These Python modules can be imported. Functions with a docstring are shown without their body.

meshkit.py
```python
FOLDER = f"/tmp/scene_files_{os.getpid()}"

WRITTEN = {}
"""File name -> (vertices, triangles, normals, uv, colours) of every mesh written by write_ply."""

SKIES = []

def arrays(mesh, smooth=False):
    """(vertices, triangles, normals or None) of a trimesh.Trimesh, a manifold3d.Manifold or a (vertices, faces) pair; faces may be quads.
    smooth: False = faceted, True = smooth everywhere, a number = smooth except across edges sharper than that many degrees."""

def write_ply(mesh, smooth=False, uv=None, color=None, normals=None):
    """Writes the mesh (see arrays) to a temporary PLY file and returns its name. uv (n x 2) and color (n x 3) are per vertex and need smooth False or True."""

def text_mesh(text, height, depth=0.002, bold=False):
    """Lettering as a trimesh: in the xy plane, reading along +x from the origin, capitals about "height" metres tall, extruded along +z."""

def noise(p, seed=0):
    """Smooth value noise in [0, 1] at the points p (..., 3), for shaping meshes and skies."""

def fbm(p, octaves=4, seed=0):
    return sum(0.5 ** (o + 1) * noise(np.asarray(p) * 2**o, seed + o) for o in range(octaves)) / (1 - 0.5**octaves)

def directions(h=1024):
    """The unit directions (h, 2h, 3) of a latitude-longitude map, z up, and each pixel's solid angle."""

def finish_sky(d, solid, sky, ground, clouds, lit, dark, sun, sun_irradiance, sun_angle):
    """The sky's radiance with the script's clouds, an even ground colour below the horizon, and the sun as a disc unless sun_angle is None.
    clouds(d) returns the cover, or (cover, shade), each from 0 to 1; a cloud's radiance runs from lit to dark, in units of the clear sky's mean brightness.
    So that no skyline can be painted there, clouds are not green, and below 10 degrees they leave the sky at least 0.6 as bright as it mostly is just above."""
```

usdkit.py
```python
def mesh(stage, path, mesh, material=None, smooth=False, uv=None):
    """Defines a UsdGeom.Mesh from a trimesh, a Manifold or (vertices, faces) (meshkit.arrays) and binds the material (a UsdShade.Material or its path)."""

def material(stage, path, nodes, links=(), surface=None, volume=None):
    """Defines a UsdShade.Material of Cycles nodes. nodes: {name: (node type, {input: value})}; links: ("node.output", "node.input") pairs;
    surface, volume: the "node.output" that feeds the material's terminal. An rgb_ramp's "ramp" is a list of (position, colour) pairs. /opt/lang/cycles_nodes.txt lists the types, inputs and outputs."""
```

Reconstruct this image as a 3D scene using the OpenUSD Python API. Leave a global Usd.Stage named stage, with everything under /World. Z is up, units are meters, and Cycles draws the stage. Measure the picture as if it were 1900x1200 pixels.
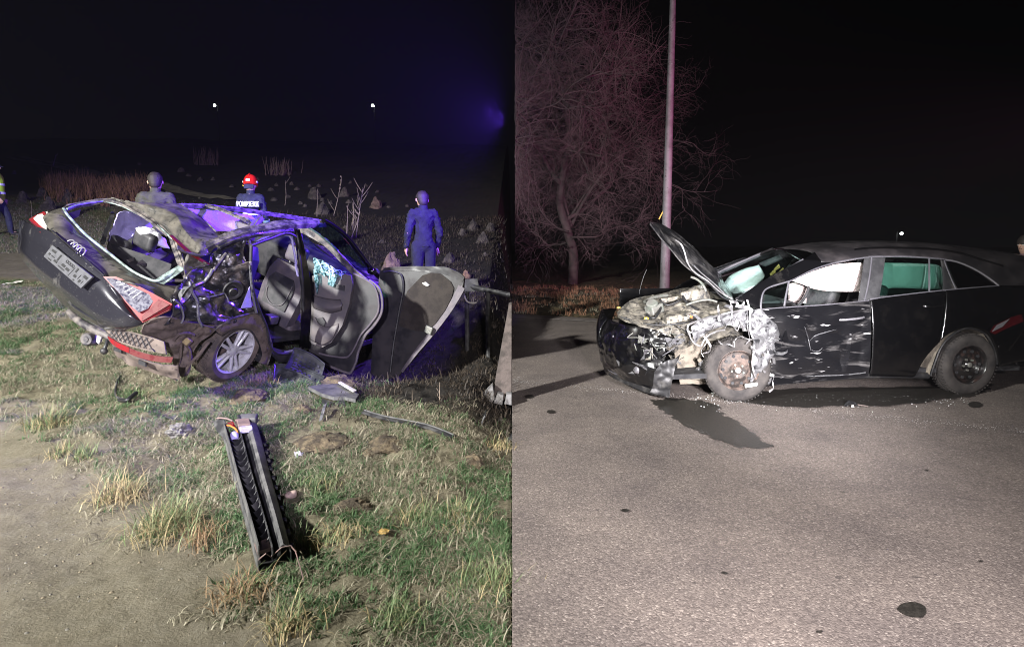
import math, random
import numpy as np
import trimesh
from pxr import Usd, UsdGeom, UsdLux, UsdShade, Gf, Sdf, Vt
from scipy.interpolate import PchipInterpolator
from scipy.spatial.transform import Rotation as Rot
import manifold3d as m3
import usdkit, meshkit

stage = Usd.Stage.CreateInMemory()
UsdGeom.SetStageUpAxis(stage, UsdGeom.Tokens.z)
UsdGeom.SetStageMetersPerUnit(stage, 1.0)
UsdGeom.Xform.Define(stage, '/World')
UsdGeom.Scope.Define(stage, '/World/Looks')

# ---------------------------------------------------------------- camera
F, EYE, PITCH = 1200.0, 1.6, math.atan(150 / 1200.0)
cam = UsdGeom.Camera.Define(stage, '/World/camera')
cam.CreateHorizontalApertureAttr(36.0)
cam.CreateVerticalApertureAttr(36.0 * 646 / 1024)
cam.CreateFocalLengthAttr(36.0 * F / 1900.0)
cam.CreateClippingRangeAttr(Gf.Vec2f(0.05, 5000))
cam.AddTranslateOp().Set(Gf.Vec3d(0, 0, EYE))
cam.AddRotateXOp().Set(90 - math.degrees(PITCH))
cam.CreateExposureAttr(0.0)

# ---------------------------------------------------------------- night sky
def material(name, nodes, links, surface=None, volume=None):
    return usdkit.material(stage, '/World/Looks/' + name, nodes, links, surface=surface, volume=volume)

dome = UsdLux.DomeLight.Define(stage, '/World/sky')
dome.CreateIntensityAttr(1.0)
UsdShade.MaterialBindingAPI.Apply(dome.GetPrim()).Bind(material('night_sky', {
    'b': ('background_shader', {'strength': 1.0, 'color': (0.0012, 0.0011, 0.0014)})}, [], surface='b.background'))

# ---------------------------------------------------------------- lamps of the rescue vehicles and the photographer
def lamp(name, pos, target, color, power, cone=None, soft=0.3, radius=0.12, kind=UsdLux.SphereLight):
    l = kind.Define(stage, '/World/' + name)
    l.CreateRadiusAttr(radius)
    l.CreateNormalizeAttr(True)
    l.CreateIntensityAttr(power)
    l.CreateColorAttr(Gf.Vec3f(*color))
    m = Gf.Matrix4d().SetLookAt(Gf.Vec3d(*pos), Gf.Vec3d(*target), Gf.Vec3d(0, 0, 1)).GetInverse()
    l.AddTransformOp().Set(m)
    if cone:
        s = UsdLux.ShapingAPI.Apply(l.GetPrim())
        s.CreateShapingConeAngleAttr(cone)
        s.CreateShapingConeSoftnessAttr(soft)
    return l

lamp('flood_lamp', (-9.0, -4.5, 6.8), (-5.0, 8.2, 0.3), (1.0, 0.995, 0.955), 10500, 43, 1.0, 0.35)
lamp('torch_lamp', (-0.5, -0.5, 1.9), (-2.7, 6.6, 0.6), (0.84, 0.78, 1.0), 780, 18, 1.0, 0.06)
lamp('flash_lamp', (0.9, -0.4, 1.95), (1.6, 4.1, 0.0), (1.0, 0.925, 0.945), 760, 33, 1.0, 0.12)
lamp('head_lamp', (1.7, -0.7, 1.7), (2.7, 7.4, 0.95), (1.0, 0.96, 1.0), 4200, 16, 1.0, 0.25)
lamp('blue_beacon', (-0.12, 7.8, 3.0), (-4.6, 8.7, 4.1), (0.14, 0.04, 1.0), 430, None, 1.0, 0.14, UsdLux.DiskLight)
lamp('red_beacon', (9.5, 9.5, 3.2), (3.0, 24.0, 5.0), (1.0, 0.17, 0.55), 1500, 30, 1.0, 0.12)

# ---------------------------------------------------------------- helpers
CP, SP = math.cos(PITCH), math.sin(PITCH)
def ray(px, py):
    a, b = (px - 950) / F, (600 - py) / F
    return np.array([a, CP + b * SP, -SP + b * CP])
EYEP = np.array([0, 0, EYE])
def at_depth(px, py, d):
    r = ray(px, py)
    return EYEP + r * (d / r[1])
def at_z(px, py, z=0.0):
    r = ray(px, py)
    return EYEP + r * ((z - EYE) / r[2])

NAMES = {}
def fresh(parent, name):
    k = NAMES.setdefault((parent, name), 0)
    NAMES[(parent, name)] += 1
    return f'{parent}/{name}' if k == 0 else f'{parent}/{name}_{k:03d}'
def keys(prim, label=None, cat=None, group=None, kind=None):
    for k, v in (('label', label), ('category', cat), ('group', group), ('kind', kind)):
        if v:
            prim.SetCustomDataByKey(k, v)
    return prim
def pth(p):
    return str(p.GetPath()) if hasattr(p, 'GetPath') else p
def obj(name, mesh, m, parent='/World', smooth=35, **kw):
    path = fresh(pth(parent), name)
    g = usdkit.mesh(stage, path, mesh, m, smooth=smooth)
    return keys(g.GetPrim(), kw.get('label'), kw.get('cat'), kw.get('group'), kw.get('kind'))
def thing(name, label, cat, loc=(0, 0, 0), rot=None, group=None, M=None):
    x = UsdGeom.Xform.Define(stage, fresh('/World', name))
    if M is not None:
        x.AddTransformOp().Set(Gf.Matrix4d(*np.asarray(M, float).T.ravel()))
    else:
        x.AddTranslateOp().Set(Gf.Vec3d(*map(float, loc)))
        if rot is not None:
            x.AddRotateZOp().Set(float(rot))
    return keys(x.GetPrim(), label, cat, group)
def copy_of(src, name, loc, rz=0, s=1.0, label=None, group=None, sz=None):
    x = UsdGeom.Xform.Define(stage, fresh('/World', name))
    x.AddTranslateOp().Set(Gf.Vec3d(*map(float, loc)))
    x.AddRotateZOp().Set(float(rz))
    x.AddScaleOp().Set(Gf.Vec3f(s, s, sz or s))
    p = x.GetPrim()
    p.GetReferences().AddInternalReference(src.GetPath())
    p.SetInstanceable(True)
    was = src.GetCustomData()
    return keys(p, label or was.get('label'), was.get('category'), group or was.get('group'))

cat = trimesh.util.concatenate
def box(size, c=(0, 0, 0), R=None):
    b = trimesh.creation.box(size)
    if R is not None:
        b.apply_transform(R)
    b.apply_translation(c)
    return b
def rbox(size, c=(0, 0, 0), r=0.01, R=None):
    s = np.array(size) / 2 - r
    pts = [m3.Manifold.sphere(r, 12).translate([sx * s[0], sy * s[1], sz * s[2]]) for sx in (-1, 1) for sy in (-1, 1) for sz in (-1, 1)]
    return place(man(m3.Manifold.batch_hull(pts)), c, R)
def man(m):
    k = m.to_mesh()
    return trimesh.Trimesh(k.vert_properties[:, :3], k.tri_verts, process=False)
def place(t, c=(0, 0, 0), R=None):
    t = t.copy()
    if R is not None:
        if np.shape(R) == (3, 3):
            M = np.eye(4); M[:3, :3] = R; R = M
        t.apply_transform(R)
    t.apply_translation(c)
    return t
def tube(pts, r, n=8, cap=True):
    p = np.asarray(pts, float)
    if len(p) > 2:
        t0 = np.r_[0, np.cumsum(np.linalg.norm(np.diff(p, axis=0), axis=1))]
        k = max(len(p), int(t0[-1] / max(0.02, 0.02 * t0[-1])) + 2)
        tt = np.linspace(0, t0[-1], k)
        rr = np.interp(tt, t0, np.broadcast_to(r, len(p)))
        p = PchipInterpolator(t0, p, axis=0)(tt)
    else:
        rr = np.broadcast_to(r, len(p))
    t = np.gradient(p, axis=0); t /= np.linalg.norm(t, axis=1, keepdims=True) + 1e-12
    up = np.array([0, 0, 1.0]) if abs(t[0][2]) < 0.9 else np.array([1.0, 0, 0])
    V = []
    for i in range(len(p)):
        a = np.cross(t[i], up); a /= np.linalg.norm(a) + 1e-12
        b = np.cross(t[i], a); up = -b if np.dot(-b, up) > 0 else b
        ang = np.arange(n) * 2 * np.pi / n
        V.append(p[i] + rr[i] * (np.cos(ang)[:, None] * a + np.sin(ang)[:, None] * b))
    V = np.vstack(V); fs = []
    m = len(p)
    for i in range(m - 1):
        for j in range(n):
            a, b, c, d = i * n + j, i * n + (j + 1) % n, (i + 1) * n + (j + 1) % n, (i + 1) * n + j
            fs += [[a, b, c], [a, c, d]]
    if cap:
        V = np.vstack([V, p[:1], p[-1:]])
        for j in range(n):
            fs += [[len(V) - 2, (j + 1) % n, j], [len(V) - 1, (m - 1) * n + j, (m - 1) * n + (j + 1) % n]]
    t = trimesh.Trimesh(V, fs, process=False)
    t.fix_normals() if len(fs) < 400 else None
    return t
def lathe(profile, n=32):
    return trimesh.creation.revolve(np.asarray(profile, float), sections=n)
def ico(s, sub=2):
    return trimesh.creation.icosphere(subdivisions=sub, radius=s)
def sheet(P, th):
    """A grid of points (m, n, 3) as a closed sheet of thickness th."""
    P = np.asarray(P, float)
    m, n = P.shape[:2]
    du = np.gradient(P, axis=0); dv = np.gradient(P, axis=1)
    N = np.cross(du, dv); N /= np.linalg.norm(N, axis=2, keepdims=True) + 1e-9
    A, B = P.reshape(-1, 3), (P - N * th).reshape(-1, 3)
    i, j = np.meshgrid(np.arange(m - 1), np.arange(n - 1), indexing='ij')
    a = (i * n + j).ravel()
    q = np.stack([a, a + n, a + n + 1, a + 1], 1)
    f = np.vstack([q[:, [0, 1, 2]], q[:, [0, 2, 3]]])
    k = m * n
    edge = np.r_[np.arange(n), (np.arange(1, m) * n + n - 1), (m * n - 2 - np.arange(n - 1)), (np.arange(m - 2, 0, -1) * n)]
    e2 = np.roll(edge, -1)
    s = np.vstack([np.stack([edge, e2, e2 + k], 1), np.stack([edge, e2 + k, edge + k], 1)])
    return trimesh.Trimesh(np.vstack([A, B]), np.vstack([f, f[:, ::-1] + k, s]), process=False)
def dense(C, nu, nv):
    C = np.asarray(C, float)
    m, n = C.shape[:2]
    if m > 2:
        C = PchipInterpolator(np.arange(m), C, axis=0)(np.linspace(0, m - 1, nu))
    else:
        C = C[0] + (C[1] - C[0]) * np.linspace(0, 1, nu)[:, None, None]
    C = C.transpose(1, 0, 2)
    if n > 2:
        C = PchipInterpolator(np.arange(n), C, axis=0)(np.linspace(0, n - 1, nv))
    else:
        C = C[0] + (C[1] - C[0]) * np.linspace(0, 1, nv)[:, None, None]
    return C.transpose(1, 0, 2)
def crumple(P, amp, scale, seed=0, ridged=True, keep_edge=0.0):
    """Dents and creases pushed into a grid along its normals."""
    P = np.array(P, float)
    du = np.gradient(P, axis=0); dv = np.gradient(P, axis=1)
    N = np.cross(du, dv); N /= np.linalg.norm(N, axis=2, keepdims=True) + 1e-9
    k = meshkit.fbm(P * scale + seed * 7.3, 3, seed)
    if ridged:
        k = np.abs(k - 0.5) * 2 + 0.4 * np.abs(meshkit.noise(P * scale * 2.7 + 3.1, seed + 9) - 0.5)
    d = (k - k.mean()) * 2
    if keep_edge:
        m, n = P.shape[:2]
        u = np.minimum(np.arange(m), np.arange(m)[::-1]) / max(m * keep_edge, 1)
        v = np.minimum(np.arange(n), np.arange(n)[::-1]) / max(n * keep_edge, 1)
        d = d * np.clip(np.minimum(u[:, None], v[None]), 0, 1)
    return P + N * (amp * d)[..., None]
def panel(C, nu=24, nv=24, th=0.008, cr=None, seed=0, edge=0.0):
    P = dense(C, nu, nv)
    if cr:
        P = crumple(P, cr[0], cr[1], seed, True, edge)
    return sheet(P, th)
def poly_prism(pts, th):
    """A polygon of coplanar-ish 3D points as a prism of thickness th along its normal, its fill fanned from the ear-cut of the projection."""
    P = np.asarray(pts, float)
    c = P.mean(0)
    u, s, vt = np.linalg.svd(P - c)
    a, b, nrm = vt
    q = np.stack([(P - c) @ a, (P - c) @ b], 1)
    from shapely.geometry import Polygon
    pg = Polygon(q).buffer(0)
    if pg.geom_type != 'Polygon':
        pg = max(pg.geoms, key=lambda g: g.area)
    m = trimesh.creation.extrude_polygon(pg, th, engine='earcut')
    V = m.vertices
    m.vertices = c + V[:, :1] * a + V[:, 1:2] * b + (V[:, 2:] - th / 2) * np.cross(a, b)
    return m

# ---------------------------------------------------------------- materials
def mat(name, col, rough=0.6, metal=0.0, spec=0.5, col2=None, scale=4.0, ramp=(0.42, 0.6), bump=None, coat=0.0, detail=6, dist=0.0, rough2=None, emit=None, world=True, col3=None, scale3=40.0, ramp3=(0.5, 0.7), stretch=None):
    n = {'p': ('principled_bsdf', {'base_color': col, 'roughness': rough, 'metallic': metal, 'specular_ior_level': spec, 'coat_weight': coat, 'coat_roughness': 0.08})}
    l = []
    if col2 is not None or bump or col3 is not None:
        if world:
            n['g'] = ('geometry', {}); src = 'g.position'
        else:
            n['g'] = ('texture_coordinate', {}); src = 'g.object'
        if stretch is not None:
            n['mp'] = ('mapping', {'scale': stretch}); l.append((src, 'mp.vector')); src = 'mp.vector'
    if col2 is not None:
        n['n'] = ('noise_texture', {'scale': scale, 'detail': detail, 'roughness': 0.62, 'distortion': dist})
        n['r'] = ('rgb_ramp', {'ramp': [(ramp[0], col), (ramp[1], col2)]})
        l += [(src, 'n.vector'), ('n.fac', 'r.fac')]
        out = 'r.color'
        if rough2 is not None:
            n['rr'] = ('map_range', {'from_min': ramp[0], 'from_max': ramp[1], 'to_min': rough, 'to_max': rough2, 'clamp': True})
            l += [('n.fac', 'rr.value'), ('rr.result', 'p.roughness')]
            if metal:
                n['mm'] = ('map_range', {'from_min': ramp[0], 'from_max': ramp[1], 'to_min': metal, 'to_max': 0.0, 'clamp': True})
                l += [('n.fac', 'mm.value'), ('mm.result', 'p.metallic')]
            if coat:
                n['cc'] = ('map_range', {'from_min': ramp[0], 'from_max': ramp[1], 'to_min': coat, 'to_max': 0.0, 'clamp': True})
                l += [('n.fac', 'cc.value'), ('cc.result', 'p.coat_weight')]
        if col3 is not None:
            n['n3'] = ('noise_texture', {'scale': scale3, 'detail': 3, 'roughness': 0.6})
            n['r3'] = ('rgb_ramp', {'ramp': [(ramp3[0], (0, 0, 0)), (ramp3[1], (1, 1, 1))]})
            n['c3'] = ('color', {'value': col3})
            n['m3'] = ('mix_color', {})
            l += [(src, 'n3.vector'), ('n3.fac', 'r3.fac'), ('r3.color', 'm3.fac'), (out, 'm3.a'), ('c3.color', 'm3.b')]
            out = 'm3.result'
        l.append((out, 'p.base_color'))
    if bump:
        n['bn'] = ('noise_texture', {'scale': bump[0], 'detail': 5, 'roughness': 0.6})
        n['b'] = ('bump', {'strength': bump[1], 'distance': bump[2] if len(bump) > 2 else 0.01})
        l += [(src, 'bn.vector'), ('bn.fac', 'b.height'), ('b.normal', 'p.normal')]
    if emit:
        n['p'][1].update({'emission_color': emit[0], 'emission_strength': emit[1]})
    return material(name, n, l, surface='p.BSDF')
def glass(name, tint=(0.8, 0.9, 0.88), gl=0.05, refl=1.0):
    return material(name, {'t': ('transparent_bsdf', {'color': tint}), 'g': ('glossy_bsdf', {'color': (0.9, 0.95, 0.95), 'roughness': gl}),
                           'w': ('layer_weight', {'blend': 0.5}), 'q': ('math', {'math_type': 'power', 'value2': 5.0}), 'f': ('math', {'math_type': 'multiply_add', 'value2': 0.55 * refl, 'value3': 0.02 * refl}), 'm': ('mix_closure', {})},
                    [('w.facing', 'q.value1'), ('q.value', 'f.value1'), ('f.value', 'm.fac'), ('t.BSDF', 'm.closure1'), ('g.BSDF', 'm.closure2')], surface='m.closure')
# ================================================================ the ground
def smooth01(t):
    t = np.clip(t, 0, 1)
    return t * t * (3 - 2 * t)
YS = [-30, 0, 2.4, 4.0, 5.6, 7.0, 9.0, 12.5, 16, 60, 75, 95, 140, 400]
ZS = [-.3, -.06, -.05, 0.06, 0.24, 0.44, 0.68, 0.98, 1.60, 10.2, 12.2, 13.2, 11, 5]
prof = PchipInterpolator(YS, ZS)
def verge_z(x, y):
    """Height of the verge and the field that climbs behind it, left of the road."""
    x, y = np.asarray(x, float), np.asarray(y, float)
    z = prof(np.clip(y, -30, 400)) + 0.02 * np.clip(-x - 2.2, 0, 30) * smooth01((y - 4) / 5)
    z = z - 0.75 * np.exp(-((x + 1.3) / 1.5) ** 2 - ((y - 8.0) / 1.3) ** 2)
    w = smooth01((-x - 0.03) / 0.42)
    low = np.where(y < 3, -0.06, -0.06)
    return low + (z - low) * w
ROAD_DIR = np.array([math.cos(math.radians(-27)), math.sin(math.radians(-27))])
def ground_pt(px, py):
    """The point of the verge seen at a pixel of the photograph's left half."""
    r = ray(px, py)
    lo, hi = 1.2, 1.2
    f = lambda t: EYE + r[2] * t - float(verge_z(r[0] * t, r[1] * t))
    while f(hi) > 0 and hi < 300:
        lo, hi = hi, hi * 1.04
    for _ in range(40):
        mid = (lo + hi) / 2
        lo, hi = (mid, hi) if f(mid) > 0 else (lo, mid)
    return EYEP + r * hi

def inside(poly, X, Y):
    poly = np.asarray(poly); c = np.zeros(X.shape, bool)
    n = len(poly)
    for i in range(n):
        (x1, y1), (x2, y2) = poly[i], poly[(i + 1) % n]
        k = ((y1 > Y) != (y2 > Y)) & (X < (x2 - x1) * (Y - y1) / (y2 - y1 + 1e-12) + x1)
        c ^= k
    return c
def soft_mask(poly, X, Y, w):
    """1 inside, 0 outside, with an edge about w wide: distance to the outline."""
    poly = np.asarray(poly, float)
    d = np.full(X.shape, 1e9)
    for i in range(len(poly)):
        a, b = poly[i], poly[(i + 1) % len(poly)]
        ab = b - a
        t = np.clip(((X - a[0]) * ab[0] + (Y - a[1]) * ab[1]) / (ab @ ab + 1e-12), 0, 1)
        d = np.minimum(d, np.hypot(X - a[0] - t * ab[0], Y - a[1] - t * ab[1]))
    s = np.where(inside(poly, X, Y), d, -d)
    return smooth01(s / w * 0.5 + 0.5)
gp2 = lambda L: [ground_pt(*p)[:2] for p in L]
DIRT = gp2([(-250, 770), (10, 765), (95, 775), (150, 830), (190, 900), (235, 965), (330, 1010), (400, 1050), (450, 1100), (500, 1150), (540, 1230)]) + [np.array([-1.0, 1.2]), np.array([-4.5, 1.2])]
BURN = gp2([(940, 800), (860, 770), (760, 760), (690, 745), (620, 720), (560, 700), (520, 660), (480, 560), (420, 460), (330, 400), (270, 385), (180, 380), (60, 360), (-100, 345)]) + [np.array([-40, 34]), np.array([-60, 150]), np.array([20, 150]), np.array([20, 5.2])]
def masks(X, Y):
    wob = meshkit.fbm(np.stack([X * 3.0, Y * 3.0, 0 * X], -1), 4, 3) - 0.5
    wx, wy = X + wob * 0.45, Y + wob * 0.45
    wob2 = meshkit.fbm(np.stack([X * 1.7, Y * 1.7, 0 * X + 5], -1), 4, 8) - 0.5
    return soft_mask(DIRT, wx, wy, 0.22), soft_mask(BURN, X + wob2 * 1.0, Y + wob2 * 1.0, 0.5)

gx = np.unique(np.r_[-np.geomspace(8.05, 200, 50), np.arange(-8.0, -4.6, 0.06), np.arange(-4.6, -0.5, 0.028), np.arange(-0.5, -0.0, 0.02), -0.004])
gy = np.unique(np.r_[-30, -15, -6, np.arange(-2, 2.0, 0.4), np.arange(2.0, 9.0, 0.03), np.geomspace(9.0, 40, 110), np.geomspace(40, 400, 60)])
GX, GY = np.meshgrid(gx, gy, indexing='ij')
MD, MB = masks(GX, GY)
base = verge_z(GX, GY)
P3 = np.stack([GX, GY, 0 * GX], -1)
near = smooth01((16 - GY) / 8)
lump = (meshkit.fbm(P3 * 5, 4, 11) - 0.5) * 0.10 + (meshkit.fbm(P3 * 22, 3, 12) - 0.5) * 0.035
flat = (meshkit.fbm(P3 * 2.2, 3, 13) - 0.5) * 0.05 + (meshkit.fbm(P3 * 26, 3, 14) - 0.5) * 0.016 + np.clip(meshkit.noise(P3 * 60, 15) - 0.72, 0, 1) * 0.04
burn_l = (meshkit.fbm(P3 * 3.0, 4, 21) - 0.5) * 0.16 + (meshkit.fbm(P3 * 14, 3, 22) - 0.5) * 0.07
far_l = (meshkit.fbm(P3 * 0.5, 4, 23) - 0.5) * 0.5 * smooth01((GY - 12) / 20)
rel = (lump * (1 - MD) + flat * MD) * (1 - MB) + burn_l * MB
edgew = smooth01((-GX - 0.02) / 0.25)
GZ = base + rel * (0.35 + 0.65 * near) * edgew + far_l * edgew
from scipy.interpolate import RegularGridInterpolator
real_z = RegularGridInterpolator((gx, gy), GZ, bounds_error=False, fill_value=0.0)
def gz(x, y):
    return float(real_z((x, y)))
GREEN = smooth01((meshkit.fbm(P3 * 1.6 + 4, 4, 31) - 0.46) / 0.12)
def grid_mesh(X, Y, Z):
    m, n = X.shape
    i, j = np.meshgrid(np.arange(m - 1), np.arange(n - 1), indexing='ij')
    a = (i * n + j).ravel()
    q = np.stack([a, a + n, a + n + 1, a + 1], 1)
    return trimesh.Trimesh(np.stack([X, Y, Z], -1).reshape(-1, 3), np.vstack([q[:, [0, 1, 2]], q[:, [0, 2, 3]]]), process=False)

def ramp_node(a, b):
    return ('rgb_ramp', {'ramp': [(a[0], a[1]), (b[0], b[1])]})
ground_mat = material('verge_soil', {
    'g': ('geometry', {}), 'at': ('attribute', {'attribute': 'mask'}), 's': ('separate_xyz', {}),
    'n1': ('noise_texture', {'scale': 9.0, 'detail': 8, 'roughness': 0.7}),
    'n2': ('noise_texture', {'scale': 60.0, 'detail': 6, 'roughness': 0.7}),
    'n3': ('noise_texture', {'scale': 2.5, 'detail': 7, 'roughness': 0.65}),
    'v': ('voronoi_texture', {'scale': 140.0}),
    'dirt': ('rgb_ramp', {'ramp': [(0.3, (0.085, 0.072, 0.048)), (0.5, (0.135, 0.118, 0.085)), (0.62, (0.165, 0.148, 0.112)), (0.75, (0.22, 0.205, 0.17))]}),
    'thatch': ('rgb_ramp', {'ramp': [(0.3, (0.045, 0.038, 0.022)), (0.5, (0.115, 0.102, 0.066)), (0.7, (0.21, 0.19, 0.135))]}),
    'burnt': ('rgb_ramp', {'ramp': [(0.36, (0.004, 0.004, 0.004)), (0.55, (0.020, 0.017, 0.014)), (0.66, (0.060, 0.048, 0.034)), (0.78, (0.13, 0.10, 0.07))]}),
    'far': ('rgb_ramp', {'ramp': [(0.40, (0.004, 0.004, 0.004)), (0.58, (0.012, 0.010, 0.009)), (0.74, (0.05, 0.042, 0.03))]}),
    'mixn': ('mix_float', {'fac': 0.5}), 'm1': ('mix_color', {}), 'm2': ('mix_color', {}),
    'bmul': ('mix_float', {'fac': 0.05}),
    'b': ('bump', {'strength': 0.8, 'distance': 0.012}), 'p': ('principled_bsdf', {'roughness': 0.92, 'specular_ior_level': 0.25})},
    [('at.vector', 's.vector'), ('g.position', 'n1.vector'), ('g.position', 'n2.vector'), ('g.position', 'n3.vector'), ('g.position', 'v.vector'),
     ('n1.fac', 'mixn.a'), ('n2.fac', 'mixn.b'), ('mixn.result', 'dirt.fac'), ('mixn.result', 'thatch.fac'), ('mixn.result', 'burnt.fac'),
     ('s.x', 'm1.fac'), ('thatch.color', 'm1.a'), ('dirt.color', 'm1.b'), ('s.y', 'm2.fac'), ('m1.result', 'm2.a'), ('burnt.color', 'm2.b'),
     ('m2.result', 'p.base_color'), ('n2.fac', 'bmul.a'), ('v.distance', 'bmul.b'), ('bmul.result', 'b.height'), ('b.normal', 'p.normal')], surface='p.BSDF')
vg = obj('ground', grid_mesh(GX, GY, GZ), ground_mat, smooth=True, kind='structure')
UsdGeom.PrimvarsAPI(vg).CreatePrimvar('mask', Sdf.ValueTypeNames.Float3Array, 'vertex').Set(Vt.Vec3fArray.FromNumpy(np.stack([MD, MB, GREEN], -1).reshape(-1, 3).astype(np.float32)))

# ---- road (right of the verge) and the far verge behind its edge
ANG = math.radians(-27)
road_mat = material('asphalt', {
    'g': ('geometry', {}),
    'n1': ('noise_texture', {'scale': 1.6, 'detail': 7, 'roughness': 0.6}),
    'v': ('voronoi_texture', {'scale': 115.0, 'randomness': 1.0}),
    'v2': ('voronoi_texture', {'scale': 150.0}),
    'n2': ('noise_texture', {'scale': 45.0, 'detail': 5, 'roughness': 0.7}),
    'bw': ('separate_color', {}),
    'st': ('rgb_ramp', {'ramp': [(0.0, (0.105, 0.090, 0.084)), (0.35, (0.15, 0.130, 0.120)), (0.7, (0.19, 0.165, 0.152)), (0.93, (0.24, 0.21, 0.19)), (1.0, (0.36, 0.325, 0.295))]}),
    'gap': ('rgb_ramp', {'ramp': [(0.50, (0.0, 0.0, 0.0)), (0.80, (0.55, 0.55, 0.55))]}),
    'dk': ('color', {'value': (0.055, 0.048, 0.045)}),
    'm1': ('mix_color', {}),
    'pt': ('rgb_ramp', {'ramp': [(0.32, (0.72, 0.70, 0.70)), (0.62, (1.03, 1.0, 0.96))]}),
    'm2': ('mix_color', {'blend_type': 'multiply', 'fac': 1.0}),
    'n4': ('noise_texture', {'scale': 13.0, 'detail': 5, 'roughness': 0.6}),
    'sp': ('rgb_ramp', {'ramp': [(0.655, (0, 0, 0)), (0.70, (0.75, 0.75, 0.75))]}),
    'm3': ('mix_color', {}),
    'h': ('math', {'math_type': 'subtract', 'value1': 1.0}),
    'b': ('bump', {'strength': 0.55, 'distance': 0.004}),
    'p': ('principled_bsdf', {'roughness': 0.72, 'specular_ior_level': 0.4})},
    [('g.position', 'n1.vector'), ('g.position', 'v.vector'), ('g.position', 'v2.vector'), ('g.position', 'n2.vector'), ('g.position', 'n4.vector'),
     ('v.color', 'bw.color'), ('bw.r', 'st.fac'), ('n2.fac', 'gap.fac'), ('gap.color', 'm1.fac'), ('st.color', 'm1.a'), ('dk.color', 'm1.b'),
     ('n1.fac', 'pt.fac'), ('m1.result', 'm2.a'), ('pt.color', 'm2.b'), ('n4.fac', 'sp.fac'), ('sp.color', 'm3.fac'), ('m2.result', 'm3.a'), ('dk.color', 'm3.b'),
     ('m3.result', 'p.base_color'), ('v.distance', 'h.value2'), ('h.value', 'b.height'), ('b.normal', 'p.normal')], surface='p.BSDF')
E0 = at_z(955, 588)[:2]
nrm = np.array([-ROAD_DIR[1], ROAD_DIR[0]])
def far_edge(x):                     # y of the road's far edge at x
    q = E0 + nrm * 0.55
    return q[1] + (x - q[0]) * math.tan(ANG)
rx = np.unique(np.r_[0.0, np.linspace(0.0, 12, 90), np.geomspace(12, 60, 14)])
rows = []
for t in np.linspace(0, 1, 60):
    y0 = -20.0
    y1 = np.maximum(far_edge(rx), -19.0)
    rows.append(np.stack([rx, y0 + (y1 - y0) * t, 0 * rx + (meshkit.fbm(np.stack([rx * 0.6, y0 + (y1 - y0) * t * 0.6, 0 * rx], -1), 2, 5) - 0.5) * 0.010], -1))
R = np.array(rows)
road_side = np.array(R[:, 0]); low = road_side.copy(); low[:, 2] = -0.3
road = grid_mesh(R[..., 0].T, R[..., 1].T, R[..., 2].T)
skirt = grid_mesh(np.stack([road_side[:, 0], low[:, 0]]), np.stack([road_side[:, 1], low[:, 1]]), np.stack([road_side[:, 2], low[:, 2]]))
obj('road', cat([road, skirt]), road_mat, smooth=False, kind='structure')
vx = np.unique(np.r_[np.linspace(0, 14, 90), np.geomspace(14, 250, 25)])
vt = np.r_[np.linspace(0, 12, 70), np.geomspace(12.4, 380, 40)]
VX, VT = np.meshgrid(vx, vt, indexing='ij')
VY = far_edge(VX) + VT
VZ = -0.02 + 0.05 * smooth01(VT / 0.5) + (meshkit.fbm(np.stack([VX * 2, VY * 2, 0 * VX], -1), 4, 41) - 0.5) * 0.22 * smooth01(VT / 1.0) - 0.03 * np.clip(VT - 14, 0, 60) * 0.3
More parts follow.
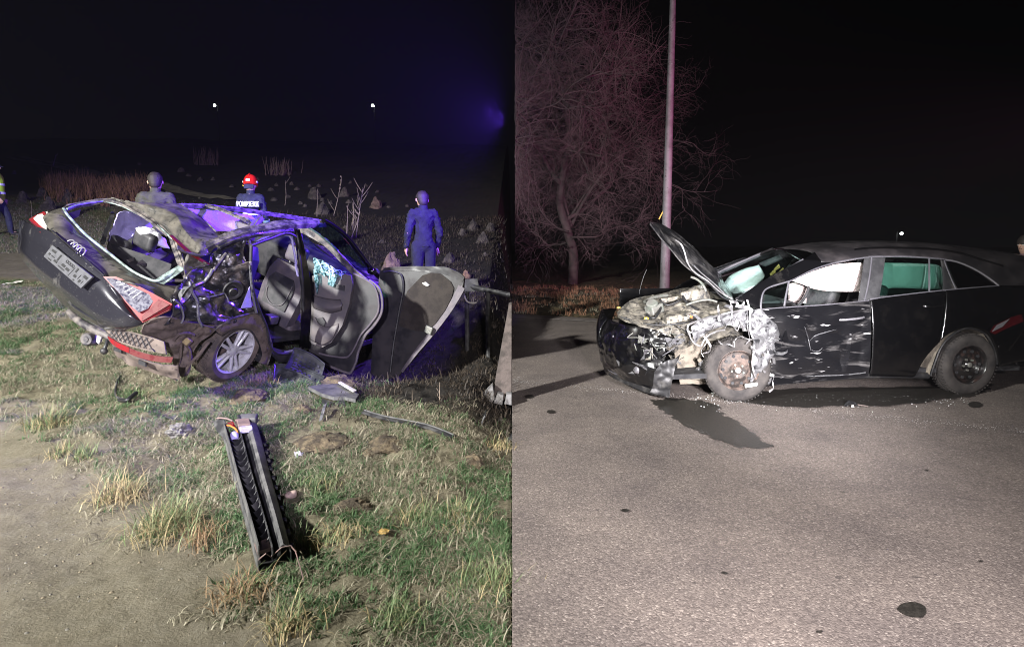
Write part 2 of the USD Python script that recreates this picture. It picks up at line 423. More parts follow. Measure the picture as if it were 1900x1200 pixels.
obj('far_verge', grid_mesh(VX, VY, VZ), mat('roadside_soil', (0.030, 0.024, 0.014), 0.95, col2=(0.10, 0.075, 0.04), scale=7, bump=(40, 0.8, 0.03), spec=0.2), smooth=True, kind='structure')
def fverge_z(x, y):
    return float(0.02)
# painted edge line and the worn, gritty centre line
def strip(a, b, w, z, n=60, wob=0.0, seed=0, m=3):
    a, b = np.asarray(a[:2]), np.asarray(b[:2])
    t = np.linspace(0, 1, n); d = (b - a) / np.linalg.norm(b - a); nn = np.array([-d[1], d[0]])
    c = a + (b - a) * t[:, None]
    j = (meshkit.noise(np.stack([t * 40, 0 * t, 0 * t + seed], -1)) - 0.5) * wob
    k = (meshkit.noise(np.stack([t * 37, 0 * t + 9, 0 * t + seed], -1)) - 0.5) * wob
    L, Rr = c + nn * (w / 2 + j)[:, None], c - nn * (w / 2 + k)[:, None]
    zz = np.full(n, z)
    return grid_mesh(np.stack([L[:, 0], Rr[:, 0]]), np.stack([L[:, 1], Rr[:, 1]]), np.stack([zz, zz]))
obj('edge_line', strip(at_z(956, 588.5), E0 + ROAD_DIR * 12, 0.11, 0.0125, wob=0.03), mat('worn_white_paint', (0.34, 0.31, 0.29), 0.8, col2=(0.16, 0.14, 0.13), scale=9, ramp=(0.45, 0.62)), smooth=False, kind='structure')
# ================================================================ shared materials
M_black = mat('black_car_paint', (0.0022, 0.0022, 0.0027), 0.24, spec=0.5, coat=1.0, col2=(0.022, 0.020, 0.018), scale=5, ramp=(0.55, 0.8), rough2=0.55, bump=(1.8, 0.10, 0.02))
M_clean = mat('glossy_black_paint', (0.0013, 0.0013, 0.0016), 0.2, coat=1.0, col2=(0.004, 0.0036, 0.0035), scale=7, ramp=(0.5, 0.8))
M_scr = mat('scraped_black_paint', (0.004, 0.004, 0.005), 0.26, coat=0.9, col2=(0.12, 0.114, 0.112), scale=3.2, ramp=(0.55, 0.72), detail=10, dist=0.6, rough2=0.42, bump=(3.5, 0.35, 0.03), world=False, stretch=(0.55, 1.0, 3.0), col3=(0.46, 0.45, 0.45), scale3=7, ramp3=(0.66, 0.72))
M_torn = mat('torn_sheet_metal', (0.30, 0.30, 0.31), 0.34, metal=0.8, col2=(0.02, 0.02, 0.022), scale=11, ramp=(0.46, 0.60), detail=7, dist=0.8, rough2=0.35, bump=(20, 0.5, 0.01))
M_bright = mat('bare_bright_metal', (0.62, 0.61, 0.62), 0.30, metal=0.9, col2=(0.25, 0.24, 0.24), scale=14, ramp=(0.5, 0.7), rough2=0.5)
M_plastic = mat('black_plastic', (0.012, 0.012, 0.013), 0.45, col2=(0.05, 0.046, 0.042), scale=9, ramp=(0.52, 0.75), rough2=0.8)
M_dustp = mat('dusty_engine_plastic', (0.055, 0.050, 0.042), 0.7, col2=(0.22, 0.20, 0.16), scale=10, ramp=(0.40, 0.68), bump=(30, 0.5, 0.01), col3=(0.02, 0.02, 0.02), scale3=22, ramp3=(0.55, 0.62))
M_alu = mat('dusty_cast_metal', (0.19, 0.185, 0.17), 0.45, metal=0.5, col2=(0.08, 0.09, 0.075), scale=12, ramp=(0.42, 0.62), rough2=0.85, bump=(35, 0.5, 0.006))
M_tan = mat('muddy_wheel_arch', (0.19, 0.165, 0.13), 0.9, col2=(0.07, 0.06, 0.048), scale=7, ramp=(0.48, 0.66), bump=(16, 0.6, 0.012))
M_tyre = mat('dusty_tyre_rubber', (0.020, 0.018, 0.018), 0.85, col2=(0.056, 0.050, 0.046), scale=7, ramp=(0.35, 0.7), bump=(50, 0.3, 0.004), spec=0.3)
M_rust = mat('rusty_wheel_disc', (0.032, 0.027, 0.025), 0.55, metal=0.3, col2=(0.105, 0.075, 0.062), scale=14, ramp=(0.42, 0.62), rough2=0.8)
M_steelb = mat('black_steel_wheel', (0.010, 0.009, 0.009), 0.28, col2=(0.05, 0.03, 0.026), scale=12, ramp=(0.5, 0.72), coat=0.5)
M_chrome = mat('bright_trim', (0.36, 0.35, 0.38), 0.32, metal=0.7)
M_greytrim = mat('grey_window_trim', (0.085, 0.082, 0.095), 0.42, metal=0.3, col2=(0.13, 0.125, 0.14), scale=5, ramp=(0.4, 0.7))
M_air = mat('pink_white_airbag_cloth', (0.56, 0.48, 0.465), 0.9, col2=(0.46, 0.39, 0.375), scale=5, bump=(13, 0.9, 0.04))
M_airw = mat('white_airbag_cloth', (0.62, 0.62, 0.62), 0.9, bump=(9, 0.5, 0.03), col2=(0.70, 0.70, 0.71), scale=4)
M_inside = mat('dark_cabin_trim', (0.012, 0.012, 0.014), 0.8, col2=(0.03, 0.03, 0.032), scale=9)
M_seat = mat('grey_seat_cloth', (0.05, 0.05, 0.055), 0.9, col2=(0.075, 0.072, 0.075), scale=30, bump=(160, 0.3, 0.002))
M_orange = mat('orange_plastic', (0.55, 0.16, 0.03), 0.5)
M_yellow = mat('yellow_plastic', (0.62, 0.46, 0.05), 0.5)
M_ochre = mat('ochre_plastic', (0.20, 0.14, 0.03), 0.6)
M_whitep = mat('white_plastic', (0.62, 0.60, 0.57), 0.5, col2=(0.4, 0.38, 0.34), scale=16)
M_lamp = material('clear_lamp_lens', {'p': ('principled_bsdf', {'base_color': (0.8, 0.82, 0.85), 'roughness': 0.06, 'transmission_weight': 0.7, 'ior': 1.45})}, [], surface='p.BSDF')
M_redlens = material('red_lamp_lens', {'p': ('principled_bsdf', {'base_color': (0.055, 0.003, 0.005), 'roughness': 0.12, 'transmission_weight': 0.25, 'coat_weight': 1.0})}, [], surface='p.BSDF')
G_wind = glass('green_windscreen_glass', (0.88, 0.965, 0.945), 0.03)
G_tint = glass('green_tinted_glass', (0.43, 0.575, 0.53), 0.03, 1.0)
G_dark = glass('dark_privacy_glass', (0.05, 0.055, 0.06), 0.05, 1.5)

class Frame:
    """A car's own frame: x forward, y to its left, z up, origin on the ground below the rear axle. Pixels of the photograph become points of its planes."""
    def __init__(s, origin, R):
        s.o, s.R = np.asarray(origin, float), np.asarray(R, float)   # columns: forward, left, up in the world
        s.e = s.R.T @ (EYEP - s.o)
        s.M = np.eye(4); s.M[:3, :3] = s.R; s.M[:3, 3] = s.o
    def at(s, k, c, px, py):
        r = s.R.T @ ray(px, py)
        return s.e + r * ((c - s.e[k]) / r[k])
    def X(s, px, py, c): return s.at(0, c, px, py)
    def Y(s, px, py, c): return s.at(1, c, px, py)
    def Z(s, px, py, c): return s.at(2, c, px, py)
    def pix(s, p):
        q = s.R @ np.asarray(p, float) + s.o - EYEP
        d = q[1] * CP - q[2] * SP; u = q[1] * SP + q[2] * CP
        return 950 + F * q[0] / d, 600 - F * u / d
    def side(s, px, py, off=0.0, sgn=1):
        """On the flank: the flank leans inward above the belt line."""
        y = 0.90
        for _ in range(8):
            p = s.Y(px, py, sgn * (y + off))
            y = flank(p[2])
        return p
def flank(z):
    return float(np.interp(z, [0.15, 0.30, 0.55, 0.80, 1.0, 1.15, 1.42, 1.55], [0.86, 0.895, 0.905, 0.895, 0.86, 0.80, 0.655, 0.60]))

def wheel(parent, c, r, w, kind, rimr=0.205, turn=0.0, muddy=None, axis_out=1, tyre=None):
    """A wheel about the car's y axis; its outer face looks to axis_out*y."""
    R = Rot.from_euler('xyz', [-90 * axis_out, 0, turn], degrees=True).as_matrix()
    tp = [(rimr, -w / 2 + .01), (rimr + .03, -w / 2), (r - .05, -w / 2 - .006), (r - .018, -w / 2 + .012), (r, -w / 2 + .035), (r, -.012), (r - .008, -.010), (r - .008, .010), (r, .012), (r, w / 2 - .035), (r - .018, w / 2 - .012), (r - .05, w / 2 + .006), (rimr + .03, w / 2), (rimr, w / 2 - .01), (rimr, -w / 2 + .01)]
    ty = lathe(tp, 56)
    tread = []
    for k in range(56):
        a = 2 * math.pi * k / 56
        for zz, sk in ((-w / 3.4, .25), (w / 3.4, -.25)):
            b = box((0.010, 0.012, w * 0.30), (0, 0, 0))
            b.apply_transform(trimesh.transformations.rotation_matrix(sk, [1, 0, 0]))
            b.apply_translation((r - 0.001, 0, zz))
            b.apply_transform(trimesh.transformations.rotation_matrix(a, [0, 0, 1]))
            tread.append(b)
    ty = cat([ty] + tread)
    wh = obj('wheel', place(ty, c, R), tyre or M_tyre, parent, smooth=40)
    f = w / 2 - 0.02
    if kind == 'steel':
        rim = lathe([(rimr + .004, -w / 2 + .012), (rimr + .008, f), (rimr - .006, f + .006), (rimr - .018, f - .01), (rimr - .03, f - .05), (rimr - .055, f - .035), (rimr - .075, f - .03), (rimr - .10, f - .014), (.085, f - .004), (.062, f - .02), (.045, f - .024), (.044, f - .008), (.03, f + .004), (0.001, f + .006)], 48)
        parts = [rim]
        obj('rim', place(cat(parts), c, R), M_rust if muddy else M_steelb, wh, smooth=30)
        holes = []
        for k in range(10):
            a = 2 * math.pi * k / 10
            h = trimesh.creation.cylinder(radius=.016, height=.012, sections=14)
            h.apply_translation(((rimr - .062), 0, f - .026)); h.apply_transform(trimesh.transformations.rotation_matrix(a, [0, 0, 1])); holes.append(h)
        for h in holes:
            obj('vent_hole', place(h, c, R), M_inside, wh)
        bolts = []
        for k in range(5):
            a = 2 * math.pi * k / 5 + .2
            h = trimesh.creation.cylinder(radius=.0115, height=.026, sections=6)
            h.apply_translation((.060, 0, f - .012)); h.apply_transform(trimesh.transformations.rotation_matrix(a, [0, 0, 1])); bolts.append(h)
        for b in bolts:
            obj('wheel_bolt', place(b, c, R), M_alu, wh)
        obj('hub_cap', place(lathe([(.028, f), (.027, f + .012), (.018, f + .018), (.001, f + .019)], 24), c, R), M_alu if not muddy else M_whitep, wh, smooth=30)
    else:
        rim = lathe([(rimr - .002, -w / 2 + .012), (rimr + .012, f + .004), (rimr + .004, f + .012), (rimr - .012, f + .004), (rimr - .02, f - .03), (rimr - .026, -w / 2 + .03)], 56)
        sp = []
        for k in range(5):
            for da in (-.085, .085):
                a = 2 * math.pi * k / 5 + da
                hh = m3.Manifold.batch_hull([m3.Manifold.sphere(.019, 10).translate([.055, da * .12, f - .02]), m3.Manifold.sphere(.015, 10).translate([rimr - .014, da * .20, f - .006]), m3.Manifold.sphere(.012, 10).translate([rimr - .016, da * .20, f - .03])])
                q = man(hh); q.apply_transform(trimesh.transformations.rotation_matrix(2 * math.pi * k / 5 + da * 1.2, [0, 0, 1])); sp.append(q)
        obj('rim', place(rim, c, R), M_alloy, wh, smooth=30)
        for k in range(5):
            obj('spoke', place(cat(sp[2 * k:2 * k + 2]), c, R), M_alloy, wh, smooth=40)
        obj('hub_cap', place(lathe([(.07, f - .03), (.068, f - .008), (.045, f - .004), (.03, f + .002), (.001, f + .003)], 28), c, R), M_alloy, wh, smooth=30)
        obj('brake_disc', place(lathe([(.02, -.02), (.15, -.02), (.15, .0), (.02, .0)], 40), c, R), M_rust, wh, smooth=30)
    return wh

# ================================================================ the black estate car on the road
yaw = math.radians(187.0)
RW = at_z(1785, 729)
fw = np.array([math.cos(yaw), math.sin(yaw), 0]); lf = np.array([-math.sin(yaw), math.cos(yaw), 0])
C = Frame(RW - lf * 0.80, np.stack([fw, lf, [0, 0, 1]], 1))
car = thing('estate_car', 'black estate car with crushed front, raised bonnet and inflated airbags on the asphalt', 'car', M=C.M)
S, Yp, Zp, Xp = C.side, C.Y, C.Z, C.X
FL = lambda p: np.array([p[0], -p[1], p[2]])      # mirrored to the far side
def mir(P):
    P = np.array(P, float).copy(); P[..., 1] *= -1
    return P[:, ::-1]

# --- flank panels, from the sill up to the belt line
def flank_panel(name, top, bot, mid=None, m=M_clean, cr=None, seed=0, nu=40, nv=26, parent=car, label=None, edge=0.12, off=0.0, both=True):
    """top, bot: the panel's upper and lower outline in the picture, left to right, equally many points."""
    T, B = [S(*p) for p in top], [S(*p) for p in bot]
    rows_ = []
    for k in np.linspace(0, 1, 7):
        row = []
        for a, b in zip(T, B):
            q = a + (b - a) * k
            q[1] = flank(q[2]) + off
            row.append(q)
        rows_.append(row)
    G = dense(np.array(rows_), nv, nu)
    P = crumple(G, cr[0], cr[1], seed, True, edge) if cr else G
    o = obj(name, sheet(P, -0.012), m, parent, smooth=True if not cr else 28, label=label)
    return o, G
rd, _ = flank_panel('rear_door', [(1615, 557), (1650, 550.5), (1690, 545.5), (1724, 541.5), (1752, 538)], [(1613, 697), (1650, 697.5), (1692, 698.5), (1712, 668), (1742, 634)], nu=36)
qp, _ = flank_panel('rear_quarter', [(1753.5, 538), (1776, 536), (1812, 533.5), (1851, 531), (1885, 535), (1935, 545)], [(1744.5, 631), (1765, 616), (1795, 608), (1828, 616), (1846, 646), (1851, 677)], nu=36)
fd, FD = flank_panel('front_door', [(1413, 574), (1460, 570.5), (1530, 566), (1575, 561), (1611.5, 557.5)], [(1412, 716), (1460, 711), (1530, 704), (1575, 700), (1610, 697)], m=M_scr, cr=(0.032, 1.9), seed=4, nu=70, nv=46, label='dented front door with long scrapes')
# the deep crease of the blow
obj('door_crease', sheet(crumple(dense(np.array([[S(1462, 600, .012), S(1500, 612, .03), S(1560, 604, .012)], [S(1450, 640, .02), S(1502, 650, -.03), S(1580, 625, .012)], [S(1440, 690, .022), S(1506, 692, -.005), S(1570, 690, .016)]]), 40, 40), 0.022, 5.0, 8, True, 0.2), 0.004), M_scr, fd, smooth=24)
sl = [S(1418, 714, -.01), S(1500, 706, -.01), S(1610, 699, -.01), S(1725, 700, -.01)]
obj('side_sill', tube(np.array(sl) + [0, -.03, .012], 0.035, 10), M_plastic, car, smooth=40)
for P_ in ([(1493, 606), (1497, 618), (1501, 634), (1504, 650)], [(1503, 632), (1512, 623), (1530, 617), (1552, 611)], [(1505, 648), (1516, 652), (1526, 645)]):
    obj('bright_crease', tube([S(a, b, .026) for a, b in P_], [.0012] + [.005] * (len(P_) - 2) + [.001], 5), M_torn, fd, smooth=50)  # thin pale tubes drawn as the highlights along the dent edges
# a lower edge that catches the light under the scraped door
obj('door_edge', tube([S(1416, 703, .012), S(1480, 698.5, .014), S(1560, 695.5, .012), S(1606, 691, .010)], 0.006, 6), M_torn, fd)
# door handles
def handle(par, a, b, m):
    A_, B_ = S(*a, .03), S(*b, .03)
    mid = (A_ + B_) / 2
    obj('handle', tube([A_ + [0, -.03, 0], A_ * .8 + B_ * .2, mid + [0, .008, 0], A_ * .2 + B_ * .8, B_ + [0, -.03, 0]], .012, 8), m, par, smooth=50)
handle(fd, (1561, 594), (1606, 589), M_chrome)
handle(rd, (1716, 569), (1756, 565), M_clean)
# rear bumper, behind the wheel
bp = [[S(1851, 642), S(1880, 622), S(1925, 606), Xp(1960, 596, -1.05)], [S(1852, 660), S(1880, 648), S(1925, 640), Xp(1962, 634, -1.08)], [S(1852, 679), S(1885, 671), S(1925, 664), Xp(1960, 660, -1.0)]]
obj('rear_bumper', panel(bp, 16, 24, -0.012), M_clean, car, smooth=True)
# tail lamp
tl = poly_prism([S(1836, 616, .008), S(1844, 604, .010), S(1874, 589, .010), S(1893, 583, .008), S(1898, 596, .008), S(1862, 611, .010), S(1845, 620, .008)], 0.022)
tlo = obj('tail_lamp', tl, M_redlens, car)
obj('reflector', poly_prism([S(1841, 615, .023), S(1850, 603, .024), S(1873, 591.5, .024), S(1860, 606, .024)], 0.006), M_chrome, tlo)
obj('rear_wing', panel([[S(1853, 536), S(1880, 537), S(1930, 545)], [S(1848, 590), S(1880, 575), S(1930, 575)], [S(1852, 643), S(1880, 622), S(1928, 607)]], 20, 20, -.01), M_clean, car, smooth=True)
# wheel arch lip and liner at the back wheel
arch = [S(1727, 697, .004), S(1741, 655, .006), S(1763, 624, .006), S(1795, 609, .006), S(1826, 618, .006), S(1845, 648, .006), S(1850, 676, .004)]
obj('arch_lip', tube(arch, .010, 6), M_plastic, car)
ro, rn = np.array(arch), np.array(arch) + [0, -.32, 0]
obj('arch_liner', sheet(np.stack([ro + [0, -.02, 0], rn], 0), .006), M_tan, car, smooth=True)

# --- wheels
hub = np.array([0.0, 0.80, 0.322])
wheel(car, Yp(1787, 674, .80), 0.325, 0.20, 'steel', muddy=False)
fwc = Yp(1366, 684, .80)
wheel(car, fwc, fwc[2] if 0.28 < fwc[2] < .36 else 0.325, 0.20, 'steel', muddy=True, turn=-13)
wheel(car, (0, -.80, .322), .322, .20, 'steel', axis_out=-1)
wheel(car, (2.77, -.80, .322), .322, .20, 'steel', axis_out=-1)

# --- roof
def roofrow(zc, L): return [Zp(*p, zc) for p in L]
xs_near = [(1558, 486.5), (1612, 477), (1670, 476.5), (1725, 479), (1771, 485), (1800, 496), (1827, 511), (1853, 530)]
near = [S(*p) for p in xs_near]
far_y = -0.60
silh = [(1434, 464), (1500, 451), (1560, 447), (1625, 447), (1690, 449.5), (1750, 455), (1800, 461.5), (1845, 468), (1895, 487)]
# roof: near rail from the window trim; crown follows the silhouette at y = 0.15 (its highest line)
xr = np.linspace(1.62, -1.08, 15)
nx_ = np.array([q[0] for q in near]); nz_ = np.array([q[2] for q in near]); ny_ = np.array([q[1] for q in near])
cr_ = np.array([Yp(*p, -0.05) for p in silh]); o_ = np.argsort(cr_[:, 0]); on = np.argsort(nx_)
crown = lambda x: np.interp(x, cr_[o_, 0], cr_[o_, 2])
rail_z = lambda x: np.interp(x, nx_[on], nz_[on]); rail_y = lambda x: np.interp(x, nx_[on], ny_[on])
G = []
for x in xr:
    zr, zc, yr = rail_z(x), crown(x), rail_y(x)
    G.append([[x, yr, zr], [x, yr - .06, zr + (zc - zr) * .45], [x, yr - .2, zr + (zc - zr) * .78], [x, 0.1, zc], [x, -.1, zc], [x, -yr + .2, zr + (zc - zr) * .78], [x, -yr + .06, zr + (zc - zr) * .45], [x, -yr, zr]])
ROOF = dense(np.array(G), 50, 40)
obj('roof', sheet(ROOF, .02), mat('lightened_roof_paint', (0.010, 0.009, 0.010), 0.42, coat=0.6, col2=(0.028, 0.024, 0.025), scale=4, ramp=(0.4, 0.7), rough2=0.6), car, smooth=True)  # paint lightened to stand in for distant lamplight on the roof
# roof rail
obj('roof_rail', tube([[x, rail_y(x) - .06, rail_z(x) + (crown(x) - rail_z(x)) * .45 + .02] for x in np.linspace(1.2, -.4, 9)], .010, 8), M_clean, car)

# --- pillars and trims of the near side (then mirrored)
def strip_panel(name, A_, B_, m, th=.015, par=car, mirror=True):
    P = dense(np.stack([np.array(A_), np.array(B_)]), 4, 24)
    obj(name, sheet(P, th), m, par, smooth=True)
    if mirror:
        obj(name, sheet(mir(P), th), m, par, smooth=True)
apA = [S(1366, 556), S(1400, 531), S(1440, 507), S(1470, 492), S(1492, 482)]
apB = [S(1412, 573), S(1417, 541), S(1470, 519), S(1515, 498), S(1556, 486.5)]
strip_panel('windscreen_pillar', apA, apB, M_black)
obj('pillar_infill', poly_prism([apA[-1], apB[-1], ROOF[0, 0], ROOF[0, 4], ROOF[0, 9]], .012), M_clean, car)
strip_panel('centre_pillar', [S(1603, 478, -.006), S(1597, 520, -.006), S(1591, 560, -.006)], [S(1641, 479, -.006), S(1637, 510, -.006), S(1630, 552, -.006)], M_inside)
obj('pillar_trim', tube([S(1617, 478, .008), S(1612, 520, .008), S(1604, 557, .008)], .0085, 6), M_greytrim, car)
strip_panel('rear_pillar', [S(1744, 482, -.004), S(1748, 510, -.004), S(1748, 539, -.004)], [S(1752, 483, -.004), S(1764, 515, -.004), S(1776, 537, -.004)], M_plastic)
obj('pillar_trim', tube([S(1751, 483, .006), S(1762, 512, .006), S(1773, 537, .006)], .010, 6), M_greytrim, car)
obj('pillar_trim', tube([S(1724, 480, .006), S(1724, 510, .006), S(1724, 541, .006)], .009, 6), M_greytrim, car)
obj('window_trim', tube([S(1412, 573, .006), S(1417, 541, .006), S(1470, 519.5, .006), S(1515, 498, .006), S(1556, 486, .006), S(1612, 477.5, .006)], .0085, 6), M_greytrim, car)
obj('window_trim', tube([S(1612, 476.5, .008), S(1670, 476, .008), S(1725, 478.5, .008), S(1751, 481, .008)], .0085, 6), M_greytrim, car)
obj('window_trim', tube([S(1753, 482, .008), S(1772, 485, .008), S(1799, 495, .008), S(1827, 510.5, .008), S(1853, 530, .008)], .009, 6), M_chrome, car)
obj('belt_trim', tube([S(1412, 574, .006), S(1450, 571, .006), S(1526, 566, .006), S(1612, 557.5, .006)], .0085, 6), M_greytrim, car)
obj('belt_trim', tube([S(1614, 555, .006), S(1660, 549, .006), S(1725, 541.5, .006), S(1776, 536.5, .006), S(1853, 530.5, .006)], .009, 6), M_greytrim, car)
obj('quarter_window_bar', tube([S(1464, 522, .004), S(1459, 545, .004), S(1455, 568, .004)], .010, 6), M_greytrim, car)
# --- glass
obj('quarter_window', poly_prism([S(1416, 570, -.01), S(1421, 544, -.01), S(1462, 526, -.01), S(1454, 567, -.01)], .004), G_wind, car)
obj('rear_door_window', poly_prism([S(1631, 549, -.01), S(1640, 484, -.01), S(1722, 484, -.01), S(1722, 541, -.01)], .004), G_tint, car)
obj('rear_door_window', poly_prism([S(1727, 540.5, -.01), S(1726, 484, -.01), S(1742, 485, -.01), S(1747, 510, -.01), S(1747, 538, -.01)], .004), G_tint, car)
obj('load_bay_window', poly_prism([S(1777, 536, -.006), S(1756, 486, -.006), S(1780, 490, -.006), S(1826, 513, -.006), S(1849, 530, -.006)], .004), G_dark, car)
WS = [Yp(1365, 555, .72), Yp(1490, 482, .60), Yp(1434, 463, -.60), Yp(1331, 508, -.72)]
wsP = dense(np.array([[WS[0], (WS[0] + WS[3]) / 2 + [.10, 0, .03], WS[3]], [WS[1], (WS[1] + WS[2]) / 2 + [.07, 0, .05], WS[2]]]), 14, 20)
obj('windscreen', sheet(wsP, .004), G_wind, car, smooth=True)
obj('windscreen_frame', tube([Yp(1331, 508, -.72), Yp(1380, 485, -.66), Yp(1434, 463, -.60)], .022, 8), M_greytrim, car)
obj('windscreen_frame', tube([WS[0], (WS[0] + WS[1]) / 2, WS[1]], .012, 8), M_greytrim, car)
obj('windscreen_frame', tube([WS[1], (WS[1] + WS[2]) / 2 + [.07, 0, .05], WS[2]], .018, 8), M_clean, car)
# far flank, one closed side with its window line
FS = []
for x in np.linspace(3.3, -1.0, 20):
    FS.append([[x, -.90, .25], [x, -.905, .55], [x, -.895, .8], [x, -.85, 1.03]])
obj('far_flank', sheet(dense(np.array(FS), 24, 10), .012), M_clean, car, smooth=True)
obj('far_window', poly_prism([[-.55, -.85, 1.05], [2.2, -.85, 1.03], [1.35, -.66, 1.42], [.2, -.66, 1.46], [-.4, -.68, 1.36]], .004), G_dark, car)
tg = [[[-1.08, .66, 1.28], [-1.10, 0, float(crown(-1.08)) - .01], [-1.08, -.66, 1.28]], [[-1.12, .76, 1.05], [-1.16, 0, 1.08], [-1.12, -.76, 1.05]], [[-1.14, .8, .7], [-1.2, 0, .72], [-1.14, -.8, .7]], [[-1.03, .82, .3], [-1.1, 0, .3], [-1.03, -.82, .3]]]
obj('tailgate', panel(tg, 20, 14, .012), M_clean, car, smooth=True)
# floor, cabin
obj('floor_pan', cat([box((4.0, 1.62, .05), (1.35, 0, .26)), box((.06, 1.5, .62), (2.25, 0, .62)), box((.05, 1.5, .5), (-.35, 0, .75))]), M_inside, car)
def seat(name, x, y, rec=18, s=1.0):
    b = rbox((.50, .50, .16), (x, y, .52), .05)
    back = rbox((.14, .50, .62), (0, 0, .31), .05, None)
    Rm = Rot.from_euler('y', -rec, degrees=True).as_matrix()
    back = place(back, (x - .22, y, .56), Rm)
    st = obj(name, cat([b, back]), M_seat, car, smooth=40)
    hr = place(rbox((.10, .26, .20), (0, 0, .76), .04), (x - .22, y, .56), Rm)
    obj('head_restraint', hr, M_seat, st, smooth=40)
seat('front_seat', 1.25, .38); seat('front_seat', 1.25, -.38)
obj('rear_seat', cat([rbox((.5, 1.25, .16), (.45, 0, .52), .05), place(rbox((.14, 1.25, .58), (0, 0, .3), .05), (.22, 0, .56), Rot.from_euler('y', -20, degrees=True).as_matrix())]), M_seat, car, smooth=40)
obj('dashboard', panel([[[2.28, .72, 1.0], [2.3, 0, 1.02], [2.28, -.72, 1.0]], [[1.95, .72, 1.0], [1.95, 0, 1.03], [1.95, -.72, 1.0]], [[1.85, .72, .8], [1.82, 0, .85], [1.85, -.72, .8]], [[1.95, .72, .5], [1.95, 0, .5], [1.95, -.72, .5]]], 16, 20, .02), M_inside, car, smooth=True)
swR = Rot.from_euler('y', 65, degrees=True).as_matrix()
sw = trimesh.creation.torus(.18, .016, 40, 10)
obj('steering_wheel', place(sw, Yp(1478, 545, .42), swR), M_inside, car, smooth=40)
# airbags: steering wheel, curtain (near and far), passenger
def pillow(C_, nu, nv, th, cr=(0.012, 5.0), seed=0):
    P = dense(np.array(C_), nu, nv)
    u = np.sin(np.linspace(0, np.pi, nu))[:, None] * np.sin(np.linspace(0, np.pi, nv))[None]
    du = np.gradient(P, axis=0); dv = np.gradient(P, axis=1)
    N = np.cross(du, dv); N /= np.linalg.norm(N, axis=2, keepdims=True) + 1e-9
    w = (meshkit.fbm(P * cr[1] + seed, 3, seed) - .5) * cr[0] * 4
    A_ = P + N * (th * np.sqrt(np.clip(u, 0, 1)) + w * u)[..., None]
    B_ = P - N * (th * np.sqrt(np.clip(u, 0, 1)))[..., None]
    a, b = grid_mesh(A_[..., 0], A_[..., 1], A_[..., 2]), grid_mesh(B_[..., 0], B_[..., 1], B_[..., 2])
    b.invert()
    return cat([a, b])
yc = .58
obj('curtain_airbag', pillow([[Yp(1470, 521, yc), Yp(1520, 499, yc), Yp(1560, 489, yc), Yp(1600, 487, yc)], [Yp(1490, 528, yc), Yp(1530, 515, yc), Yp(1565, 510, yc), Yp(1600, 510, yc)], [Yp(1503, 534, yc), Yp(1535, 540, yc), Yp(1565, 541, yc), Yp(1597, 541, yc)]], 22, 30, .05, seed=3), M_air, car, smooth=True)
obj('curtain_airbag', pillow([[Yp(1638, 487, .52), Yp(1690, 488, .52), Yp(1735, 490, .52), Yp(1747, 500, .52)], [Yp(1635, 510, .52), Yp(1690, 512, .52), Yp(1735, 514, .52), Yp(1750, 515, .52)], [Yp(1632, 548, .52), Yp(1660, 534, .52), Yp(1720, 536, .52), Yp(1746, 536, .52)]], 22, 30, .05, seed=5), M_airw, car, smooth=True)
obj('steering_airbag', pillow([[Yp(1464, 527, .30), Yp(1480, 524, .36), Yp(1496, 534, .42)], [Yp(1462, 545, .28), Yp(1482, 545, .38), Yp(1497, 548, .44)], [Yp(1464, 561, .32), Yp(1482, 563, .38), Yp(1496, 562, .42)]], 16, 16, .07, seed=6), M_air, car, smooth=True)
obj('passenger_airbag', pillow([[Yp(1352, 516, -.35), Yp(1380, 500, -.35), Yp(1408, 492, -.3)], [Yp(1345, 530, -.2), Yp(1385, 520, -.2), Yp(1418, 508, -.2)], [Yp(1362, 545, 0), Yp(1385, 539, 0), Yp(1402, 528, 0)]], 18, 20, .09, seed=7), M_airw, car, smooth=True)
obj('sun_visor', poly_prism([Yp(1408, 489, -.35), Yp(1446, 474, -.35), Yp(1452, 480, -.3), Yp(1420, 494, -.3)], .02), M_inside, car)
for k, (a, b) in enumerate(((1436, 499), (1444, 505), (1428, 508))):
    obj('paper_scrap', panel([[Yp(a, b, .1), Yp(a + 9, b - 9, .1)], [Yp(a + 2, b + 4, .12), Yp(a + 12, b - 3, .12)]], 6, 6, .004, (.006, 30), k), M_ochre, car)

M_hood = mat('scuffed_lightened_bonnet_paint', (0.016, 0.016, 0.018), 0.34, coat=0.7, col2=(0.11, 0.105, 0.10), scale=6, ramp=(0.46, 0.72), rough2=0.6, bump=(8, 0.4, 0.02), col3=(0.3, 0.3, 0.3), scale3=18, ramp3=(0.68, 0.74))  # scuffs, plus lighter tones standing in for light on the underside
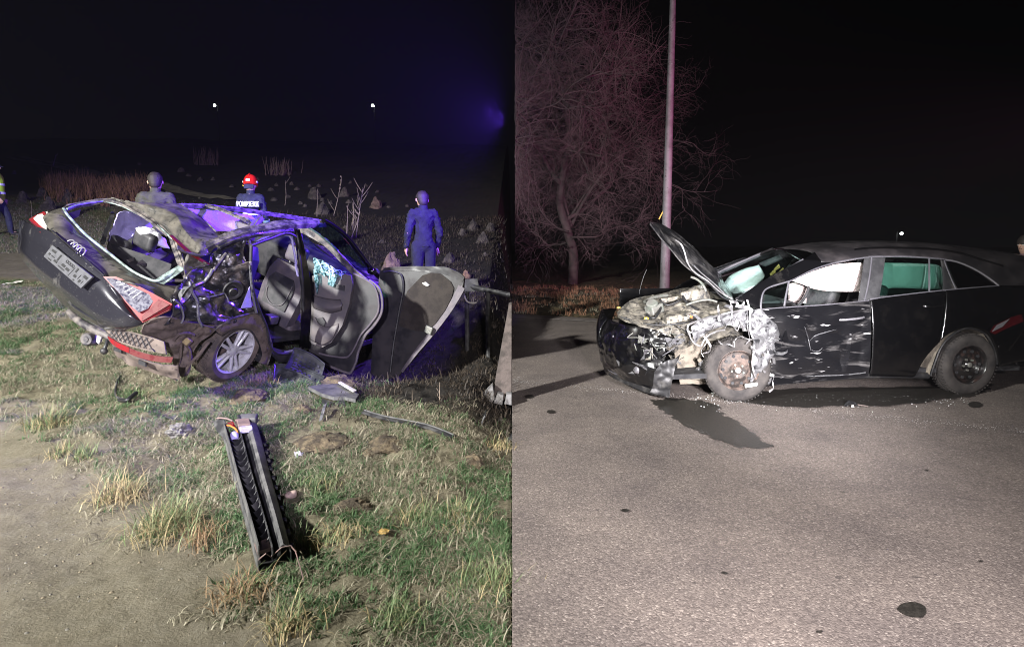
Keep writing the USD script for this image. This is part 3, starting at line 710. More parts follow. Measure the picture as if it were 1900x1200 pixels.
# --- bonnet, thrown up
lowE = [(1361, 558), (1342, 551), (1322, 531), (1290, 507), (1268, 489), (1247, 464), (1226, 440), (1207, 415)]
topE = [(1357, 551), (1346, 528), (1326, 503), (1300, 474), (1276, 450), (1256, 432), (1236, 421), (1205, 411)]
A_ = [Yp(*p, .70) for p in lowE]; B_ = [Yp(*p, -.30) for p in topE]
mid_ = [(a + b) / 2 + np.array([-.05, 0, .05]) * s_ for a, b, s_ in zip(A_, B_, (.2, .6, 1, 1, 1, .8, .4, .1))]
hood = dense(np.array([A_, mid_, B_]), 26, 60)
hp = obj('bonnet', sheet(crumple(hood, .022, 3.6, 2, True, .06), .012), M_hood, car, smooth=26)
obj('bonnet_flange', tube([p + np.array([0, .012, 0]) for p in np.array([Yp(1357, 554, .72), Yp(1335, 541, .72), Yp(1312, 521, .72), Yp(1286, 503, .72), Yp(1275, 487, .72), Yp(1270, 470, .72), Yp(1264, 455, .71), Yp(1252, 445, .71)])], .008, 6), M_bright, hp)
obj('bonnet_flange', tube([Yp(1350, 551, .73), Yp(1325, 526, .73), Yp(1300, 505, .73), Yp(1285, 490, .73)], .006, 6), M_torn, hp)
obj('bonnet_hinge', tube([Yp(1282, 514, .6), Yp(1297, 521, .6), Yp(1310, 540, .6)], .012, 6), M_alu, car)

# --- engine bay: a dusty heap of castings, covers, hoses and boxes
eng = [[Yp(1146, 578, .1), Yp(1180, 553, -.2), Yp(1225, 545, -.4), Yp(1275, 534, -.5), Yp(1340, 552, -.5)],
       [Yp(1150, 588, .4), Yp(1190, 572, .2), Yp(1235, 562, .1), Yp(1285, 556, .1), Yp(1350, 562, .1)],
       [Yp(1178, 600, .62), Yp(1210, 598, .55), Yp(1250, 588, .50), Yp(1300, 578, .5), Yp(1362, 572, .5)],
       [Yp(1215, 612, .75), Yp(1240, 612, .7), Yp(1270, 604, .68), Yp(1312, 596, .68), Yp(1380, 586, .72)],
       [Yp(1200, 660, .7), Yp(1230, 650, .7), Yp(1265, 648, .62), Yp(1310, 632, .5), Yp(1380, 640, .5)]]
obj('engine_bay', sheet(crumple(dense(np.array(eng), 60, 80), .035, 6.0, 5, True, .03), .02), M_dustp, car, smooth=24)
rs = np.random.RandomState(5)
def e_box(px, py, y, size, m, name='engine_part', yawd=0, tilt=0):
    R_ = Rot.from_euler('zyx', [yawd, tilt, rs.uniform(-10, 10)], degrees=True).as_matrix()
    obj(name, place(rbox(size, (0, 0, 0), min(size) * .18), Yp(px, py, y), R_), m, car, smooth=40)
e_box(1214, 573, .36, (.16, .14, .10), M_alu, 'throttle_housing', 20, 15)
obj('filler_neck', place(lathe([(.001, .04), (.05, .04), (.062, .03), (.066, -.03), (.08, -.05)], 24), Yp(1210, 566, .38), Rot.from_euler('xyz', [-30, 20, 0], degrees=True).as_matrix()), M_alu, car, smooth=40)
e_box(1245, 555, .0, (.42, .30, .05), M_dustp, 'engine_cover', 8, 8)
e_box(1258, 590, .58, (.30, .12, .10), M_dustp, 'fuse_box', 6, 8)
for i, (a, b, mm) in enumerate([(1240, 598, M_whitep), (1252, 594, M_whitep), (1262, 592, M_whitep), (1272, 590, M_whitep), (1282, 587, M_orange), (1277, 588, M_whitep), (1225, 600, M_plastic), (1218, 601, M_plastic)]):
    e_box(a, b, .66, (.026, .02, .034), mm, 'fuse_holder')
e_box(1283, 546, .2, (.26, .22, .10), M_dustp, 'air_box', -12, 10)
obj('strut_dome', place(lathe([(.001, .06), (.05, .058), (.075, .04), (.11, .02), (.125, -.04), (.13, -.1)], 28), Yp(1296, 540, .25), None), M_dustp, car, smooth=40)
e_box(1303, 530, .3, (.10, .06, .04), M_alu, 'bracket', 30, 20)
for k, (pts, r_, mm) in enumerate([
        ([(1262, 540, .2), (1268, 552, .3), (1280, 566, .4), (1296, 574, .5)], .014, M_plastic), ([(1225, 556, .2), (1240, 566, .3), (1256, 560, .3), (1270, 548, .2)], .012, M_plastic),
        ([(1152, 588, .45), (1180, 596, .55), (1215, 603, .68), (1262, 600, .74), (1300, 592, .74)], .010, M_plastic), ([(1196, 560, .1), (1212, 552, .0), (1238, 548, -.1)], .018, M_alu),
        ([(1200, 583, .45), (1214, 590, .55), (1222, 580, .5), (1226, 570, .4)], .013, M_plastic), ([(1256, 604, .76), (1270, 614, .78), (1282, 622, .78), (1290, 612, .76)], .006, M_plastic),
        ([(1273, 566, .5), (1290, 560, .5), (1312, 556, .5), (1330, 560, .5)], .012, M_alu), ([(1186, 545, .0), (1192, 520, .0), (1200, 500, .0)], .003, M_plastic)]):
    obj('hose', tube([Yp(a, b, c) for a, b, c in pts], r_, 8), mm, car, smooth=50)
obj('oil_cap', place(lathe([(.001, .02), (.02, .02), (.024, 0)], 16), Yp(1199, 592, .56)), M_yellow, car)
obj('oil_cap', place(lathe([(.001, .02), (.02, .02), (.024, 0)], 16), Yp(1148, 572, .2)), M_ochre, car)

# --- torn wing: shreds of bright metal from the bonnet edge down behind the wheel
tw = [[S(1282, 606, .02), S(1310, 590, .03), S(1345, 582, .03), S(1380, 574, .02), S(1414, 574, .01)],
      [S(1285, 622, .03), S(1312, 603, .05), S(1350, 592, .06), S(1392, 592, .05), S(1428, 600, .02)],
      [S(1290, 640, .02), S(1315, 616, .04), S(1352, 604, .05), S(1402, 620, .05), S(1436, 636, .02)]]
obj('torn_wing', sheet(crumple(dense(np.array(tw), 40, 70), .055, 4.2, 12, True, .0), .005), M_torn, car, smooth=22, label='front wing shredded into bright torn metal')
tw2 = [[S(1392, 590, .04), S(1415, 590, .05), S(1440, 604, .03)], [S(1395, 632, .06), S(1420, 634, .06), S(1448, 646, .03)], [S(1396, 668, .05), S(1415, 676, .06), S(1436, 690, .03)], [S(1392, 712, .03), S(1408, 714, .04), S(1428, 714, .02)]]
obj('torn_wing', sheet(crumple(dense(np.array(tw2), 50, 40), .060, 4.6, 17, True, .0), .005), M_torn, car, smooth=22)
rs = np.random.RandomState(9)
shreds = []
for k in range(26):
    a0 = rs.uniform(0, 1)
    px = np.interp(a0, [0, .45, .75, 1], [1285, 1385, 1420, 1412]) + rs.normal(0, 12)
    py = np.interp(a0, [0, .45, .75, 1], [622, 596, 640, 700]) + rs.normal(0, 10)
    n_ = rs.randint(3, 6); ang = rs.uniform(0, 2 * np.pi)
    pts = [S(px, py, rs.uniform(.02, .10))]
    for j in range(n_):
        ang += rs.normal(0, .9)
        px += 11 * math.cos(ang); py += 11 * math.sin(ang)
        pts.append(S(px, py, rs.uniform(.02, .11)))
    P = dense(np.stack([np.array(pts), np.array(pts) + rs.normal(0, .012, 3) + [0, 0, .012]]), 2, 24)
    shreds.append(sheet(P, .003))
for k in range(0, 26, 2):
    obj('metal_shred', shreds[k], M_bright if k % 3 else M_torn, car, smooth=25)
    obj('metal_shred', shreds[k + 1], M_bright, car, smooth=25)
edge1 = [(1280, 622), (1276, 606), (1292, 596), (1330, 586), (1362, 578), (1392, 574)]
obj('wing_edge', tube([S(*p, .06) for p in edge1], .010, 6), M_bright, car)
obj('wing_edge', tube([S(*p, .07) for p in [(1280, 622), (1288, 636), (1300, 642), (1306, 632), (1318, 620), (1345, 612)]], .008, 6), M_bright, car)
obj('wing_edge', tube([S(*p, .07) for p in [(1386, 556), (1392, 580), (1392, 610), (1400, 640), (1396, 670), (1402, 700)]], .009, 6), M_bright, car)
obj('inner_arch', panel([[Yp(1252, 650, .45), Yp(1300, 628, .42), Yp(1350, 620, .42), Yp(1400, 640, .42)], [Yp(1258, 690, .5), Yp(1300, 660, .4), Yp(1350, 650, .35), Yp(1402, 670, .4)], [Yp(1262, 712, .55), Yp(1310, 712, .5), Yp(1350, 720, .4), Yp(1400, 715, .4)]], 30, 36, .015, (.03, 4.5), 3), M_tan, car, smooth=28)
obj('strut', tube([Yp(1318, 640, .5), Yp(1316, 670, .5), Yp(1322, 700, .5)], .028, 10), M_tan, car)
obj('arm', tube([Yp(1262, 695, .5), Yp(1290, 700, .55), Yp(1345, 702, .62)], .025, 8), M_tan, car)
for k in range(9):
    e_box(1294 + rs.uniform(-6, 22), 670 + rs.uniform(-10, 38), .60, (.05, .04, .04), M_tan if k % 2 else M_torn, 'bracket', rs.uniform(0, 90), rs.uniform(0, 60))
e_box(1394, 714, .93, (.13, .02, .035), M_whitep, 'torn_strip', 0, 8)
obj('liner_edge', tube([Yp(1315, 655, .6), Yp(1311, 690, .62), Yp(1322, 712, .66), Yp(1340, 728, .7)], .008, 6), M_plastic, car)

# --- front: bumper skin, grille, lamps
fb = [[Yp(1128, 592, -.1), Yp(1150, 600, .35), Yp(1182, 606, .62), Yp(1215, 612, .78), Yp(1238, 622, .84)],
      [Yp(1112, 630, -.1), Yp(1136, 638, .35), Yp(1170, 645, .62), Yp(1208, 648, .8), Yp(1236, 652, .86)],
      [Yp(1114, 662, -.1), Yp(1138, 672, .35), Yp(1172, 680, .62), Yp(1206, 688, .8), Yp(1226, 690, .86)],
      [Yp(1126, 694, -.1), Yp(1152, 702, .35), Yp(1182, 712, .62), Yp(1208, 720, .8), Yp(1222, 722, .86)]]
fbo = obj('front_bumper', sheet(crumple(dense(np.array(fb), 50, 50), .022, 5.0, 21, True, .02), .010), M_black, car, smooth=26)
far_fb = [[p * np.array([1, 1, 1]) for p in (Yp(1128, 592, -.1), np.array([3.62, -.5, .80]), np.array([3.35, -.84, .78]))], [Yp(1112, 630, -.1), np.array([3.68, -.5, .58]), np.array([3.4, -.87, .56])], [Yp(1126, 694, -.1), np.array([3.62, -.5, .24]), np.array([3.36, -.85, .24])]]
obj('front_bumper', panel(far_fb, 16, 20, .01), M_black, car, smooth=True)
lip = [Yp(1122, 690, -.3), Yp(1134, 699, .1), Yp(1165, 714, .45), Yp(1205, 730, .72), Yp(1242, 737, .86)]
lipU = [Yp(1122, 680, -.3), Yp(1134, 688, .1), Yp(1165, 702, .45), Yp(1205, 716, .72), Yp(1244, 722, .86)]
obj('bumper_lip', sheet(dense(np.stack([np.array(lipU), np.array(lip)]), 6, 40), .02), M_plastic, fbo, smooth=30)
obj('bumper_lip_edge', tube(np.array(lipU) + [0.01, 0, .0], .007, 6), M_greytrim, fbo)
obj('bumper_corner', panel([[S(1214, 690, .02), S(1232, 672, .04), S(1258, 664, .06)], [S(1212, 712, .02), S(1230, 700, .04), S(1250, 694, .06)], [S(1206, 727, .02), S(1224, 732, .04), S(1240, 738, .05)]], 24, 20, .008, (.02, 6), 31), M_plastic, car, smooth=26)
for (a, b, w_, h_) in ((1151, 626, 26, 10), (1150, 648, 20, 5), (1151, 664, 18, 5)):
    obj('grille_bar', tube([Yp(a - w_ / 2, b - 2, .32), Yp(a, b, .40), Yp(a + w_ / 2, b + 4, .50)], .014 if h_ > 6 else .009, 8), M_chrome, fbo)
fog = obj('fog_lamp', place(lathe([(.001, .012), (.03, .010), (.045, 0), (.048, -.03)], 24), Yp(1180, 684, .66), Rot.from_euler('y', 75, degrees=True).as_matrix()), M_chrome, fbo, smooth=40)
obj('fog_lamp_frame', poly_prism([Yp(1143, 668, .45), Yp(1165, 676, .55), Yp(1200, 688, .76), Yp(1200, 700, .76), Yp(1168, 692, .56), Yp(1150, 683, .48)], .012), M_torn, fbo)
obj('headlamp', panel([[Yp(1190, 618, .66), Yp(1215, 612, .74), Yp(1240, 606, .80)], [Yp(1196, 640, .68), Yp(1220, 634, .76), Yp(1246, 628, .82)]], 14, 18, .02, (.02, 8), 41), M_dustp, car, smooth=26)
rs = np.random.RandomState(19)
for k in range(26):
    px, py = rs.uniform(1186, 1262), rs.uniform(612, 690)
    pts = [Yp(px + rs.normal(0, 9), py + rs.normal(0, 9), rs.uniform(.80, .90)) for _ in range(4)]
    obj('broken_piece', poly_prism(pts[:3], .006), [M_torn, M_dustp, M_black, M_plastic, M_chrome, M_alu][k % 6], car)
for k in range(10):
    px, py = rs.uniform(1190, 1270), rs.uniform(605, 680)
    pts = [(px, py)]
    for j in range(3): pts.append((pts[-1][0] + rs.normal(0, 11), pts[-1][1] + rs.normal(0, 9)))
    obj('cable', tube([Yp(a, b, rs.uniform(.84, .9)) for a, b in pts], .004, 5), M_plastic if k % 2 else M_alu, car)
# ================================================================ the wreck on the verge
M_alloy = mat('silver_alloy', (0.60, 0.60, 0.62), 0.42, metal=0.45, col2=(0.16, 0.14, 0.13), scale=12, ramp=(0.5, 0.72), rough2=0.7)
M_wpaint = mat('dark_grey_metallic_paint', (0.022, 0.0215, 0.028), 0.24, metal=0.3, coat=1.0, col2=(0.10, 0.094, 0.085), scale=9, ramp=(0.60, 0.80), rough2=0.7, col3=(0.32, 0.31, 0.29), scale3=75, ramp3=(0.67, 0.74))
M_wdust = mat('dust_covered_paint', (0.026, 0.025, 0.024), 0.42, metal=0.2, coat=0.4, col2=(0.100, 0.088, 0.068), scale=5.5, ramp=(0.30, 0.76), rough2=0.9, bump=(22, 0.35, 0.01), col3=(0.008, 0.008, 0.008), scale3=16, ramp3=(0.60, 0.68), detail=8)
M_wcrush = mat('crushed_dirty_metal', (0.045, 0.046, 0.052), 0.30, metal=0.75, coat=0.6, col2=(0.15, 0.12, 0.095), scale=8, ramp=(0.44, 0.70), rough2=0.8, bump=(14, 0.5, 0.012), col3=(0.22, 0.22, 0.24), scale3=34, ramp3=(0.62, 0.70))
M_wbrown = mat('muddy_brown_plastic', (0.055, 0.040, 0.034), 0.75, col2=(0.125, 0.096, 0.078), scale=7, ramp=(0.36, 0.68), bump=(26, 0.4, 0.008), col3=(0.03, 0.022, 0.02), scale3=24, ramp3=(0.58, 0.68))
M_wrail = mat('bent_rail_metal', (0.045, 0.042, 0.048), 0.45, metal=0.5, col2=(0.15, 0.13, 0.115), scale=13, ramp=(0.40, 0.66), rough2=0.85, bump=(40, 0.4, 0.006))
M_edge = mat('green_glass_edge', (0.22, 0.28, 0.26), 0.35, col2=(0.08, 0.10, 0.09), scale=22)
M_lav = mat('lavender_airbag_cloth', (0.34, 0.31, 0.56), 0.85, bump=(9, 0.4, 0.03), col2=(0.28, 0.25, 0.48), scale=4)
M_cabin = mat('black_cabin_plastic', (0.010, 0.010, 0.012), 0.55, col2=(0.03, 0.028, 0.03), scale=8)
M_leather = mat('grey_violet_seat_leather', (0.045, 0.040, 0.052), 0.5, col2=(0.085, 0.070, 0.078), scale=7, bump=(90, 0.25, 0.002))
M_trim = mat('grey_door_trim', (0.070, 0.064, 0.070), 0.6, col2=(0.115, 0.096, 0.092), scale=6, ramp=(0.4, 0.75), bump=(120, 0.2, 0.002))
M_doorin = mat('dusty_dark_door_shell', (0.007, 0.0065, 0.009), 0.42, col2=(0.028, 0.022, 0.023), scale=4, ramp=(0.42, 0.75), rough2=0.8)
M_felt = mat('brown_felt_panel', (0.020, 0.016, 0.015), 0.95, col2=(0.032, 0.026, 0.023), scale=9, bump=(140, 0.5, 0.003))
M_seal = mat('violet_grey_door_seal', (0.075, 0.063, 0.080), 0.6, col2=(0.13, 0.108, 0.118), scale=15, ramp=(0.4, 0.7))
M_red = mat('red_plastic', (0.19, 0.008, 0.012), 0.3, col2=(0.13, 0.016, 0.018), scale=30, coat=0.5)
M_pink = mat('pink_clear_reflector', (0.11, 0.030, 0.030), 0.25, col2=(0.09, 0.012, 0.016), scale=26, ramp=(0.5, 0.6), coat=1.0)
M_plate = mat('grey_plate_holder', (0.070, 0.070, 0.078), 0.5, col2=(0.050, 0.050, 0.056), scale=22)
M_plated = mat('plate_holder_print', (0.008, 0.008, 0.009), 0.5)
M_crystal = mat('cracked_clear_lamp', (0.20, 0.20, 0.225), 0.3, metal=0.35, col2=(0.035, 0.033, 0.06), scale=38, ramp=(0.42, 0.62), detail=4, bump=(60, 0.6, 0.004), coat=1.0)
M_shard = material('blue_green_broken_glass', {'g': ('geometry', {}), 'n': ('noise_texture', {'scale': 34.0, 'detail': 6}), 'r': ('rgb_ramp', {'ramp': [(0.40, (0, 0, 0)), (0.62, (1, 1, 1))]}),
    'a': ('transparent_bsdf', {'color': (0.45, 0.72, 0.72)}), 'd': ('principled_bsdf', {'base_color': (0.20, 0.33, 0.37), 'roughness': 0.2, 'specular_ior_level': 0.8}), 'm': ('mix_closure', {})},
    [('g.position', 'n.vector'), ('n.fac', 'r.fac'), ('r.color', 'm.fac'), ('a.BSDF', 'm.closure1'), ('d.BSDF', 'm.closure2')], surface='m.closure')
G_side = glass('dark_teal_glass', (0.55, 0.70, 0.72), 0.05)

Wf = Frame([-3.4928, 6.3118, 0.638], Rot.from_euler('ZYX', [1.18907914, 0.05923707, 0.37704167]).as_matrix())
wk = thing('wrecked_car', 'wrecked dark grey saloon without windows, roof crushed and doors torn open, on the grass', 'car', M=Wf.M)
X, Y, Z = Wf.X, Wf.Y, Wf.Z
def pts(fn, L): return [fn(*p) for p in L]

# --- tail: bumper skin with the plate, boot lid above it
tailx = [-.72, -.92, -1.0, -1.04, -1.04, -1.0, -.88]
r0 = pts(X, zip([40, 62, 95, 140, 194, 232, 267], [407, 419, 431, 469, 515, 558, 597], tailx))
r1 = pts(X, zip([36, 56, 92, 135, 184, 230, 268], [432, 446, 466, 502, 545, 580, 599], [x - .05 for x in tailx]))
r2 = pts(X, zip([35, 52, 88, 132, 178, 226, 267], [455, 472, 503, 541, 578, 602, 601], [x - .05 for x in tailx]))
r3 = pts(X, zip([36, 50, 84, 130, 178, 224, 264], [472, 493, 530, 575, 604, 615, 604], [x + .03 for x in tailx]))
TAIL = dense(np.array([r0, r1, r2, r3]), 50, 90)
bump_o = obj('rear_bumper', sheet(crumple(TAIL, .006, 3.0, 3, False, .02), .012), M_wpaint, wk, smooth=60)
obj('bumper_step', tube(pts(X, [(86, 522, -.985), (112, 546, -1.03), (150, 578, -1.06), (178, 594, -1.06)]), .007, 6), M_wpaint, bump_o)
lid = np.array([pts(X, [(88, 398, -.74), (118, 388, -.66), (150, 424, -.70), (200, 468, -.72), (246, 504, -.72), (290, 524, -.66), (330, 530, -.55)]),
                pts(X, [(80, 402, -.82), (112, 408, -.84), (146, 444, -.87), (197, 492, -.89), (244, 514, -.87), (290, 538, -.76), (330, 552, -.60)]),
                pts(X, [(88, 422, -.93), (97, 430, -.985), (141, 468, -1.02), (194, 514, -1.025), (243, 524, -.98), (290, 548, -.80), (322, 566, -.68)])])
LID = crumple(dense(lid, 36, 80), .014, 3.4, 6, True, .06)
lid_o = obj('boot_lid', sheet(LID, .012), M_wdust, wk, smooth=45)
obj('boot_lip', tube(pts(X, [(97, 428, -1.0), (141, 466, -1.035), (194, 512, -1.04)]), .006, 6), M_wpaint, lid_o)
# plate holder
pc = pts(X, [(99, 455, -1.085), (173, 514, -1.115), (152, 535, -1.13), (82.5, 476, -1.105)])
plate_o = obj('plate_holder', poly_prism(pc, .016), M_plate, bump_o)
def quadpt(q, u, v): return (1 - v) * ((1 - u) * q[0] + u * q[1]) + v * ((1 - u) * q[3] + u * q[2])
pn = np.cross(pc[1] - pc[0], pc[3] - pc[0]); pn /= np.linalg.norm(pn)
if pn[0] > 0: pn = -pn
marks = []
for (u0, v0, u1, v1) in [(.06, .18, .16, .34), (.05, .52, .09, .66), (.12, .56, .20, .62), (.26, .14, .29, .62), (.22, .66, .30, .80), (.40, .52, .48, .68), (.51, .56, .59, .72), (.64, .22, .645, .92), (.69, .14, .72, .44), (.72, .58, .78, .74), (.88, .20, .96, .38), (.82, .34, .83, .70), (.86, .62, .90, .82), (.10, .84, .18, .92), (.36, .80, .52, .86), (.76, .86, .80, .94), (.93, .56, .94, .80)]:
    q = [quadpt(pc, a, b) + pn * .0095 for a, b in ((u0, v0), (u1, v0), (u1, v1), (u0, v1))]
    obj('printed_mark', poly_prism(q, .003), M_plated, plate_o)
for k in range(4):                                            # the emblem on the holder and on the lid: four linked rings
    c_ = quadpt(pc, .445 + .05 * k, .24) + pn * .010
    e1 = pc[1] - pc[0]; e1 /= np.linalg.norm(e1); e2 = np.cross(pn, e1)
    Rm = np.stack([e1, e2, pn], 1)
    obj('emblem_ring', place(trimesh.creation.torus(.0115, .0026, 20, 6), c_, Rm), M_plated, plate_o)
ec = [X(131, 455.5, -.985), X(137.4, 460.2, -.99), X(144.2, 464.8, -.995), X(151.2, 469.6, -1.0)]
e1 = ec[3] - ec[0]; e1 /= np.linalg.norm(e1); en = np.array([-.85, 0, .5]); en -= e1 * (en @ e1); en /= np.linalg.norm(en)
for c_ in ec:
    obj('emblem_ring', place(trimesh.creation.torus(.046, .0058, 30, 8), c_ + en * .012, np.stack([e1, np.cross(en, e1), en], 1)), M_chrome, lid_o, smooth=50)
obj('badge', poly_prism([X(60, 438, -.955), X(65, 435, -.965), X(69, 440, -.97), X(63, 443, -.96)], .004), M_chrome, bump_o)
for k, (a, b, c2, d) in enumerate([(67, 437, 73, 446), (70, 433, 68, 447), (73, 430, 77, 434)]):
    obj('red_scratch', tube([X(a, b, -.972), X((a + c2) / 2 + 1, (b + d) / 2, -.985), X(c2, d, -.985)], .003, 5), M_red, bump_o)
# lamps
tlR = [X(193, 514, -1.045), X(214, 513, -1.01), X(250, 527, -.93), X(290, 547, -.82), Y(318, 563, -.93), Y(313, 575, -.935), X(269, 600, -.92), X(246, 576, -.985), X(218, 543, -1.03)]
tR = obj('tail_lamp', poly_prism(tlR, .03), M_red, wk)
cen = np.mean(tlR, 0); nT = np.cross(tlR[4] - tlR[0], tlR[6] - tlR[0]); nT /= np.linalg.norm(nT); nT = nT if nT[0] < 0 else -nT
inn = [X(199, 517, -1.05), X(216, 517, -1.02), X(250, 532, -.95), X(292, 553, -.85), X(276, 572, -.92), X(260, 580, -.955), X(243, 566, -.99), X(220, 540, -1.035)]
inn = [p + nT * .016 for p in inn]
obj('lamp_crystal', poly_prism(inn, .012), M_crystal, tR)
for k in range(7):
    u = .15 + .1 * k
    a = inn[0] * (1 - u) + inn[4] * u; b = inn[1] * (1 - u) + inn[3] * u
    obj('lamp_rib', tube([a + nT * .008, b + nT * .008], .004, 5), M_whitep if k % 2 else M_chrome, tR)
obj('lamp_lens', poly_prism([p + nT * .018 for p in (X(292, 553, -.84), Y(316, 565, -.93), X(269, 598, -.93), X(262, 580, -.95), X(280, 570, -.91))], .006), M_pink, tR)
tlL = [X(57, 412, -.80), X(66, 403, -.76), X(83, 394, -.70), X(92, 406, -.74), X(88, 431, -.93), X(74, 425, -.90)]
tL = obj('tail_lamp', poly_prism(tlL, .04), M_red, wk)
obj('lamp_crystal', poly_prism([X(64, 408, -.82), X(71, 399, -.77), X(80, 399, -.76), X(89, 413, -.84), X(87, 426, -.94), X(76, 419, -.90)], .022), M_whitep, tL)
obj('torn_strip', poly_prism([X(85, 393, -.72), X(88, 392, -.70), X(95, 409, -.76), X(92, 410, -.78)], .004), M_whitep, wk)
obj('rear_corner', panel([[X(38, 408, -.74), X(47, 411, -.60)], [X(36, 440, -.78), X(44, 440, -.62)], [X(36, 470, -.76), X(44, 470, -.60)]], 12, 8, .01, (.01, 5), 4), M_wpaint, wk)

# --- rear window frame, the hole it leaves, the pillar beside it
top_e = pts(X, [(118, 387, -.66), (140, 377, -.50), (175, 371, -.34), (206, 368, -.22)]) + pts(X, [(236, 377, -.18), (276, 400, -.16), (318, 434, -.15)])
def flatbar(P_, w, th, m, name, par=wk, seed=0, cr=.006, nrm_=(0, 0, 1)):
    P_ = np.array(P_)
    w = np.broadcast_to(w, len(P_))
    t = np.gradient(P_, axis=0); s_ = np.cross(t, nrm_); s_ /= np.linalg.norm(s_, axis=1, keepdims=True) + 1e-9
    G_ = dense(np.stack([P_ - s_ * w[:, None] / 2, P_, P_ + s_ * w[:, None] / 2]), 7, max(20, 8 * len(P_)))
    G_[:3] -= np.array([0, 0, .012]); G_[4:] -= np.array([0, 0, .012])
    return obj(name, sheet(crumple(G_, cr, 9, seed, True), th), m, par, smooth=40)
flatbar(top_e, [.04, .06, .09, .12, .11, .10, .08], .02, M_wrail, 'rear_window_frame', seed=3)
obj('window_edge', tube(pts(X, [(118, 387, -.70), (128, 402, -.74), (160, 436, -.76), (200, 468, -.77), (246, 503, -.77), (285, 521, -.72), (300, 519, -.68), (332, 500, -.52)]), .011, 7), M_edge, wk)
obj('window_edge', tube(pts(X, [(124, 388, -.69), (150, 379, -.52), (190, 374, -.30), (230, 384, -.20), (276, 408, -.18), (320, 444, -.18)]), .010, 7), M_edge, wk)
obj('glass_remnant', poly_prism(pts(X, [(128, 396, -.70), (150, 388, -.56), (146, 402, -.62), (136, 406, -.70)]), .004), M_doorin, wk)
obj('glass_remnant', poly_prism(pts(X, [(285, 522, -.70), (330, 492, -.52), (344, 500, -.50), (304, 527, -.68)]), .006), M_edge, wk)
flatbar([X(318, 436, -.16), X(330, 470, -.32), X(342, 500, -.48), X(351, 521, -.58)], [.05, .06, .06, .05], .03, M_wrail, 'rear_pillar', seed=8, nrm_=(-.8, -.6, .2))
flatbar([X(206, 394, -.20), X(196, 420, -.40), X(188, 447, -.58)], [.05, .05, .04], .03, M_cabin, 'rear_pillar', seed=9, nrm_=(-1, 0, 0))
obj('red_strip', poly_prism([Y(314, 437, -.60), Y(319, 436, -.60), Y(356, 468, -.66), Y(395, 494, -.70), Y(391, 498, -.70), Y(350, 470, -.66)], .015), M_red, wk)
# --- roof skin, sagging; the torn opening ahead of it
rf = np.array([[X(206, 368, -.22), Y(270, 376, .55), Y(332, 378, .58)],
               [X(250, 385, -.17), Y(318, 392, .15), Y(372, 404, .16)],
               [X(300, 418, -.15), Y(340, 424, -.25), Y(402, 431, -.20)],
               [X(320, 437, -.15), Y(362, 452, -.56), Y(410, 446, -.58)],
               [Y(330, 462, -.68), Y(372, 474, -.72), Y(392, 468, -.66)]])
obj('roof', sheet(crumple(dense(rf, 60, 60), .022, 3.6, 14, True, .04), .012), M_wdust, wk, smooth=40)
obj('roof_edge', tube(pts(Y, [(334, 380, .57), (372, 405, .16), (402, 431, -.20)]), .010, 6), M_wrail, wk)
flatbar(pts(Y, [(330, 377, .60), (386, 379, .61), (440, 385, .62), (500, 393, .62), (560, 402, .60), (600, 408, .55)]), [.05, .06, .06, .08, .10, .10], .03, M_wrail, 'roof_rail', seed=21)
flatbar(pts(Y, [(374, 458, -.64), (404, 442, -.63), (440, 428, -.63), (480, 420, -.62), (540, 411, -.60), (604, 409, -.50)]), [.07, .08, .10, .12, .13, .12], .04, M_wrail, 'roof_rail', seed=22, cr=.010)
flatbar(pts(Y, [(384, 378, .62), (410, 386, .40), (445, 400, .10), (478, 418, -.45)]), .07, .02, M_wrail, 'roof_bar', seed=23)
flatbar([Y(470, 421, -.50), Y(478, 410, -.45), Y(487, 400, -.40)], .07, .012, M_wrail, 'roof_bar', seed=24, nrm_=(-.7, -.7, .2))
flatbar(pts(Y, [(405, 455, -.70), (440, 440, -.70), (490, 430, -.70), (545, 424, -.68)]), .05, .02, M_wcrush, 'drip_rail', seed=25)
obj('curtain_airbag', panel([pts(Y, [(338, 386, .56), (400, 392, .58), (455, 398, .58), (480, 404, .58)]), pts(Y, [(370, 404, .50), (400, 412, .50), (440, 416, .46), (468, 420, .44)]), pts(Y, [(398, 428, .40), (420, 428, .42), (452, 424, .42), (470, 424, .40)])], 24, 36, .01, (.03, 5), 3), M_lav, wk, smooth=True)
obj('glass_seam', poly_prism(pts(Y, [(336, 384, .60), (400, 389, .62), (450, 396, .62), (448, 401, .60), (400, 396, .60), (346, 390, .58)]), .006), M_edge, wk)
# --- cabin seen through the rear window
obj('floor_pan', cat([box((2.9, 1.5, .05), (1.2, -.02, .30)), box((2.5, .05, .5), (1.35, .82, .58))]), M_cabin, wk)
obj('rear_bulkhead', panel([pts(X, [(205, 452, -.45), (262, 470, -.40), (318, 490, -.38)]), pts(X, [(215, 480, -.50), (262, 510, -.50), (310, 522, -.48)])], 12, 14, .02), M_cabin, wk)
obj('curtain_airbag', panel([pts(Y, [(217, 397, .58), (236, 392, .60), (262, 402, .60), (284, 420, .58)]), pts(Y, [(208, 424, .56), (232, 424, .56), (252, 426, .55), (268, 430, .54)]), pts(Y, [(198, 448, .54), (216, 450, .52), (232, 444, .5), (246, 434, .5)])], 20, 24, .01, (.025, 5), 6), M_lav, wk, smooth=30)
obj('airbag', panel([pts(Y, [(252, 424, .35), (270, 421, .35), (286, 426, .3), (306, 440, .25)]), pts(Y, [(262, 440, .3), (276, 438, .25), (292, 444, .22), (312, 452, .2)]), pts(Y, [(276, 448, .3), (286, 458, .24), (297, 459, .2), (316, 462, .18)])], 22, 26, .01, (.04, 6), 9), M_airw, wk, smooth=30)
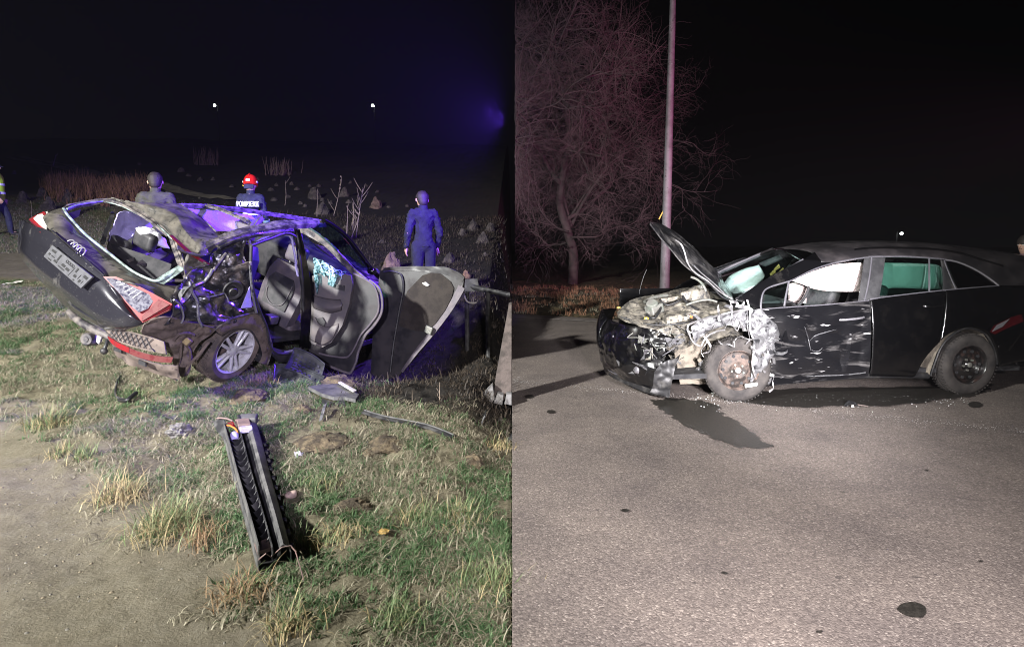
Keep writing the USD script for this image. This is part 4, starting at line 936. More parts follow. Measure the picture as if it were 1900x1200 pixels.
obj('parcel_shelf', poly_prism(pts(Y, [(254, 490, -.1), (296, 462, .3), (312, 474, .2), (282, 490, -.1)]), .02), M_leather, wk)
obj('parcel_shelf', poly_prism(pts(Y, [(236, 482, 0), (298, 460, .35), (299, 464, .33), (240, 487, 0)]), .015), M_trim, wk)
obj('head_restraint', place(rbox((.10, .25, .17), r=.04), Y(270, 446, .30)), M_cabin, wk)
obj('head_restraint', place(rbox((.10, .25, .17), r=.04), Y(222, 458, .45)), M_cabin, wk)
obj('belt', tube(pts(Y, [(232, 462, .3), (244, 470, .2), (258, 480, .1)]), .006, 5), M_trim, wk)
obj('yellow_clip', poly_prism(pts(X, [(237, 399, -.10), (246, 396, -.10), (247, 400, -.10), (240, 402, -.10)]), .01), M_yellow, wk)

# --- crushed right flank
qd = [0, 0, 0, 0, 0]
q0 = pts(Y, [(342, 522, -.74), (362, 496, -.72), (392, 492, -.74), (428, 494, -.80), (462, 486, -.86)])
q1 = pts(Y, [(318, 556, -.88), (352, 530, -.78), (388, 520, -.74), (430, 522, -.80), (468, 520, -.86)])
q2 = pts(Y, [(322, 580, -.92), (350, 562, -.84), (384, 556, -.88), (424, 556, -.82), (474, 556, -.88)])
q3 = pts(Y, [(305, 604, -.92), (348, 596, -.90), (386, 600, -.93), (424, 602, -.93), (478, 590, -.90)])
QP = crumple(dense(np.array([q0, q1, q2, q3]), 90, 110), .060, 4.2, 33, True, .04)
obj('rear_quarter', sheet(QP, .008), M_wcrush, wk, smooth=24, label='rear quarter crushed into deep folds')
q4 = np.array([pts(Y, [(392, 470, -.66), (420, 458, -.68), (460, 440, -.70)]), pts(Y, [(388, 492, -.70), (412, 484, -.72), (452, 470, -.76)]), pts(Y, [(392, 520, -.74), (430, 506, -.80), (464, 496, -.84)])])
obj('rear_quarter', sheet(crumple(dense(q4, 50, 50), .045, 5.0, 37, True, .03), .008), M_wcrush, wk, smooth=24)
q5 = np.array([pts(Y, [(350, 468, -.64), (380, 486, -.68), (395, 500, -.72)]), pts(Y, [(342, 490, -.66), (366, 505, -.70), (386, 516, -.74)]), pts(Y, [(348, 524, -.70), (362, 528, -.74), (380, 530, -.76)])])
obj('rear_quarter', sheet(crumple(dense(q5, 40, 40), .03, 6, 41, True, .03), .008), M_wdust, wk, smooth=26)
for k, (P_, m_, r_) in enumerate([([(352, 522, -.80), (356, 540, -.84), (366, 560, -.88), (368, 590, -.92), (376, 606, -.94)], M_torn, .012), ([(322, 556, -.92), (336, 570, -.92), (340, 590, -.93), (336, 600, -.94)], M_torn, .008), ([(394, 500, -.78), (386, 514, -.80), (376, 524, -.80), (360, 530, -.84)], M_torn, .014),
        ([(384, 552, -.92), (404, 548, -.92), (416, 544, -.90), (424, 560, -.94)], M_torn, .006), ([(464, 492, -.88), (466, 520, -.90), (470, 555, -.92), (476, 580, -.94)], M_torn, .012), ([(420, 470, -.74), (404, 490, -.76), (396, 502, -.78)], M_wrail, .014), ([(462, 446, -.72), (466, 470, -.80), (464, 492, -.86)], M_wrail, .014)]):
    obj('bent_seam', tube(pts(Y, P_), r_, 7), m_, wk, smooth=50)
obj('filler_bowl', place(lathe([(.001, -.03), (.045, -.03), (.06, -.01), (.075, .012), (.09, .015), (.092, 0)], 28), Y(432, 538, -.90), Rot.from_euler('xyz', [95, 0, -15], degrees=True).as_matrix()), M_cabin, wk, smooth=40)
obj('filler_cap', place(lathe([(.001, .03), (.035, .028), (.042, .015), (.042, -.02)], 24), Y(431, 540, -.90), Rot.from_euler('xyz', [95, 0, -15], degrees=True).as_matrix()), M_plastic, wk, smooth=40)
obj('lamp_hole', place(lathe([(.001, -.04), (.05, -.035), (.075, 0), (.08, .01)], 24), Y(345, 545, -.88), Rot.from_euler('xyz', [100, -20, 20], degrees=True).as_matrix()), M_torn, wk, smooth=40)
obj('torn_flap', poly_prism(pts(Y, [(447, 572, -.94), (463, 532, -.93), (467, 570, -.94)]), .006), M_lav, wk)

# --- rear right wheel, its arch, the mudguard
M_wtyre = mat('muddy_tyre_rubber', (0.045, 0.038, 0.036), 0.85, col2=(0.13, 0.10, 0.08), scale=7, ramp=(0.38, 0.68), bump=(50, 0.3, 0.004), spec=0.3)
wc_ = Y(436, 652, -.86)
wheel(wk, wc_ + np.array([0, .10, 0]), .325, .235, 'alloy', rimr=.222, axis_out=-1, tyre=M_wtyre)
wheel(wk, (0, .78, .32), .322, .22, 'alloy', rimr=.222, axis_out=1, tyre=M_wtyre)
ar = pts(Y, [(398, 612, -.92), (420, 596, -.93), (446, 586, -.93), (472, 580, -.92), (490, 596, -.92), (501, 628, -.92), (504, 652, -.92), (496, 676, -.92)])
ai = [p + np.array([0, .0, 0]) for p in pts(Y, [(412, 624, -.90), (428, 614, -.90), (446, 610, -.90), (464, 612, -.90), (476, 626, -.90), (484, 646, -.90), (486, 660, -.90), (480, 672, -.90)])]
obj('wheel_arch', panel(np.stack([np.array(ar), (np.array(ar) + ai) / 2 + [0, -.015, 0], np.array(ai)]), 12, 50, .01, (.008, 8), 2), M_wbrown, wk, smooth=35)
obj('wheel_arch_liner', sheet(np.stack([np.array(ai), np.array(ai) + [0, .3, 0]]), .008), M_cabin, wk)
obj('arch_lip', tube(ar, .010, 6), M_wrail, wk)
low = np.array([pts(Y, [(268, 602, -.86), (310, 590, -.92), (352, 598, -.93), (402, 610, -.93)]),
                pts(Y, [(262, 616, -.84), (305, 606, -.90), (345, 618, -.92), (390, 622, -.92)]),
                pts(Y, [(300, 640, -.80), (322, 640, -.88), (345, 640, -.90), (370, 636, -.90)]),
                pts(Y, [(318, 662, -.80), (332, 668, -.86), (345, 672, -.88), (356, 660, -.88)]),
                pts(Y, [(322, 690, -.80), (332, 696, -.84), (342, 698, -.86), (352, 686, -.88)])])
obj('bumper_support', sheet(crumple(dense(low, 60, 60), .040, 5, 51, True, .03), .01), M_wbrown, wk, smooth=26)
for P_ in ([(322, 632, -.90), (330, 622, -.92), (344, 618, -.93), (360, 622, -.93)], [(324, 690, -.84), (334, 664, -.90), (336, 640, -.92)], [(338, 698, -.9), (352, 676, -.95), (372, 654, -.97), (388, 634, -.97)], [(345, 640, -.93), (352, 650, -.93), (352, 668, -.92)]):
    obj('bent_bracket', tube(pts(Y, P_), .012, 6), M_wbrown, wk)
obj('torn_block', place(rbox((.08, .05, .06), r=.01), Y(348, 634, -.93), Rot.from_euler('zyx', [20, 30, 10], degrees=True).as_matrix()), mat('ochre_foam', (0.24, 0.19, 0.09), 0.9, col2=(0.12, 0.09, 0.05), scale=20), wk)
# --- under the tail: tow beam, tube, mesh, reflector
obj('tow_beam', tube(pts(X, [(128, 578, -.90), (140, 590, -.94), (160, 604, -.96), (184, 616, -.96), (206, 626, -.95)]), [.026, .03, .034, .034, .03], 10), M_wrail, wk, smooth=50)
obj('tow_beam', tube(pts(X, [(204, 627, -.95), (232, 650, -.92), (272, 674, -.88), (330, 700, -.80)]), .028, 8), M_wbrown, wk, smooth=50)
obj('end_pipe', place(lathe([(.001, .05), (.02, .05), (.022, .044), (.045, .044), (.055, .03), (.055, -.08), (.001, -.08)], 24), X(166, 629, -.98), Rot.from_euler('xyz', [0, -80, 20], degrees=True).as_matrix()), M_wrail, wk, smooth=40)
obj('tow_ball', place(ico(.028), X(193, 651, -1.02)), M_plastic, wk)
obj('tow_neck', tube(pts(X, [(193, 650, -1.02), (197, 640, -1.0), (200, 628, -.96)]), .014, 8), M_plastic, wk)
obj('torn_tab', poly_prism(pts(X, [(181, 622, -1.0), (188, 626, -1.0), (184, 638, -1.0), (180, 634, -1.0)]), .01), M_whitep, wk)
mp = dense(np.array([pts(X, [(196, 614, -.99), (250, 617, -.96), (304, 634, -.90)]), pts(X, [(202, 626, -1.0), (244, 643, -.97), (308, 657, -.90)])]), 10, 24)
mpo = obj('step_pad', sheet(mp, .012), M_wbrown, wk)
for k in range(9):
    for d in (0, 1):
        i0 = min(23, 2 * k + (0 if d else 3)); i1 = min(23, 2 * k + (3 if d else 0))
        obj('pad_rib', tube([mp[1, i0] + [-.008, 0, .004], mp[8, i1] + [-.008, 0, .004]], .0035, 4), M_cabin, mpo)
rfl = [(199, 624), (212, 632), (239, 645)]; rfb = [(204, 633), (216, 644), (239, 655)]
obj('reflector', sheet(dense(np.array([[X(a, b, -1.02) for a, b in rfl], [X(a, b, -1.02) for a, b in rfb]]), 6, 16), .014), M_red, wk)
rfl = [(240, 645.5), (275, 657), (321, 663)]; rfb = [(240, 656), (275, 668), (318, 673)]
obj('reflector', sheet(dense(np.array([[X(a, b, c_) for (a, b), c_ in zip(rfl, (-1.015, -.98, -.90))], [X(a, b, c_) for (a, b), c_ in zip(rfb, (-1.015, -.98, -.90))]]), 6, 16), .014), M_pink, wk)
ls = dense(np.array([pts(X, [(206, 638, -.98), (240, 657, -.97), (300, 676, -.92), (330, 678, -.86)]), pts(X, [(210, 652, -.96), (242, 676, -.93), (300, 697, -.88), (335, 704, -.82)])]), 8, 40)
lso = obj('lower_bumper', sheet(crumple(ls, .015, 8, 4), .012), M_wbrown, wk, smooth=35)
for a, b, c2, d in ((212, 644, 226, 655), (258, 667, 271, 680), (283, 648, 288, 652)):
    obj('bumper_slot', poly_prism(pts(X, [(a, b, -1.0), (c2, b + 5, -1.0), (c2, d, -1.0), (a, d - 5, -1.0)]), .012), M_cabin, lso)

# --- rear door opening: frame, sill, seats
op = [(466, 456, -.80), (500, 443, -.74), (535, 433, -.70), (548, 440, -.70), (556, 480, -.80), (562, 540, -.88), (563, 600, -.90), (561, 640, -.90), (546, 654, -.90), (516, 656, -.92), (503, 645, -.92), (494, 606, -.92), (480, 572, -.92), (470, 540, -.90), (465, 500, -.86), (466, 456, -.80)]
obj('door_frame', tube(pts(Y, op), .016, 8), M_cabin, wk, smooth=50)
obj('door_seal', tube(pts(Y, [(470, 456, -.76), (534, 436, -.68), (542, 446, -.69), (549, 490, -.80), (553, 512, -.82)]), .011, 6), M_lav, wk, smooth=50)
flatbar(pts(Y, [(551, 424, -.68), (560, 470, -.80), (569, 540, -.90), (568, 600, -.93), (565, 645, -.93)]), [.06, .08, .10, .10, .10], .04, M_clean, 'centre_pillar', seed=31, cr=.003, nrm_=(-.6, -.8, .1))
obj('side_sill', panel([pts(Y, [(500, 640, -.88), (530, 648, -.88), (566, 640, -.88)]), pts(Y, [(508, 662, -.90), (534, 666, -.90), (568, 652, -.90)]), pts(Y, [(516, 672, -.86), (540, 672, -.86), (570, 660, -.86)])], 16, 24, .02, (.015, 7), 8), M_cabin, wk, smooth=35)
obj('sill_plate', poly_prism(pts(Y, [(528, 652, -.90), (544, 648, -.90), (545, 651, -.90), (530, 655, -.90)]), .006), M_lav, wk)
def wseat(c_, s_, m_, lab=None):
    Rm = Rot.from_euler('y', 6, degrees=True).as_matrix()
    prof_ = [(-.22, 0), (.22, 0), (.25, .28), (.235, .48), (.17, .60), (-.17, .60), (-.235, .48), (-.25, .28)]
    from shapely.geometry import Polygon
    bk = trimesh.creation.extrude_polygon(Polygon(prof_).buffer(.02), .11, engine='earcut')
    bk.apply_transform(np.array([[0, 0, 1, 0], [1, 0, 0, 0], [0, 1, 0, 0], [0, 0, 0, 1.]]))
    bk = bk.subdivide().subdivide()
    v = bk.vertices; v[:, 0] += .03 * (1 - (v[:, 1] / .26) ** 2) * np.where(v[:, 0] > .06, -1, -1) ; bk.vertices = v
    st = obj('seat_back', place(bk, c_, Rm), m_, wk, smooth=50, label=lab)
    obj('head_restraint', place(rbox((.11, .26, .20), (0.03, 0, .745), .045), c_, Rm), m_, st, smooth=50)
    for yy in (-.07, .07):
        obj('restraint_post', place(tube([(.05, yy, .58), (.05, yy, .68)], .008, 6), c_, Rm), M_alu, st)
    pk = trimesh.creation.extrude_polygon(Polygon([(-.15, .14), (.15, .14), (.17, .40), (.12, .47), (-.12, .47), (-.17, .40)]).buffer(.015), .012, engine='earcut')
    pk.apply_transform(np.array([[0, 0, 1, 0], [1, 0, 0, 0], [0, 1, 0, 0], [0, 0, 0, 1.]]))
    obj('back_pocket', place(pk, c_ + np.array([-.036, 0, 0]), Rm), M_cabin, st, smooth=40)
    obj('pocket_seam', place(tube([(-.045, -.15, .42), (-.047, -.12, .20), (-.047, 0, .14), (-.047, .12, .20), (-.045, .15, .30)], .005, 6), c_, Rm), M_trim, st)
    obj('seat_base', place(rbox((.5, .5, .16), (.30, 0, -.05), .05), c_, None), m_, wk, smooth=50)
    return st
sc = Y(521, 545, -.42)
wseat(np.array([sc[0] - .02, -.40, sc[2] - .28]), 1, M_leather)
wseat(np.array([sc[0] - .02, .36, sc[2] - .30]), 1, M_trim)
obj('seat_rail', place(rbox((.14, .10, .10), r=.02), Y(503, 592, -.60)), M_leather, wk)
obj('seat_rail', place(tube([(0, -.22, 0), (0, .22, 0)], .035, 10), Y(530, 606, -.45)), M_leather, wk)
obj('dashboard', panel([[[1.95, -.75, 1.0], [1.95, 0, 1.02], [1.95, .75, 1.0]], [[1.75, -.75, .9], [1.72, 0, .92], [1.75, .75, .9]], [[1.8, -.75, .5], [1.8, 0, .5], [1.8, .75, .5]]], 14, 18, .02), M_cabin, wk, smooth=40)

# --- the open rear door: outer skin, window frame, trim, reflector
dx = lambda px: 1.22 + (px - 565) / 140 * .18          # the door leans a little forward at its free edge
D = lambda px, py, o_=0.0: X(px, py, dx(px) - o_)
skin = [(571, 509), (600, 508), (640, 512), (664, 512), (685, 521), (704, 538), (706, 583), (694, 602), (676, 623), (664, 651), (659, 672), (650, 692), (596, 671), (576, 652), (566, 618)]
dr = obj('rear_door', poly_prism([D(*p) for p in skin], .05), M_doorin, wk, smooth=False, label='rear door swung wide open, grey trim facing the tail')
obj('door_seal', tube([D(p[0], p[1], .035) for p in [(656, 508), (690, 527), (700, 545), (701, 580), (688, 600), (668, 624), (655, 650), (645, 662), (625, 662), (592, 655)]], .010, 7), M_seal, dr, smooth=50)
obj('door_edge', tube([D(p[0], p[1], .02) for p in [(685, 520), (704, 537), (707, 583), (695, 603), (677, 624), (665, 652), (660, 673), (650, 692), (597, 672)]], .014, 7), M_seal, dr, smooth=50)
P_ = [D(p[0], p[1], .01) for p in [(553, 423), (566, 424), (601, 446), (638, 483), (664, 509), (690, 527)]]
flatbar(P_, [.09, .10, .08, .07, .07, .06], .02, M_wrail, 'window_frame', par=dr, seed=41, cr=.010, nrm_=(-1, 0, 0))
flatbar([D(556, 428), D(562, 470), D(570, 520)], .035, .02, M_cabin, 'window_frame', par=dr, seed=42, cr=.002, nrm_=(-1, 0, 0))
tr = [(573, 513), (600, 510), (641, 508), (653, 511), (656, 526), (650, 565), (637, 604), (617, 635), (600, 644), (581, 637), (566, 618), (567, 583), (571, 558)]
trim = obj('door_trim', poly_prism([D(p[0], p[1], .055) for p in tr], .06), M_trim, dr, smooth=False)
obj('armrest', panel([[D(576, 545, .09), D(600, 552, .10), D(632, 556, .10)], [D(578, 560, .13), D(604, 570, .15), D(634, 568, .14)], [D(582, 572, .09), D(606, 580, .09), D(634, 576, .09)]], 14, 20, .02), M_trim, trim, smooth=True)
obj('handle_recess', poly_prism([D(p[0], p[1], .088) for p in [(582, 548), (590, 560), (606, 566), (590, 566), (580, 558)]], .01), M_cabin, trim)
obj('door_pocket', panel([[D(569, 590, .09), D(584, 588, .10), D(592, 600, .11), D(604, 606, .10), D(628, 600, .09)], [D(567, 610, .10), D(580, 612, .13), D(592, 614, .14), D(606, 622, .12), D(624, 614, .10)], [D(570, 622, .09), D(582, 634, .10), D(596, 640, .10), D(608, 636, .10), D(618, 628, .09)]], 18, 24, .02), M_trim, trim, smooth=True)
obj('pocket_hollow', poly_prism([D(p[0], p[1], .100) for p in [(586, 592), (598, 588), (604, 598), (602, 606), (590, 606)]], .01), M_cabin, trim)
obj('trim_insert', poly_prism([D(p[0], p[1], .088) for p in [(612, 530), (624, 527), (640, 530), (639, 540), (620, 535)]], .008), M_cabin, trim)
obj('door_reflector', poly_prism([D(p[0], p[1], .092) for p in [(608, 622), (614, 623), (611, 632), (605, 631)]], .008), mat('red_door_reflector', (0.75, 0.03, 0.06), 0.25, coat=1.0), trim)
rs = np.random.RandomState(4)
sh = np.array([[D(581, 478, .06), D(603, 487, .08), D(643, 505, .07)], [D(582, 492, .10), D(606, 500, .12), D(634, 511, .12)], [D(586, 506, .09), D(604, 510, .12), D(620, 516, .12)]])
obj('shattered_pane', sheet(crumple(dense(sh, 30, 40), .03, 9, 5, True), .004), M_shard, dr, smooth=20)
for P_ in ([(581, 500), (587, 497), (590, 512), (591, 532), (588, 546), (584, 520)], [(610, 512), (622, 508), (626, 514), (618, 532), (608, 528)], [(596, 500), (606, 502), (602, 514), (598, 508)]):
    obj('glass_shard', poly_prism([D(a, b, .11 + rs.uniform(0, .02)) for a, b in P_], .004), M_shard, dr)
for k in range(8):
    a = rs.uniform(584, 640); b = 480 + (a - 584) * .45
    obj('crack', tube([D(a, b, .12), D(a + rs.uniform(-6, 10), b + rs.uniform(4, 14), .13), D(a + rs.uniform(-6, 14), b + rs.uniform(10, 24), .13)], .003, 4), mat('glass_crack_white', (0.55, 0.68, 0.70), 0.3) if k == 0 else stage.GetPrimAtPath('/World/Looks/glass_crack_white').GetPath(), dr)

# --- front: windscreen side, front pillar, front door thrown open
obj('front_pillar', tube(pts(Y, [(600, 409, -.55), (640, 437, -.62), (668, 472, -.72), (692, 503, -.80), (706, 516, -.85)]), .030, 9), M_clean, wk, smooth=50)
obj('front_side_glass', panel([pts(Y, [(572, 424, -.62), (602, 414, -.60), (628, 432, -.64)]), pts(Y, [(610, 452, -.70), (640, 455, -.70), (664, 474, -.75)]), pts(Y, [(652, 500, -.84), (674, 500, -.84), (696, 510, -.85)])], 20, 20, .004), G_side, wk, smooth=True)
obj('windscreen', panel([[[1.25, -.5, 1.25], [1.3, 0, 1.30], [1.25, .5, 1.25]], [[1.95, -.72, 1.0], [2.05, 0, 1.02], [1.95, .72, 1.0]]], 10, 14, .005, (.02, 4), 3), G_side, wk, smooth=True)
obj('mirror_base', place(rbox((.10, .09, .08), r=.03), Y(690, 503, -.88)), M_clean, wk)
for k in range(6):
    obj('engine_part', place(rbox((.16, .14, .12), r=.02), [2.4 + rs.uniform(-.2, .5), rs.uniform(-.8, .1), .80 + rs.uniform(-.1, .12)], Rot.from_euler('zyx', rs.uniform(-60, 60, 3), degrees=True).as_matrix()), [M_dustp, M_cabin, M_wcrush][k % 3], wk)
fl = dense(np.array([[[1.25, -.88, .85], [1.9, -.90, .84], [2.6, -.88, .80], [3.3, -.78, .70]], [[1.25, -.90, .5], [1.9, -.92, .5], [2.6, -.90, .5], [3.4, -.80, .5]], [[1.25, -.88, .25], [1.9, -.9, .25], [2.6, -.88, .35], [3.3, -.80, .3]]]), 20, 40)
obj('front_wing', sheet(crumple(fl, .03, 3, 6), .01), M_clean, wk, smooth=28)
obj('front_body', panel([[[2.1, -.75, .95], [2.1, .75, .95]], [[3.1, -.7, .85], [3.1, .7, .85]], [[3.4, -.65, .45], [3.4, .65, .45]]], 30, 24, .012, (.06, 2.5), 7), M_wcrush, wk, smooth=26)
ex = lambda px: 2.05 + (px - 700) / 160 * .20
E_ = lambda px, py, o_=0.0: X(px, py, ex(px) - o_)
fdk = [(706, 505), (716, 497), (780, 494), (832, 500), (862, 514), (860, 534), (848, 556), (812, 612), (772, 662), (738, 700), (704, 706), (690, 690), (694, 600), (702, 550)]
fdr = obj('front_door', poly_prism([E_(*p) for p in fdk], .06), M_doorin, wk, smooth=False, label='front door folded right forward, felt lining showing')
obj('felt_panel', poly_prism([E_(p[0], p[1], .04) for p in [(784, 511), (800, 506), (818, 508), (836, 522), (842, 534), (838, 552), (825, 577), (808, 600), (790, 616), (764, 612), (740, 604), (746, 570), (756, 540)]], .012), M_felt, fdr)
flatbar([E_(712, 499, .035), E_(780, 497, .035), E_(834, 503, .035), E_(860, 518, .035)], [.05, .06, .09, .07], .02, M_doorin, 'door_edge', par=fdr, seed=51, cr=.004, nrm_=(-1, 0, 0))
flatbar([E_(857, 530, .04), E_(840, 562, .04), E_(806, 610, .04), E_(772, 652, .04), E_(746, 688, .04)], [.09, .08, .07, .05, .03], .02, M_seal, 'door_edge', par=fdr, seed=52, cr=.004, nrm_=(-1, 0, 0))
obj('door_latch', place(rbox((.05, .10, .09), r=.01), E_(796, 612, .07)), M_alu, fdr)
obj('door_seal', tube([E_(p[0], p[1], .045) for p in [(712, 505), (742, 508), (748, 530), (740, 580), (730, 640), (724, 690)]], .012, 6), M_cabin, fdr)
obj('paper_scrap', poly_prism([E_(p[0], p[1], .062) for p in [(783, 525), (790, 523), (797, 529), (792, 531), (786, 528)]], .004), M_whitep, fdr)
obj('sill_plate', poly_prism(pts(Y, [(664, 636, -.90), (700, 626, -.90), (702, 632, -.90), (668, 643, -.90)]), .01), M_leather, wk)
wheel(wk, (2.81, -.75, .30), .32, .22, 'alloy', rimr=.222, axis_out=-1, tyre=M_wtyre)
# ================================================================ people
M_skin = mat('skin', (0.42, 0.26, 0.19), 0.55)
M_navy = mat('navy_uniform_cloth', (0.012, 0.014, 0.040), 0.85, col2=(0.022, 0.025, 0.062), scale=14, bump=(60, 0.4, 0.004))
M_hivis = mat('yellow_green_vest', (0.45, 0.72, 0.04), 0.7, bump=(30, 0.3, 0.004), col2=(0.36, 0.62, 0.03), scale=9)
M_reflect = mat('silver_reflective_band', (0.80, 0.82, 0.86), 0.4)
M_helmet = mat('red_helmet_shell', (0.62, 0.018, 0.012), 0.22, coat=1.0)
M_olive = mat('olive_grey_jacket', (0.035, 0.035, 0.027), 0.9, bump=(40, 0.4, 0.004), col2=(0.055, 0.054, 0.042), scale=8)
M_dnavy = mat('very_dark_navy_cloth', (0.005, 0.0055, 0.014), 0.95, col2=(0.010, 0.011, 0.024), scale=10, bump=(30, 0.6, 0.01))
M_darkc = mat('dark_cloth', (0.02, 0.018, 0.022), 0.9, col2=(0.035, 0.03, 0.036), scale=9)
M_plum = mat('dull_rose_jacket', (0.13, 0.075, 0.09), 0.9, bump=(40, 0.4, 0.004), col2=(0.09, 0.05, 0.065), scale=7)
M_boot = mat('black_boot_leather', (0.012, 0.011, 0.010), 0.45)
M_hair = mat('dark_hair', (0.018, 0.013, 0.010), 0.7, bump=(120, 0.6, 0.003))

def chain(J, bones, length=0.02, it=8):
    """One smooth surface round the bones; J: joint -> (point, radius)."""
    M_ = m3.Manifold()
    for a, b in bones:
        hulls = [m3.Manifold.sphere(J[k][1], 16).translate([float(c) for c in J[k][0]]) for k in (a, b)]
        M_ = M_ + m3.Manifold.batch_hull(hulls)
    t = man(M_.refine_to_length(length))
    trimesh.smoothing.filter_taubin(t, iterations=it)
    return t
def pose(kind='stand', h=1.75):
    """Joints of a figure looking along +y, standing on z = 0."""
    s = h / 1.75
    v = lambda *a: np.array(a, float) * s
    J = dict(head=(v(0, .03, 1.635), .095 * s), jaw=(v(0, .055, 1.57), .062 * s), neck=(v(0, 0, 1.48), .056 * s), chest=(v(0, 0, 1.34), .125 * s), shl=(v(-.17, 0, 1.40), .062 * s), shr=(v(.17, 0, 1.40), .062 * s),
             belly=(v(0, .01, 1.12), .118 * s), pel=(v(0, 0, .95), .125 * s), hipl=(v(-.09, 0, .90), .092 * s), hipr=(v(.09, 0, .90), .092 * s),
             kl=(v(-.105, .02, .49), .060 * s), kr=(v(.105, .02, .49), .060 * s), al=(v(-.11, -.02, .09), .044 * s), ar=(v(.11, -.02, .09), .044 * s), tl=(v(-.125, .14, .045), .036 * s), tr=(v(.125, .14, .045), .036 * s),
             el=(v(-.25, -.03, 1.13), .045 * s), er=(v(.25, -.03, 1.13), .045 * s), wl=(v(-.25, .08, .90), .030 * s), wr=(v(.25, .08, .90), .030 * s))
    if kind == 'walk':
        J['kl'] = (v(-.10, .16, .50), .060 * s); J['al'] = (v(-.11, .20, .10), .044 * s); J['tl'] = (v(-.12, .36, .06), .036 * s)
        J['kr'] = (v(.10, -.02, .48), .060 * s); J['ar'] = (v(.11, -.36, .14), .044 * s); J['tr'] = (v(.12, -.22, .045), .036 * s)
    return J
def hand(c, d, side, s=1.0):
    """A slightly curled hand hanging from the wrist c along d."""
    d = np.asarray(d, float); d /= np.linalg.norm(d)
    w = np.cross(d, [0, 0, 1.0]) if abs(d[2]) < .9 else np.cross(d, [1.0, 0, 0]); w /= np.linalg.norm(w)
    f = np.cross(w, d)
    J = {'w': (c, .024 * s), 'p1': (c + d * .075 * s + w * .028 * s, .014 * s), 'p2': (c + d * .08 * s - w * .028 * s, .014 * s)}
    B = [('w', 'p1'), ('w', 'p2'), ('p1', 'p2')]
    for k, (o, L) in enumerate(((.030, .062), (.010, .074), (-.011, .070), (-.031, .054))):
        a = c + d * .078 * s + w * o * s
        J[f'a{k}'] = (a, .0098 * s); J[f'b{k}'] = (a + (d * .55 + f * .10) * L * s, .009 * s); J[f'c{k}'] = (a + (d * .92 + f * .36) * L * s, .008 * s)
        B += [(f'a{k}', f'b{k}'), (f'b{k}', f'c{k}')]
    J['t0'] = (c + d * .02 * s + w * .024 * side * s, .013 * s); J['t1'] = (c + d * .05 * s + w * .052 * side * s + f * .012, .011 * s); J['t2'] = (c + d * .082 * s + w * .058 * side * s + f * .02, .009 * s)
    B += [('t0', 't1'), ('t1', 't2')]
    return J, B
UP = [('shl', 'shr'), ('chest', 'shl'), ('chest', 'shr'), ('chest', 'belly'), ('belly', 'pel'), ('shl', 'el'), ('el', 'wl'), ('shr', 'er'), ('er', 'wr')]
LEGS = [('pel', 'hipl'), ('pel', 'hipr'), ('hipl', 'hipr'), ('hipl', 'kl'), ('kl', 'al'), ('hipr', 'kr'), ('kr', 'ar')]
def inflate(J, k, extra=0.0):
    return {a: (b[0], b[1] * k + extra) for a, b in J.items()}
